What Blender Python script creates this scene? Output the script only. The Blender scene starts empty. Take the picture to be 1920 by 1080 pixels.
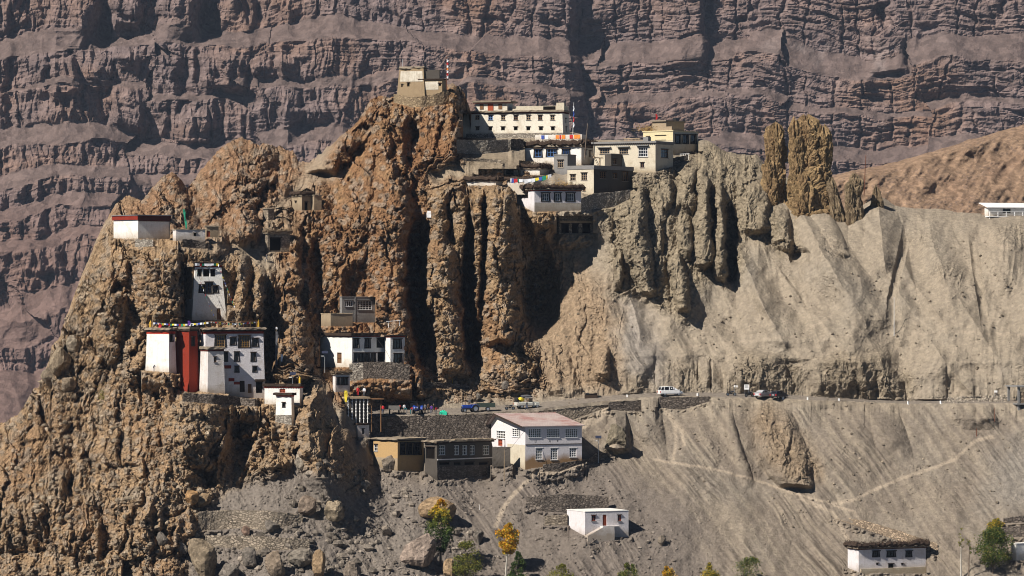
import bpy, math, random
import numpy as np
from mathutils import Vector, Matrix

# ------------------------------------------------------------------ camera, sky, sun, exposure
S = bpy.context.scene
COL = S.collection
cam_data = bpy.data.cameras.new("camera")
cam_data.sensor_width = 36.0
cam_data.lens = 18.0 * 7000.0 / 960.0
cam_data.clip_start = 1.0
cam_data.clip_end = 20000.0
cam = bpy.data.objects.new("camera", cam_data)
cam.location = (0, 0, 0)
cam.rotation_euler = (math.radians(90), 0, 0)
COL.objects.link(cam)
S.camera = cam

SUN_AZ = math.radians(180 + 51.5)      # clockwise from +Y (view direction)
SUN_EL = math.radians(43)
world = bpy.data.worlds.new("World")
S.world = world
world.use_nodes = True
wn = world.node_tree
bg = wn.nodes["Background"]
sky = wn.nodes.new("ShaderNodeTexSky")
sky.sky_type = 'NISHITA'
sky.sun_disc = False
sky.sun_elevation = SUN_EL
sky.sun_rotation = SUN_AZ
sky.altitude = 3800
sky.air_density = 0.55
sky.dust_density = 0.0
wn.links.new(sky.outputs[0], bg.inputs[0])
bg.inputs[1].default_value = 0.05
SUNV = Vector((math.sin(SUN_AZ) * math.cos(SUN_EL), math.cos(SUN_AZ) * math.cos(SUN_EL), math.sin(SUN_EL)))
sun_data = bpy.data.lights.new("sun", 'SUN')
sun_data.energy = 5.0
sun_data.angle = math.radians(0.53)
sun_data.color = (1.0, 0.945, 0.86)
sun = bpy.data.objects.new("sun", sun_data)
sun.rotation_euler = SUNV.to_track_quat('Z', 'Y').to_euler()
sun.location = (-200, -100, 300)
COL.objects.link(sun)
S.view_settings.view_transform = 'Standard'
S.view_settings.look = 'None'
S.view_settings.exposure = 0.50
S.view_settings.gamma = 1.0
S.view_settings.use_curve_mapping = False
S.cycles.max_bounces = 4
S.cycles.diffuse_bounces = 1
S.cycles.volume_bounces = 0
S.cycles.transparent_max_bounces = 8
S.cycles.use_denoising = True
S.cycles.filter_width = 1.0

rng = np.random.RandomState(7)
random.seed(7)

# ------------------------------------------------------------------ numpy noise
_G = {}
def _table(seed):
    if seed not in _G:
        r = np.random.RandomState(seed * 131 + 17)
        a = r.rand(256, 256) * 2 * np.pi
        _G[seed] = (np.cos(a).astype(np.float32), np.sin(a).astype(np.float32))
    return _G[seed]

def perlin(x, y, seed=0):
    gx, gy = _table(seed)
    xi = np.floor(x).astype(np.int32); yi = np.floor(y).astype(np.int32)
    fx = (x - xi).astype(np.float32); fy = (y - yi).astype(np.float32)
    u = fx * fx * fx * (fx * (fx * 6 - 15) + 10)
    v = fy * fy * fy * (fy * (fy * 6 - 15) + 10)
    x0 = xi & 255; x1 = (xi + 1) & 255; y0 = yi & 255; y1 = (yi + 1) & 255
    n00 = gx[x0, y0] * fx + gy[x0, y0] * fy
    n10 = gx[x1, y0] * (fx - 1) + gy[x1, y0] * fy
    n01 = gx[x0, y1] * fx + gy[x0, y1] * (fy - 1)
    n11 = gx[x1, y1] * (fx - 1) + gy[x1, y1] * (fy - 1)
    a = n00 + u * (n10 - n00)
    b = n01 + u * (n11 - n01)
    return (a + v * (b - a)) * 1.45

def fbm(x, y, seed=0, octv=4, gain=0.5, lac=2.03):
    s = 0; a = 1.0; t = 0
    for i in range(octv):
        s = s + a * perlin(x, y, seed + i); t += a
        x = x * lac + 3.7; y = y * lac + 9.1; a *= gain
    return s / t

def ridged(x, y, seed=0, octv=4, gain=0.55, lac=2.05):
    s = 0; a = 1.0; t = 0
    for i in range(octv):
        n = 1 - np.abs(perlin(x, y, seed + i)) * 1.6
        s = s + a * n; t += a
        x = x * lac + 5.3; y = y * lac + 1.9; a *= gain
    return s / t

def worley(x, y, seed=0):
    """distance to the nearest and second feature point, cell value"""
    r = np.random.RandomState(seed * 77 + 5)
    tx = r.rand(128, 128).astype(np.float32); ty = r.rand(128, 128).astype(np.float32); tv = r.rand(128, 128).astype(np.float32)
    xi = np.floor(x).astype(np.int32); yi = np.floor(y).astype(np.int32)
    d1 = np.full(x.shape, 9, np.float32); d2 = d1.copy(); val = np.zeros(x.shape, np.float32)
    for i in (-1, 0, 1):
        for j in (-1, 0, 1):
            a = (xi + i) & 127; b = (yi + j) & 127
            dx = xi + i + tx[a, b] - x; dy = yi + j + ty[a, b] - y
            d = np.sqrt(dx * dx + dy * dy)
            m = d < d1
            d2 = np.where(m, d1, np.minimum(d2, d))
            val = np.where(m, tv[a, b], val)
            d1 = np.where(m, d, d1)
    return d1, d2, val

def sstep(a, b, x):
    t = np.clip((x - a) / (b - a), 0, 1)
    return t * t * (3 - 2 * t)

# ------------------------------------------------------------------ projection helpers: photo pixel + distance -> metres
F = 7000.0
def at(px, py, Y):
    return ((px - 960.0) * Y / F, Y, (540.0 - py) * Y / F)

# ------------------------------------------------------------------ material helpers
MAT = {}
def new_mat(name):
    m = bpy.data.materials.new(name); m.use_nodes = True
    MAT[name] = m
    nt = m.node_tree
    b = nt.nodes["Principled BSDF"]
    b.inputs["Roughness"].default_value = 0.9
    b.inputs["Specular IOR Level"].default_value = 0.15
    return m, nt, b

def nnode(nt, typ, **kw):
    n = nt.nodes.new(typ)
    for k, v in kw.items():
        if k in n.inputs: n.inputs[k].default_value = v
        else: setattr(n, k, v)
    return n

def mixc(nt, fac, a, b, blend='MIX'):
    n = nt.nodes.new("ShaderNodeMix"); n.data_type = 'RGBA'; n.blend_type = blend
    for sock, v in ((n.inputs[0], fac), (n.inputs[6], a), (n.inputs[7], b)):
        if isinstance(v, (int, float)): sock.default_value = v
        elif isinstance(v, tuple): sock.default_value = (*v[:3], 1)
        else: nt.links.new(v, sock)
    return n.outputs[2]

def ramp(nt, src, p0, p1, c0=(0, 0, 0), c1=(1, 1, 1)):
    r = nt.nodes.new("ShaderNodeValToRGB")
    r.color_ramp.elements[0].position = p0; r.color_ramp.elements[1].position = p1
    r.color_ramp.elements[0].color = (*c0, 1); r.color_ramp.elements[1].color = (*c1, 1)
    nt.links.new(src, r.inputs[0])
    return r.outputs[0]

def obj_coords(nt, scale=(1, 1, 1)):
    t = nt.nodes.new("ShaderNodeNewGeometry")
    mp = nt.nodes.new("ShaderNodeMapping"); mp.inputs["Scale"].default_value = scale
    nt.links.new(t.outputs["Position"], mp.inputs[0])
    return mp.outputs[0]

def noise_tex(nt, co, scale, detail=5, rough=0.6):
    n = nt.nodes.new("ShaderNodeTexNoise")
    n.inputs["Scale"].default_value = scale; n.inputs["Detail"].default_value = detail; n.inputs["Roughness"].default_value = rough
    nt.links.new(co, n.inputs["Vector"])
    return n.outputs["Fac"]

def bump(nt, b, h, strength, dist):
    n = nt.nodes.new("ShaderNodeBump")
    n.inputs["Strength"].default_value = strength; n.inputs["Distance"].default_value = dist
    nt.links.new(h, n.inputs["Height"]); nt.links.new(n.outputs[0], b.inputs["Normal"])

def plain(name, col, rough=0.85, spec=0.15, var=0.25, scale=1.5, metal=0.0, bmp=0.0):
    """painted or solid surface with slight unevenness"""
    m, nt, b = new_mat(name)
    b.inputs["Roughness"].default_value = rough; b.inputs["Specular IOR Level"].default_value = spec; b.inputs["Metallic"].default_value = metal
    co = obj_coords(nt)
    n = noise_tex(nt, co, scale, 6, 0.65)
    c = mixc(nt, ramp(nt, n, 0.3, 0.7), tuple(x * (1 - var) for x in col), tuple(min(1, x * (1 + var * 0.5)) for x in col))
    nt.links.new(c, b.inputs["Base Color"])
    if bmp: bump(nt, b, n, 0.6, bmp)
    return m

def plaster(name, col, dirt, amount=0.5, streak=0.5):
    """lime-washed mud wall: patchy wash, vertical rain streaks, lumpy relief"""
    m, nt, b = new_mat(name)
    co = obj_coords(nt)
    cs = obj_coords(nt, (2.2, 2.2, 0.18))
    n1 = noise_tex(nt, co, 0.55, 6, 0.7)
    n2 = noise_tex(nt, cs, 1.3, 5, 0.65)
    n3 = noise_tex(nt, co, 5.0, 4, 0.6)
    f = ramp(nt, n1, 0.62 - 0.22 * amount, 0.80 - 0.05 * amount)
    c = mixc(nt, f, col, dirt)
    f2 = ramp(nt, n2, 0.60 - 0.15 * streak, 0.85)
    mm = nt.nodes.new("ShaderNodeMath"); mm.operation = 'MULTIPLY'; mm.inputs[1].default_value = streak
    nt.links.new(f2, mm.inputs[0])
    c = mixc(nt, mm.outputs[0], c, tuple(x * 0.6 for x in dirt))
    c = mixc(nt, ramp(nt, n3, 0.35, 0.8), c, tuple(x * 0.82 for x in col))
    # mud splashed up from the ground along the foot of the wall
    tc = nt.nodes.new("ShaderNodeTexCoord"); sx = nt.nodes.new("ShaderNodeSeparateXYZ"); nt.links.new(tc.outputs["Object"], sx.inputs[0])
    ma = nt.nodes.new("ShaderNodeMath"); ma.operation = 'MULTIPLY_ADD'; ma.inputs[1].default_value = -2.6; nt.links.new(n1, ma.inputs[0]); nt.links.new(sx.outputs[2], ma.inputs[2])
    mr = nt.nodes.new("ShaderNodeMapRange"); mr.inputs[1].default_value = -1.3; mr.inputs[2].default_value = .25; mr.inputs[3].default_value = .75; mr.inputs[4].default_value = 0.0; nt.links.new(ma.outputs[0], mr.inputs[0])
    c = mixc(nt, mr.outputs[0], c, tuple(x * .8 for x in dirt))
    nt.links.new(c, b.inputs["Base Color"])
    bump(nt, b, n3, 0.6, 0.14)
    return m

def masonry(name, col, mortar, scale=2.2, var=0.35, sq=(1, 1, 1.7)):
    """rubble stone wall seen from far: stones of about scale per metre"""
    m, nt, b = new_mat(name)
    co = obj_coords(nt, sq)
    v = nt.nodes.new("ShaderNodeTexVoronoi"); v.feature = 'F1'; v.inputs["Scale"].default_value = scale
    nt.links.new(co, v.inputs["Vector"])
    v2 = nt.nodes.new("ShaderNodeTexVoronoi"); v2.feature = 'DISTANCE_TO_EDGE'; v2.inputs["Scale"].default_value = scale
    nt.links.new(co, v2.inputs["Vector"])
    sep = nt.nodes.new("ShaderNodeSeparateColor"); nt.links.new(v.outputs["Color"], sep.inputs[0])
    c = mixc(nt, sep.outputs[0], tuple(x * (1 - var) for x in col), tuple(min(1, x * (1 + var)) for x in col))
    e = ramp(nt, v2.outputs["Distance"], 0.01, 0.14)
    c = mixc(nt, e, mortar, c)
    n = noise_tex(nt, obj_coords(nt), 0.5, 5, 0.6)
    c = mixc(nt, ramp(nt, n, 0.4, 0.8), c, tuple(x * 0.8 for x in col))
    nt.links.new(c, b.inputs["Base Color"])
    bump(nt, b, e, 0.8, 0.10)
    return m

# ------------------------------------------------------------------ mesh helper
class MB:
    def __init__(s): s.v = []; s.f = []; s.m = []; s.cur = 0
    def quad(s, a, b, c, d):
        n = len(s.v); s.v += [a, b, c, d]; s.f.append((n, n + 1, n + 2, n + 3)); s.m.append(s.cur)
    def poly(s, pts):
        n = len(s.v); s.v += list(pts); s.f.append(tuple(range(n, n + len(pts)))); s.m.append(s.cur)
    def hexa(s, p):
        n = len(s.v); s.v += list(p)
        for q in ((0, 3, 2, 1), (4, 5, 6, 7), (0, 1, 5, 4), (1, 2, 6, 5), (2, 3, 7, 6), (3, 0, 4, 7)):
            s.f.append(tuple(n + i for i in q)); s.m.append(s.cur)
    def box(s, x0, y0, z0, x1, y1, z1):
        s.hexa([(x0, y0, z0), (x1, y0, z0), (x1, y1, z0), (x0, y1, z0), (x0, y0, z1), (x1, y0, z1), (x1, y1, z1), (x0, y1, z1)])
    def tube(s, pts, r, n=6, r2=None):
        """tube along points; r may be a list of radii"""
        pts = [Vector(p) for p in pts]
        rs = r if isinstance(r, (list, tuple)) else [r + ((r2 if r2 is not None else r) - r) * i / max(1, len(pts) - 1) for i in range(len(pts))]
        base = len(s.v)
        for i, p in enumerate(pts):
            t = (pts[min(i + 1, len(pts) - 1)] - pts[max(i - 1, 0)])
            t = t.normalized() if t.length > 1e-9 else Vector((0, 0, 1))
            a = t.cross(Vector((0.3, 1, 0.1)) if abs(t.z) > .8 else Vector((0, 0, 1))).normalized(); b = t.cross(a)
            for k in range(n):
                an = 2 * math.pi * k / n
                s.v.append(tuple(p + (a * math.cos(an) + b * math.sin(an)) * rs[i]))
        for i in range(len(pts) - 1):
            for k in range(n):
                k2 = (k + 1) % n
                s.f.append((base + i * n + k, base + i * n + k2, base + (i + 1) * n + k2, base + (i + 1) * n + k)); s.m.append(s.cur)
        s.f.append(tuple(base + k for k in range(n))[::-1]); s.m.append(s.cur)
        s.f.append(tuple(base + (len(pts) - 1) * n + k for k in range(n))); s.m.append(s.cur)
    def lathe(s, prof, c=(0, 0, 0), n=10):
        base = len(s.v)
        for (r, z) in prof:
            for k in range(n):
                an = 2 * math.pi * k / n
                s.v.append((c[0] + r * math.cos(an), c[1] + r * math.sin(an), c[2] + z))
        for i in range(len(prof) - 1):
            for k in range(n):
                k2 = (k + 1) % n
                s.f.append((base + i * n + k, base + i * n + k2, base + (i + 1) * n + k2, base + (i + 1) * n + k)); s.m.append(s.cur)
        s.f.append(tuple(base + k for k in range(n))[::-1]); s.m.append(s.cur)
        s.f.append(tuple(base + (len(prof) - 1) * n + k for k in range(n))); s.m.append(s.cur)
    def build(s, name, mats, parent=None, smooth=False):
        me = bpy.data.meshes.new(name)
        me.from_pydata([tuple(v) for v in s.v], [], s.f)
        if not isinstance(mats, (list, tuple)): mats = [mats]
        for m in mats: me.materials.append(MAT[m] if isinstance(m, str) else m)
        if len(mats) > 1: me.polygons.foreach_set("material_index", s.m)
        if smooth: me.polygons.foreach_set("use_smooth", [True] * len(me.polygons))
        me.update()
        o = bpy.data.objects.new(name, me); COL.objects.link(o)
        if parent: o.parent = parent
        return o

def tag(o, label=None, cat=None, group=None, kind=None):
    if label: o["label"] = label
    if cat: o["category"] = cat
    if group: o["group"] = group
    if kind or cat: o["kind"] = kind or "thing"
    return o

def thing(name, label, cat, loc=(0, 0, 0), rz=0.0, group=None):
    o = bpy.data.objects.new(name, None); COL.objects.link(o)
    o.location = loc; o.rotation_euler = (0, 0, rz); o.empty_display_size = 0.5
    return tag(o, label, cat, group)

def copy_tree(o, parent=None):
    c = o.copy(); COL.objects.link(c)
    if parent is not None: c.parent = parent
    for ch in o.children: copy_tree(ch, c)
    return c

def grid_mesh(name, P, mat, colors=None, smooth=True, mask=None):
    """P: rows x cols x 3 array"""
    R, C = P.shape[:2]
    idx = np.arange(R * C, dtype=np.int32).reshape(R, C)
    q = np.stack([idx[:-1, :-1], idx[:-1, 1:], idx[1:, 1:], idx[1:, :-1]], -1).reshape(-1, 4)
    me = bpy.data.meshes.new(name)
    me.vertices.add(R * C); me.vertices.foreach_set("co", P.astype(np.float32).ravel())
    n = len(q)
    me.loops.add(n * 4); me.loops.foreach_set("vertex_index", q.ravel())
    me.polygons.add(n)
    me.polygons.foreach_set("loop_start", np.arange(0, n * 4, 4, dtype=np.int32))
    me.polygons.foreach_set("loop_total", np.full(n, 4, np.int32))
    me.polygons.foreach_set("use_smooth", np.full(n, smooth))
    me.update(calc_edges=True)
    if colors is not None:
        a = me.color_attributes.new("earth", 'FLOAT_COLOR', 'POINT')
        c4 = np.ones((R * C, 4), np.float32); c4[:, :colors.shape[-1]] = colors.reshape(R * C, -1)
        a.data.foreach_set("color", c4.ravel())
    me.materials.append(MAT[mat] if isinstance(mat, str) else mat)
    o = bpy.data.objects.new(name, me); COL.objects.link(o)
    return o
# ------------------------------------------------------------------ the hillside: one relief of rock, scree and road shelf
NC, NR = 1180, 660
PX0, PX1, PYB = -90.0, 2010.0, 1104.0
SKY = np.array([(-90, 850), (-40, 812), (0, 792), (33, 778), (45, 762), (63, 730), (73, 722), (80, 700), (93, 672), (96, 648), (113, 627), (123, 597), (133, 570), (147, 530),
    (163, 490), (180, 447), (197, 417), (215, 388), (232, 372), (245, 366), (265, 374), (285, 352), (302, 332), (320, 322), (336, 334), (352, 350), (370, 325), (400, 290), (425, 268), (440, 262), (457, 257),
    (475, 266), (495, 270), (530, 276), (550, 282), (560, 300), (582, 303), (600, 290), (625, 265), (648, 246), (665, 230), (682, 208), (695, 189), (706, 184), (720, 183), (745, 178), (770, 172),
    (800, 172), (826, 168), (838, 160), (850, 158), (862, 164), (872, 176), (880, 198), (890, 236), (1000, 238), (1085, 250), (1110, 262), (1200, 262), (1290, 262), (1315, 260), (1330, 264), (1345, 274), (1365, 284),
    (1395, 288), (1420, 290), (1440, 318), (1474, 332), (1500, 335), (1530, 330), (1556, 336), (1566, 350), (1574, 366), (1582, 390), (1590, 412), (1606, 398), (1620, 384), (1632, 371), (1643, 366),
    (1655, 370), (1666, 377), (1678, 386), (1707, 390), (1762, 392), (1780, 394), (1795, 398), (1838, 400), (1848, 405), (1925, 405), (2010, 402)], float)
CP = [ # base distance, metres, at photo positions
 (-90,860,712),(0,800,706),(90,690,705),(140,560,712),(190,440,716),(245,375,724),(320,330,738),(350,360,734),(450,265,752),(555,290,748),(600,300,746),(690,195,752),(800,180,755),(870,190,758),
 (980,250,764),(1100,262,766),(1200,270,764),(1310,268,758),(1420,290,758),(1500,345,752),(1580,380,750),(1640,370,752),(1760,395,750),(1900,408,742),(2010,405,738),
 (0,1080,655),(-90,1090,655),(0,950,668),(100,850,682),(200,700,690),(200,560,698),(250,450,704),(300,460,700),(300,560,692),(400,500,697),(400,600,688),(300,720,677),(400,742,675),(480,745,677),(540,755,674),
 (250,850,668),(380,850,664),(300,1000,650),(450,950,655),(560,900,658),(600,1000,648),(300,1090,640),(600,1090,637),(700,1060,643),(800,1000,655),
 (470,850,668),(500,800,676),(480,640,694),(560,470,716),(560,400,726),(480,400,724),(500,320,740),(560,560,704),(560,700,688),(600,700,692),(650,690,698),(720,690,700),(690,605,707),(660,540,716),(650,420,722),(700,330,730),(740,250,742),
 (780,560,718),(850,690,707),(850,400,722),(850,340,728),(960,640,709),(960,400,722),(920,330,728),(900,290,742),(940,262,752),(1060,395,722),(1060,440,727),(1010,560,724),(1080,560,719),(1060,640,712),(1060,700,705),(950,720,703),(830,720,700),
 (740,745,692),(700,790,684),(760,790,684),(700,880,676),(800,890,674),(900,890,676),(985,878,677),(1090,850,683),(1120,870,681),(900,960,668),(960,1080,648),(850,1080,645),
 (1150,745,699),(1150,640,707),(1180,500,722),(1120,380,730),(1200,320,745),(1250,700,702),(1280,600,714),(1300,500,726),(1330,420,736),(1350,330,748),(1400,600,716),(1450,480,732),(1430,380,745),(1500,700,701),(1550,560,718),(1560,440,736),(1700,600,714),(1700,480,732),(1850,600,712),(1850,480,728),(1700,720,699),(1880,720,696),(2010,600,706),
 (1200,760,696),(1250,850,684),(1120,1000,660),(1250,1000,662),(1400,800,690),(1400,950,670),(1400,1080,652),(1550,850,683),(1600,1000,664),(1660,1078,652),(1750,850,682),(1750,950,669),(1850,830,684),(1900,900,674),(1900,1080,648),(2010,1090,646),(2010,760,690),(1040,950,668)]
CP = np.array(CP, float)
def tps_fit(pts, lam=0.02):
    X = pts[:, :2] / 500.0; n = len(X)
    d = np.sqrt(((X[:, None] - X[None]) ** 2).sum(-1)) + 1e-9
    K = d * d * np.log(d)
    A = np.zeros((n + 3, n + 3)); A[:n, :n] = K + lam * np.eye(n) * 0.1
    A[:n, n] = 1; A[:n, n + 1:] = X; A[n, :n] = 1; A[n + 1:, :n] = X.T
    b = np.zeros(n + 3); b[:n] = pts[:, 2]
    return X, np.linalg.solve(A, b)
def tps_eval(fit, px, py):
    X, w = fit; n = len(X)
    qx = px / 500.0; qy = py / 500.0
    out = w[n] + w[n + 1] * qx + w[n + 2] * qy
    for i in range(n):
        d2 = (qx - X[i, 0]) ** 2 + (qy - X[i, 1]) ** 2 + 1e-12
        out = out + w[i] * 0.5 * d2 * np.log(d2)
    return out

pxs = np.linspace(PX0, PX1, NC)
skyj = np.interp(pxs, SKY[:, 0], SKY[:, 1])
rockyskyl = np.interp(pxs, [-90, 60, 880, 900, 1320, 1330, 1420, 1640, 1700, 2010], [1, 1, 1, .1, .1, .7, .5, .5, .15, .05])
skyj = skyj + rockyskyl * (fbm(pxs / 26.0, pxs * 0 + 3.3, 40, 5, .62) * 13 + np.abs(perlin(pxs / 7.0, pxs * 0 + 9.3, 44)) * 3)
tt = np.linspace(0, 1, NR)[:, None]
PX = np.repeat(pxs[None, :], NR, 0)
PY = PYB + (skyj[None, :] - PYB) * tt
_cx = np.linspace(PX0, PX1, 150); _cy = np.linspace(120, 1110, 90)
_gx, _gy = np.meshgrid(_cx, _cy)
_base = tps_eval(tps_fit(CP), _gx, _gy)
def bil(grid, x0, x1, y0, y1, px, py):
    h, w = grid.shape
    fx = np.clip((px - x0) / (x1 - x0) * (w - 1), 0, w - 1.001); fy = np.clip((py - y0) / (y1 - y0) * (h - 1), 0, h - 1.001)
    ix = fx.astype(int); iy = fy.astype(int); fx = fx - ix; fy = fy - iy
    return (grid[iy, ix] * (1 - fx) + grid[iy, ix + 1] * fx) * (1 - fy) + (grid[iy + 1, ix] * (1 - fx) + grid[iy + 1, ix + 1] * fx) * fy
Yt = bil(_base, PX0, PX1, 120, 1110, PX, PY)

# region masks --------------------------------------------------------------
_mw, _mh = 525, 250
_mx, _my = np.meshgrid(np.linspace(PX0, PX1, _mw), np.linspace(120, 1110, _mh))
def blur(a, k):
    for ax in (0, 1):
        p = np.pad(a, [(k, k) if i == ax else (0, 0) for i in (0, 1)], mode='edge')
        c = np.cumsum(np.insert(p, 0, 0, axis=ax), axis=ax)
        n = 2 * k + 1
        a = (np.take(c, range(n, c.shape[ax]), ax) - np.take(c, range(0, c.shape[ax] - n), ax)) / n
    return a
WX = fbm(PX / 60, PY / 60, 60, 3) * 22 + perlin(PX / 17, PY / 17, 61) * 5
WY = fbm(PX / 60, PY / 60, 65, 3) * 22 + perlin(PX / 17, PY / 17, 66) * 5
def region(poly, k=3, jit=1.0):
    m = np.zeros(_mx.shape)
    n = len(poly)
    inside = np.zeros(_mx.shape, bool)
    for i in range(n):
        x1, y1 = poly[i]; x2, y2 = poly[(i + 1) % n]
        c = ((y1 > _my) != (y2 > _my))
        with np.errstate(divide='ignore', invalid='ignore'):
            xx = (x2 - x1) * (_my - y1) / (y2 - y1 + 1e-9) + x1
        inside ^= c & (_mx < xx)
    m = blur(inside.astype(float), k)
    return bil(m, PX0, PX1, 120, 1110, PX + WX * jit, PY + WY * jit)

R_outcrop = region([(-90,760),(60,700),(120,560),(200,400),(240,330),(330,300),(340,440),(430,470),(520,520),(600,600),(610,700),(600,760),(700,900),(690,930),(560,870),(470,900),(400,930),(370,1000),(330,1104),(-90,1104)])
R_orange = region([(520,400),(560,420),(590,330),(700,160),(880,150),(880,290),(810,310),(790,345),(1000,335),(1040,400),(1040,520),(985,650),(1020,720),(890,740),(800,745),(760,760),(640,760),(600,700),(500,700),(520,560)])
R_ridge = region([(200,400),(330,310),(450,240),(570,270),(600,330),(560,420),(470,460),(400,470),(330,440)])
R_bad = region([(1130,400),(1190,330),(1260,300),(1330,262),(1420,290),(1450,380),(1500,460),(1480,480),(1400,440),(1380,540),(1320,520),(1300,590),(1260,590),(1220,560),(1150,560)])
R_bank = np.clip(region([(1375,668),(1440,660),(1500,690),(1508,748),(1375,745)], 4) + region([(1530,690),(1570,664),(1660,664),(1712,720),(1714,755),(1528,750)], 4) + region([(1165,700),(1205,690),(1232,742),(1165,744)], 3) + .6 * region([(1245,680),(1300,685),(1335,742),(1240,742)], 3), 0, 1)
R_skirt = region([(1000,440),(1060,460),(1150,560),(1170,740),(1000,740),(890,740),(890,650),(1000,620)], 5)
R_butt = region([(1400,780),(1440,750),(1500,800),(1545,900),(1480,915),(1440,860)], 4)
R_rubble = region([(360,930),(470,880),(600,850),(720,900),(860,960),(880,1104),(330,1104)], 5)
R_scree = region([(640,880),(800,890),(1000,870),(1150,870),(1300,960),(1360,1104),(860,1104),(760,960)], 8)
R_hilltop = region([(880,262),(1000,300),(1000,345),(860,350),(790,345),(800,310)], 4)
R_blue = region([(1150,540),(1185,530),(1235,640),(1260,735),(1180,740),(1160,620)], 6)
R_grey2 = region([(1860,830),(2010,800),(2010,960),(1850,950)], 8)
R_patch = np.clip(region([(1545,428),(1600,490),(1606,503),(1540,470)]) + region([(1755,488),(1800,505),(1796,530),(1748,520)]) + region([(1690,428),(1748,446),(1740,462),(1700,446)]) + region([(1850,420),(1960,420),(1960,455),(1880,455)]), 0, 1)
R_lowleft = region([(-90,760),(60,740),(300,745),(330,900),(330,1104),(-90,1104)], 8)
R_debris = np.clip(region([(500,395),(545,345),(585,318),(604,322),(590,352),(560,398),(535,420),(512,470),(525,520),(500,500),(480,470)], 3) + region([(345,440),(430,452),(480,470),(470,490),(400,478),(350,462)], 3) + region([(560,300),(600,300),(640,330),(600,345)], 3), 0, 1)
rock = np.clip(np.maximum.reduce([R_outcrop, R_orange, R_ridge]), 0, 1) * (1 - .75 * R_debris)
semirock = np.clip(np.maximum.reduce([rock, R_bad * .75, R_skirt * .5, R_bank * .45, R_butt * .7, R_patch * .6, R_rubble * .18]), 0, 1)

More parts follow.
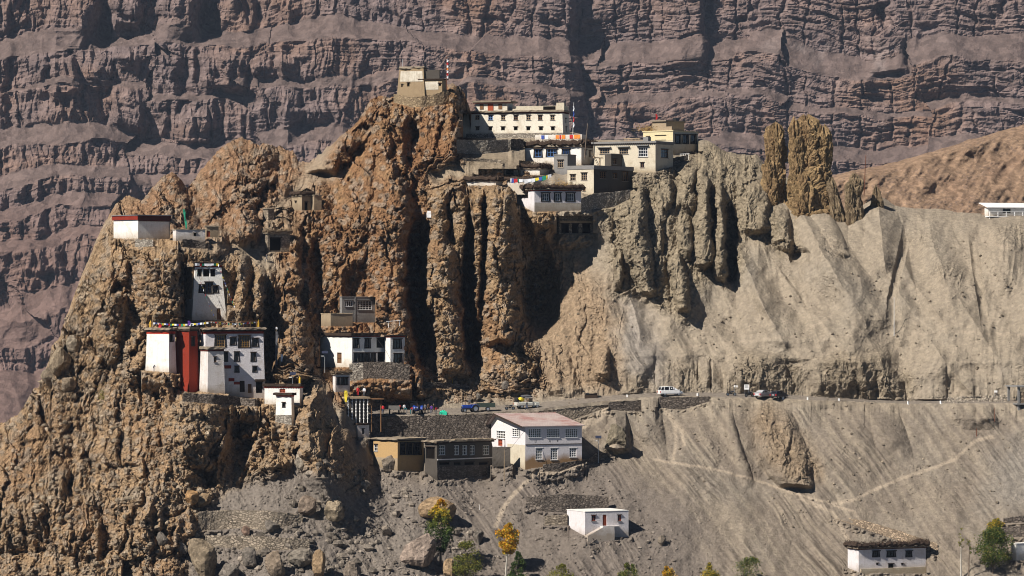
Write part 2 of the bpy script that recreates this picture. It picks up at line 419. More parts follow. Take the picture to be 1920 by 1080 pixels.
# columns, fins, buttresses and gullies: rows of (py, px, metres proud, left px, right px)
RIBS = [
 [(330,926,2,20,20),(350,930,6,26,38),(420,940,9,32,40),(520,938,11,36,42),(600,938,11,34,40),(636,938,10,34,40),(652,938,2,34,38)],
 [(636,950,2,50,60),(668,955,4.2,58,60),(700,955,4.5,60,58),(735,960,1,60,50)],
 [(378,1010,1,22,24),(398,1010,4,26,28),(440,1008,5,26,32),(480,1003,4.5,22,28),(520,1000,0,20,20)],
 [(345,893,2,12,13),(400,894,5,12,13),(540,893,5.8,13,14),(595,897,4.5,11,12),(625,900,0,10,10)],
 [(345,826,2,16,16),(380,826,4.8,17,17),(440,826,5.5,18,18),(470,828,9,34,34),(540,828,12,42,42),(620,836,12.5,42,40),(690,846,10,38,36),(716,850,0,30,30)],
 [(345,862,2,16,16),(380,862,4.5,18,17),(450,864,6,17,16),(490,864,4,16,14),(530,862,0,16,14)],
 [(210,735,1,40,30),(250,734,3,60,38),(330,738,4,90,36),(400,735,8,115,34),(480,738,11,135,36),(560,742,12.5,120,34),(640,748,11,90,32),(700,760,6,50,30),(735,770,2,40,20)],
 [(608,782,1,8,8),(618,780,5,10,9),(650,778,7,12,10),(740,790,7,12,9),(748,790,0,10,8)],
 [(158,845,2,16,13),(190,845,4.5,20,16),(260,850,4.5,22,16),(292,848,3.5,22,16),(306,846,0,20,14)],
 [(200,728,1,22,16),(230,725,5,28,18),(290,724,6,30,17),(335,735,4,30,20),(350,738,0,30,20)],
 [(192,700,1,22,24),(225,678,4,26,30),(270,645,6,30,34),(300,622,6.5,32,36),(318,602,5,26,30),(326,598,0,26,30)],
 [(536,548,1,12,12),(565,548,5,22,18),(610,556,7,40,26),(665,560,8,46,30),(708,562,7,46,32),(716,562,0,46,32)],
 [(478,455,1,12,9),(500,455,4,13,9),(580,456,5,14,9),(630,456,0,13,9)],
 [(503,487,1,11,8),(525,487,4.5,12,9),(590,488,5,12,9),(620,488,0,12,9)],
 [(418,550,1,16,15),(440,549,5,19,18),(490,548,6.5,21,19),(540,550,6,22,16),(562,550,0,20,15)],
 [(440,640,0,40,30),(470,645,3,40,20),(520,640,4,30,18),(545,640,0,30,18)],
 [(440,206,0,26,40),(480,204,4,28,38),(560,200,6,26,38),(650,198,5,22,30),(700,200,0,22,30)],
 [(445,300,0,40,34),(480,303,4.5,44,34),(540,306,6,46,32),(590,312,5,46,30),(612,312,0,46,30)],
 [(600,262,0,20,18),(620,262,3,24,20),(690,250,4,24,20),(730,246,0,24,20)],
 [(730,372,0,60,45),(770,376,5,75,46),(830,384,7,85,46),(880,378,4,70,34),(905,378,0,60,34)],
 [(700,110,0,30,26),(740,110,3,40,26),(850,95,4,50,34),(960,90,3,60,40),(1020,90,0,60,40)],
 [(900,245,0,40,50),(950,250,4,50,60),(1010,250,4,50,50),(1060,240,0,50,50)],
 [(960,150,0,60,40),(1000,150,4,70,40),(1104,160,4,70,40)],
 [(316,320,0,16,14),(330,320,5,24,20),(390,324,6.5,46,44),(430,330,3,50,44),(445,330,0,46,40)],
 [(254,452,0,30,30),(275,452,5,50,56),(330,445,7,76,70),(380,435,6,70,50),(410,430,0,60,40)],
 [(384,455,0,22,22),(398,455,5.5,30,28),(440,458,6,36,32),(466,458,0,34,30)],
 [(412,400,0,20,20),(430,400,3,26,24),(470,405,3,30,26),(486,405,0,26,22)],
 # badlands on the right shoulder
 [(340,1197,1,20,10),(365,1197,4.5,30,14),(400,1195,6,36,20),(460,1196,6,32,26),(505,1206,5.5,24,22),(545,1216,5,16,18),(556,1216,0,15,17)],
 [(474,1165,1,6,5),(495,1162,4,9,9),(530,1159,4.5,10,10),(545,1158,0,10,9)],
 [(402,1285,1,13,10),(425,1286,5,18,13),(470,1290,6,20,14),(490,1292,0,20,14)],
 [(462,1262,1,8,10),(490,1266,4,12,16),(540,1274,5.5,15,17),(575,1282,5,15,14),(588,1284,0,14,13)],
 [(318,1322,1,10,7),(345,1322,5,15,9),(400,1322,7,21,12),(460,1326,8,28,15),(492,1330,7,30,16),(508,1332,0,28,15)],
 [(342,1350,1,8,6),(365,1350,5,11,8),(430,1352,7,15,10),(490,1353,8,18,12),(514,1356,5,18,12),(528,1358,0,16,10)],
 [(300,1300,1,20,12),(330,1296,3.5,24,14),(380,1290,4,24,14),(410,1290,0,24,14)],
 [(290,1240,0,20,14),(330,1245,3,22,14),(380,1250,3.5,20,12),(402,1250,0,20,12)],
 [(328,1410,1,20,22),(350,1412,4,28,26),(395,1420,5,36,30),(426,1422,5,36,30),(440,1424,0,34,28)],
 [(390,1460,1,22,18),(415,1462,4.5,24,20),(450,1466,5,22,20),(470,1470,0,20,18)],
 [(372,1530,0,20,16),(400,1540,2.5,26,18),(430,1555,4,28,22),(480,1575,4,34,24),(503,1582,0,32,22)],
 [(440,1385,0,8,20),(470,1392,2.5,14,44),(540,1425,3.2,44,66),(610,1465,2.5,70,70),(650,1480,0,70,70)],
 [(400,1640,0,40,30),(440,1650,2,60,34),(540,1680,2,80,40),(600,1700,0,80,40)],
 [(410,1760,0,30,20),(470,1775,2,40,24),(560,1790,1.5,60,30),(620,1800,0,60,30)],
 [(380,1250,0,10,8),(420,1232,2,16,12),(520,1240,2,18,12),(600,1250,0,20,12)],
 # road cutting
 [(640,1200,0,40,30),(690,1195,2,38,32),(738,1195,2.6,38,34),(748,1196,0,36,30)],
 [(655,1270,0,40,30),(690,1270,1.6,40,32),(736,1268,2.2,40,34),(746,1268,0,40,30)],
 [(668,1322,0,12,10),(695,1322,3,14,10),(738,1324,4,15,11),(746,1324,0,14,10)],
 [(650,1425,0,60,50),(680,1425,4,68,44),(715,1428,5.4,70,60),(742,1432,5,66,62),(750,1432,0,60,60)],
 [(650,1600,0,70,70),(680,1598,4,80,66),(715,1602,6,84,92),(748,1604,5.4,84,94),(758,1604,0,80,90)],
 [(660,1745,0,40,30),(700,1745,2.5,40,30),(748,1745,3,44,32),(758,1745,0,44,30)],
 [(690,1830,0,40,20),(710,1830,2,40,22),(750,1830,2.5,40,24),(758,1830,0,40,20)],
 [(640,1130,0,14,10),(660,1130,3,18,11),(700,1130,4,20,12),(716,1130,0,18,10)],
 [(640,1040,0,30,20),(670,1045,2,40,26),(730,1060,2,50,30),(745,1060,0,50,30)],
 # below the road
 [(748,1445,0,26,26),(790,1450,2.4,40,44),(850,1466,3.6,46,50),(895,1482,4.4,40,44),(908,1488,3.6,34,40),(916,1490,0,28,36)],
 [(748,1215,0,14,20),(770,1215,2.6,18,26),(820,1220,3,22,28),(860,1225,0,22,28)],
 [(762,1163,1,6,8),(780,1162,3.5,10,12),(800,1160,4,24,20),(840,1158,4.5,32,26),(850,1158,0,32,26)],
 [(760,1660,0,30,20),(790,1668,2,36,24),(830,1680,2,40,26),(870,1690,0,40,26)],
 [(760,1830,0,50,30),(785,1835,3,60,36),(806,1840,0,60,34)],
 [(760,1365,0,10,8),(800,1370,2,14,10),(860,1390,1.5,16,10),(920,1410,0,16,10)],
 # dark spur between gate chapel and lower village: a fin whose right flank falls away
 'w', [(690,606,0,20,10),(706,604,5,24,30),(740,592,10,26,66),(790,578,14,26,100),(850,584,16,30,120),(905,606,14,34,112),(940,622,9.5,34,100),(975,640,4.5,32,90),(1010,655,0,30,80)],
 [(690,627,0,8,8),(700,628,3,10,9),(760,638,8,14,12),(800,640,6,12,12),(820,640,0,10,10)],
 'w', [(448,1385,0,9.2,23),(480,1392,4.4,16.1,34.5),(560,1425,7.2,46,69),(640,1468,5.2,75.9,92),(680,1490,0,75.9,92)],
 'w', [(395,1505,0,11.5,23),(430,1520,5,29.9,46),(520,1570,6.8,69,80.5),(600,1620,4.4,92,92),(650,1640,0,92,92)],
 'w', [(372,1645,0,13.8,18.4),(395,1648,4.4,29.9,32.2),(450,1655,6.4,50.6,50.6),(500,1660,3.2,50.6,50.6),(540,1665,0,50.6,50.6)],
 'w', [(400,1738,0,34.5,29.9),(440,1745,4.8,50.6,46),(500,1765,6,57.5,57.5),(580,1790,4,69,69),(640,1800,0,69,69)],
 'w', [(405,1890,0,46,46),(440,1885,4.8,50.6,69),(480,1880,5.2,57.5,69),(560,1880,0,57.5,69)],
 'w', [(560,1560,0.0,46,46),(590,1580,3.12,103.5,57.5),(630,1600,3.5999999999999996,115,52.9),(720,1612,0,100,60)],
 [(420,1700,0,6,6),(470,1692,-1.6,9,9),(560,1672,-1.4,9,9),(620,1668,0,8,8)],
 [(430,1822,0,6,6),(480,1828,-1.4,8,8),(570,1842,-1.2,8,8),(620,1848,0,8,8)],
 # gullies and caves
 [(396,790,0,10,12),(430,786,-8,16,16),(480,779,-14,22,20),(560,781,-16,23,24),(640,797,-16,26,25),(690,806,-8,24,20),(706,806,0,18,16)],
 [(390,878,0,6,6),(420,878,-8,8,9),(560,880,-13,12,12),(660,886,-14,20,18),(690,888,0,10,10)],
 [(350,908,0,5,5),(380,908,-5,6,7),(470,906,-4,6,6),(560,904,-4,6,6),(600,904,0,5,5)],
 [(395,985,0,6,10),(430,994,-6,12,24),(520,1003,-10,18,48),(600,1003,-9,20,48),(645,1003,0,18,36)],
 [(206,775,0,16,14),(230,774,-4.5,19,16),(270,772,-6,20,20),(298,776,-3,18,18),(306,776,0,16,16)],
 [(228,690,0,8,8),(240,682,-3,14,12),(252,672,-3,14,10),(262,668,0,10,8)],
 [(276,690,0,8,8),(286,680,-2.5,13,10),(296,670,0,10,8)],
 [(525,503,0,10,10),(570,502,-6,13,13),(650,504,-8,13,13),(735,500,-7,14,14),(750,500,0,12,12)],
 [(420,590,0,9,9),(470,590,-6,11,12),(530,593,-6,12,12),(570,596,0,10,10)],
 [(490,664,0,18,24),(520,668,-5,28,30),(556,670,-7,32,32),(575,672,-4,30,32),(600,672,0,30,30)],
 [(518,221,0,8,8),(532,222,-4,13,12),(552,220,-4,12,11),(562,218,0,8,8)],
 [(470,343,0,5,5),(500,342,-4,6,6),(580,342,-4,6,6),(600,342,0,5,5)],
 [(757,474,0,18,18),(790,466,-7,30,24),(840,452,-9,32,26),(880,436,-5,28,22),(905,420,0,20,20)],
 [(872,388,0,14,14),(888,388,-4,22,18),(908,390,-4,20,16),(916,390,0,14,12)],
 [(990,300,0,12,10),(1000,300,-2.5,18,14),(1008,302,0,16,12)],
 [(376,1366,0,8,8),(410,1370,-4,11,12),(480,1372,-6,12,13),(520,1370,-4,10,10),(530,1370,0,8,8)],
 [(462,1496,0,12,12),(475,1500,-4,20,18),(492,1502,-3,20,16),(498,1502,0,14,12)],
 [(690,500,0,26,26),(697,505,0,26,26)],
 [(595,610,0,14,20),(640,612,-4,12,16),(720,618,-4,12,14),(735,620,0,10,12)],
 [(300,735,0,8,20),(340,760,-3,14,24),(390,780,-4,14,16),(400,784,0,12,12)],
]
PXw = PX + (fbm(PX / 34, PY / 34, 20, 4, .6) * 13) * (0.25 + 0.75 * semirock)
PYw = PY + (fbm(PX / 34, PY / 34, 30, 3) * 12) * (0.25 + 0.75 * semirock)
pos = np.zeros_like(PX); neg = np.zeros_like(PX)
wedge = False; calm = np.zeros_like(PX)
for rib in RIBS:
    if isinstance(rib, str): wedge = True; continue
    a = np.array(rib, float)
    x0 = int(np.searchsorted(pxs, (a[:, 1] - a[:, 3]).min() - 40)); x1 = int(np.searchsorted(pxs, (a[:, 1] + a[:, 4]).max() + 40))
    sl = (slice(None), slice(max(0, x0), min(NC, x1)))
    py = PYw[sl]; px = PXw[sl]
    cx = np.interp(py, a[:, 0], a[:, 1]); pr = np.interp(py, a[:, 0], a[:, 2], left=0, right=0)
    wl = np.interp(py, a[:, 0], a[:, 3]); wr = np.interp(py, a[:, 0], a[:, 4])
    d = np.where(px < cx, (cx - px) / wl, (px - cx) / wr)
    f = np.clip(1 - np.clip(d, 0, 1) ** 2.2, 0, 1) ** 0.75
    if wedge:
        f = np.clip(1 - d, 0, 1); calm[sl] = np.maximum(calm[sl], np.where(px > cx, sstep(0, .2, f), 0) * (pr > .5) * (a[0, 1] < 700)); wedge = False
    if a[:, 2].max() > 0: pos[sl] = np.maximum(pos[sl], pr * f)
    else: neg[sl] = np.minimum(neg[sl], pr * f)
Yt = Yt - pos - neg

# erosion: lumps, flutes and pockets on rock, rills on scree ------------------
def facets(x, y, seed):
    """broken rock: every block is a tilted plane, cracks between"""
    r = np.random.RandomState(seed * 91 + 3)
    tx, ty, tv, ga, gb = [r.rand(128, 128).astype(np.float32) for _ in range(5)]
    xi = np.floor(x).astype(np.int32); yi = np.floor(y).astype(np.int32)
    d1 = np.full(x.shape, 9, np.float32); d2 = d1.copy(); h = np.zeros(x.shape, np.float32); val = h.copy()
    for i in (-1, 0, 1):
        for j in (-1, 0, 1):
            p = (xi + i) & 127; q = (yi + j) & 127
            dx = xi + i + tx[p, q] - x; dy = yi + j + ty[p, q] - y
            d = np.sqrt(dx * dx + dy * dy); m = d < d1
            d2 = np.where(m, d1, np.minimum(d2, d)); d1 = np.where(m, d, d1)
            h = np.where(m, dx * (ga[p, q] * 2 - 1) + dy * (gb[p, q] * 1.6 - .3) + tv[p, q] * .55, h)
            val = np.where(m, tv[p, q], val)
    return h, np.clip((d2 - d1) * 6, 0, 1), val, d1
wx = PX + fbm(PX / 40, PY / 40, 70, 4, .6) * 16; wy = PY + fbm(PX / 40, PY / 40, 75, 4, .6) * 16
grit0 = fbm(PX / 13, PY / 13, 71, 3, .6)
rough = np.clip(.5 + fbm(PX / 110, PY / 120, 78, 3) * 2.6, .06, 1.35) * (1 - .62 * R_lowleft)
vst = 1 + .8 * R_orange
h1, e1, v1, _ = facets(wx / 58, wy / (80 * vst), 1)
h2, e2, v2, _ = facets(wx / 25, wy / (33 * vst), 2)
h3, e3, v3, f3 = facets((PX + grit0 * 5) / 9.5, (PY + grit0 * 5) / 11, 4)
h0, e0, _, _ = facets(wx / 135 + .3, wy / (150 + 60 * vst), 6)
big = fbm(wx / 120, wy / 170, 80, 5, .56)
flute = ridged(wx / 30, wy / 170, 90, 3) - .6
d1, d2, cv = worley(PX / 10.0 + big, PY / 10.0, 3)
cob = np.sqrt(np.clip(.36 - d1 * d1, 0, 1)) * (cv > .6) * (cv - .2)
pocket = np.clip(perlin(wx / 24, wy / 21, 92) - .33, 0, 1) * np.clip(perlin(wx / 90, wy / 90, 93) + .3, 0, 1)
grit = fbm(PX / 9, PY / 9, 87, 4, .8)
rock = rock * (1 - .72 * calm); colm = R_orange * sstep(330, 400, PY)
Yt -= rock * (big * 4.5 * (1 - .45 * colm) + h0 * 6.5 * (1 - .75 * colm) * R_outcrop + flute * (1.6 * (1.3 - rough * .5) * (1 - .75 * colm) + 2.2 * R_lowleft) + h1 * 3.4 * (1 - .45 * R_lowleft - .5 * colm) + h2 * 2.2 * rough * (1 - .3 * colm - .4 * R_lowleft) + h3 * (.95 * rough + .08 * R_lowleft) + cob * (.8 * (1.25 - rough * .5) + .2 * R_lowleft) + grit * (.85 + .35 * R_lowleft))
Yt += rock * ((1 - e0) * 1.6 * R_outcrop * (1 - colm) + (1 - e1) * .9 + (1 - e2) * .6 * rough + pocket * 8.5)
sr = semirock * (1 - rock)
Yt -= sr * (big * 2.4 + flute * 2.6 + h1 * 1.4 + h2 * 1.1 * rough + h3 * .45 + grit * .5 + cob * .4)
Yt += sr * pocket * 3.0
soft = 1 - semirock
mB = sstep(738, 760, PY); mV = sstep(1480, 1760, PX) * (1 - mB)
bend = (perlin(PX / 130, PY / 130, 96) * 22 + perlin(PX / 45, PY / 45, 97) * 5) * (1 - .6 * mB)
def streaks(dx, dy, s):
    ac = PX * dy - PY * dx + bend; al = PX * dx + PY * dy
    return ridged(ac / 42, al / 400, s, 3) - .6, ridged(ac / 14, al / 170, s + 4, 2) - .6, fbm(ac / 11, al / 170, s + 8, 3)
C4 = None
sa_ = streaks(.36, .93, 100); sb_ = streaks(.60, .80, 400); sc_ = streaks(-.08, 1.0, 420)
rill, rill2, n_st = [a * (1 - mB - mV) + b * mB + c * mV for a, b, c in zip(sa_, sb_, sc_)]
where_rill = np.clip(.25 + fbm(PX / 150, PY / 150, 109, 2) * 1.6, 0, 1) * np.where(PY < 745, .45 - .2 * sstep(1350, 1500, PX), 1.0)
swell = fbm(PX / 150, PY / 180, 112, 4)
Yt -= soft * ((np.abs(fbm((PX - .55 * PY + bend * .6) / 95, PY / 260, 113, 2)) * -4.8 + fbm(PX / 42, PY / 60, 118, 3) * .9) * (1 - mB) + rill * 2.4 * where_rill + rill2 * .7 * where_rill + swell * 4.2 + perlin(PX / 22, PY / 22, 115) * .22 + grit * .13)
d1c, d2c, cvc = worley(PX / 7.0, PY / 6.0, 8)
stones = np.clip(.42 - d1c, 0, 1) * (cvc > .72) * (.25 + fbm(PX / 80, PY / 80, 120, 2) + .35 * R_scree + .9 * R_rubble)
Yt -= soft * np.clip(stones, 0, 1) * .9
Yt -= R_rubble * (np.clip(.5 - d1, 0, 1) * (cv > .7) * .7)
# round the crest backwards
dsky = PY - skyj[None, :]
Yt += 3.0 * np.clip(1 - dsky / 22, 0, 1) ** 2

def colrow(px, py):
    fx = np.clip((np.asarray(px, float) - PX0) / (PX1 - PX0) * (NC - 1), 0, NC - 1.001)
    sk = np.interp(fx, np.arange(NC), skyj)
    fy = np.clip((np.asarray(py, float) - PYB) / (sk - PYB) * (NR - 1), 0, NR - 1.001)
    return fx, fy
def depth(px, py):
    fx, fy = colrow(px, py)
    ix = fx.astype(int) if hasattr(fx, 'astype') else int(fx); iy = fy.astype(int) if hasattr(fy, 'astype') else int(fy)
    fx = fx - ix; fy = fy - iy
    r = (Yt[iy, ix] * (1 - fx) + Yt[iy, ix + 1] * fx) * (1 - fy) + (Yt[iy + 1, ix] * (1 - fx) + Yt[iy + 1, ix + 1] * fx) * fy
    return r
def depth_soft(px, py, r=6):
    return float(np.median([depth(px + i, py + j) for i in (-r, 0, r) for j in (-r, 0, r)]))

def shelf(edge, back, down=55, up=70, level=True):
    """a level strip cut into the slope. edge, back: rows of (px, py, Y)"""
    e = np.array(edge, float); b = np.array(back, float)
    c0 = int(np.searchsorted(pxs, e[0, 0])); c1 = int(np.searchsorted(pxs, e[-1, 0]))
    for c in range(c0, c1):
        x = pxs[c]
        pe = np.interp(x, e[:, 0], e[:, 1]); Ye = np.interp(x, e[:, 0], e[:, 2])
        pb = np.interp(x, b[:, 0], b[:, 1]); Yb = np.interp(x, b[:, 0], b[:, 2])
        w = min(1, (x - e[0, 0]) / 25, (e[-1, 0] - x) / 25 if e[-1, 0] < 1990 else 1); w = max(0, w)
        col = Yt[:, c]; py = PY[:, c]
        oe = Ye - np.interp(-pe, -py[::1], col); ob = Yb - np.interp(-pb, -py, col)
        new = np.where(py > pe, col + oe * np.clip(1 - (py - pe) / down, 0, 1), np.where(py < pb, col + ob * np.clip(1 - (pb - py) / up, 0, 1), Ye + (Yb - Ye) * np.clip((pe - py) / max(.5, pe - pb), 0, 1)))
        y18 = np.interp(-(pe + 18), -py, new); new = np.where((py > pe) & (py < pe + 18), Ye + (y18 - Ye) * (py - pe) / 18 + (new - np.interp(-py, -py, new)) , new)
        Yt[:, c] = col + (new - col) * w
ROAD_E = [(690,777,684),(760,778,685),(860,776,686.5),(920,773,688),(1000,768,690),(1080,757,693),(1150,749,695.5),(1200,744,697),(1300,742,698),(1400,745,698),(1500,748,697.5),(1600,752,696.5),(1700,756,695.5),(1800,755,694),(1900,755,692),(2010,755,690)]
ROAD_B = [(x, yb, y + dy) for (x, _, y), yb, dy in zip(ROAD_E, (766,766,766,762,757,748,742,738,736,739,742.5,748,752,751,751,751), (8,8,8,8,8,6,5,5,5,5,5,5,5,5,5,5))]
shelf(ROAD_E, ROAD_B)

# earth colours (real surface colours by kind of ground) ---------------------
def mixm(c, m, col):
    return c + (np.array(col, np.float32) - c) * np.clip(m, 0, 1)[..., None]
C = np.zeros(PX.shape + (3,), np.float32) + np.array((.305, .252, .190), np.float32)
low = sstep(745, 800, PY)
C = mixm(C, low, (.215, .176, .138))
n_big = fbm(PX / 120, PY / 120, 130, 4); n_mid = fbm(PX / 30, PY / 38, 135, 4)
C = mixm(C, soft * np.clip(n_big * 1.2, 0, .6), (.27, .235, .19))
C = mixm(C, soft * np.where(PY < 745, .35, .85) * np.clip(n_st * 2.2, 0, .65), (.17, .14, .112))
C = mixm(C, soft * np.where(PY < 745, .35, .85) * np.clip(-n_st * 1.8, 0, .4), (.33, .275, .205))
C = mixm(C, R_scree * .9, (.175, .146, .124))
C = mixm(C, R_blue * .6, (.30, .265, .235))
C = mixm(C, R_grey2 * .6, (.25, .225, .195))
C = mixm(C, R_skirt * .8, (.31, .218, .138))
C = mixm(C, R_butt * .55, (.31, .22, .135))
C = mixm(C, R_bad * .7, (.275, .222, .150))
C = mixm(C, R_bank * .65, (.25, .20, .14))
C = mixm(C, R_hilltop * .7, (.29, .225, .155))
C = mixm(C, R_outcrop, (.36, .245, .145))
C = mixm(C, R_outcrop * np.clip(n_mid * 1.8, 0, .8), (.30, .235, .17))
C = mixm(C, R_outcrop * np.clip(n_big * 1.6, 0, .55), (.30, .18, .098))
C = mixm(C, R_ridge, (.30, .18, .105))
C = mixm(C, R_ridge * np.clip(-n_mid * 1.6, 0, .7), (.31, .225, .15))
C = mixm(C, R_orange, (.27, .152, .080))
C = mixm(C, R_orange * sstep(775, 815, PX) * sstep(310, 360, PY), (.33, .225, .132))
C = mixm(C, R_orange * sstep(610, 560, PX), (.31, .20, .115))
C = mixm(C, R_orange * np.clip(n_mid * 1.8, 0, .8), (.34, .215, .115))
C = mixm(C, R_orange * np.clip(-n_big * 1.8, 0, .45), (.25, .125, .06))
C = mixm(C, R_rubble * .9 * (1 - R_outcrop), (.20, .17, .145))
C = mixm(C, R_debris * .8, (.31, .245, .175))
C = mixm(C, rock * np.clip(cob * 2.2, 0, .6), (.33, .27, .21))
C = C * (1 + .16 * fbm(PX / 9, PY / 9, 145, 3)[..., None])
def along(path, w, soft_w=3.0):
    """mask of a trodden line across the slope"""
    m = np.zeros_like(PX)
    for (x1, y1), (x2, y2) in zip(path[:-1], path[1:]):
        c0 = max(0, int(np.searchsorted(pxs, min(x1, x2) - 20))); c1 = min(NC, int(np.searchsorted(pxs, max(x1, x2) + 20)))
        X = PX[:, c0:c1] + perlin(PX[:, c0:c1] / 9, PY[:, c0:c1] / 9, 150) * 2; Yq = PY[:, c0:c1] + perlin(PX[:, c0:c1] / 14, PY[:, c0:c1] / 14, 151) * 2
        L = (x2 - x1) ** 2 + (y2 - y1) ** 2 + 1e-6
        t = np.clip(((X - x1) * (x2 - x1) + (Yq - y1) * (y2 - y1)) / L, 0, 1)
        d = np.hypot(X - x1 - t * (x2 - x1), Yq - y1 - t * (y2 - y1))
        m[:, c0:c1] = np.maximum(m[:, c0:c1], np.clip(1 - (d - w) / soft_w, 0, 1))
    return m
PATHS = [([(1555,944),(1600,938),(1640,918),(1690,897),(1740,880),(1790,862),(1815,838),(1830,825),(1860,820)],1.6),
         ([(1225,862),(1290,872),(1350,882),(1420,900),(1480,922),(1555,944),(1600,960),(1620,985)],1.0),
         ([(1145,765),(1110,790),(1095,798)],6),([(1150,752),(1135,775),(1100,790)],5),
         ([(990,900),(960,930),(942,955),(930,985)],2.5),
         ([(1000,890),(1060,880),(1125,858),(1150,835)],4),
         ([(1245,765),(1265,800),(1268,830),(1262,860)],1.5),([(1250,770),(1280,810),(1282,835)],1.2),
         
         ([(1670,630),(1780,622),(1920,628)],1.2),([(1820,440),(1850,455),(1920,470)],2),([(1240,655),(1400,640),(1500,628),(1560,590)],1.5),
         ([(1500,935),(1560,960),(1590,1010),(1600,1080)],2)]
pathm = np.zeros_like(PX)
for p, w in PATHS: pathm = np.maximum(pathm, along(p, w))
C = mixm(C, pathm * np.where(PY < 745, .3, .68), (.40, .325, .245))
roadm = np.zeros_like(PX)
re = np.array(ROAD_E); rb = np.array(ROAD_B)
inroad = (PY < np.interp(PX, re[:, 0], re[:, 1]) + 1) & (PY > np.interp(PX, rb[:, 0], rb[:, 1]) - 1) & (PX > 695)
C = mixm(C, inroad * .8, (.235, .20, .168))
# material of the ground
def earth_mat(name, bscale, bdist, mottling=.42):
    m, nt, b = new_mat(name)
    at_ = nt.nodes.new("ShaderNodeAttribute"); at_.attribute_name = "earth"
    co = obj_coords(nt)
    n1 = noise_tex(nt, co, bscale, 8, 0.72)
    n2 = noise_tex(nt, co, bscale * 4.3, 5, 0.7)
    vv = nt.nodes.new("ShaderNodeTexVoronoi"); vv.inputs["Scale"].default_value = bscale * 2.2; nt.links.new(co, vv.inputs["Vector"])
    sp_ = nt.nodes.new("ShaderNodeSeparateColor"); nt.links.new(vv.outputs["Color"], sp_.inputs[0])
    c3 = mixc(nt, ramp(nt, sp_.outputs[0], 0.1, 0.9), (1 - mottling * .7,) * 3, (1 + mottling * .5,) * 3)
    c = mixc(nt, ramp(nt, n1, 0.30, 0.72), (1 - mottling,) * 3, (1 + mottling * .55,) * 3)
    c2 = mixc(nt, ramp(nt, n2, 0.30, 0.75), (1 - mottling * .8,) * 3, (1 + mottling * .5,) * 3)
    mf = nt.nodes.new("ShaderNodeMath"); mf.operation = 'MULTIPLY_ADD'; mf.inputs[1].default_value = .6; mf.inputs[2].default_value = .4; nt.links.new(at_.outputs["Alpha"], mf.inputs[0])
    c = mixc(nt, mf.outputs[0], (1., 1., 1.), c); c2 = mixc(nt, mf.outputs[0], (1., 1., 1.), c2); c3 = mixc(nt, mf.outputs[0], (1., 1., 1.), c3)
    a = mixc(nt, 1.0, at_.outputs["Color"], c, 'MULTIPLY'); a = mixc(nt, 1.0, a, c2, 'MULTIPLY'); a = mixc(nt, 1.0, a, c3, 'MULTIPLY')
    nt.links.new(a, b.inputs["Base Color"])
    b.inputs["Roughness"].default_value = 1.0; b.inputs["Specular IOR Level"].default_value = 0.05
    bump(nt, b, n1, 0.9, bdist)
    return m
earth_mat("earth", 0.9, 0.5)
earth_mat("far_earth", 0.10, 3.0, .28)
earth_mat("hill_earth", 0.35, 0.8, .3)

def emit_hillside():
    P = np.stack([(PX - 960) * Yt / F, Yt, (540 - PY) * Yt / F], -1)
    top = P[-1:].copy(); back = []
    for dy, dz in ((.8, .15), (2, .9), (4.5, 3), (10, 8), (22, 20), (50, 45), (110, 90)):
        q = top.copy(); q[..., 1] += dy; q[..., 2] -= dz; back.append(q)
    bot = P[:1].copy(); front = []
    for dy, dz in ((60, 38), (30, 20), (12, 8), (4, 2.8)):
        q = bot.copy(); q[..., 1] -= dy; q[..., 2] -= dz; front.append(q)
    Pall = np.concatenate(front + [P] + back, 0)
    C_ = np.concatenate([C, np.clip(semirock * 1.1, 0, 1)[..., None].astype(np.float32)], -1)
    Call = np.concatenate([C_[:1]] * len(front) + [C_] + [C_[-1:]] * len(back), 0)
    o = grid_mesh("hillside", Pall, "earth", Call, smooth=False)
    tag(o, "eroded orange and grey mountainside carrying the village and the road", None, None, "structure")
    return o

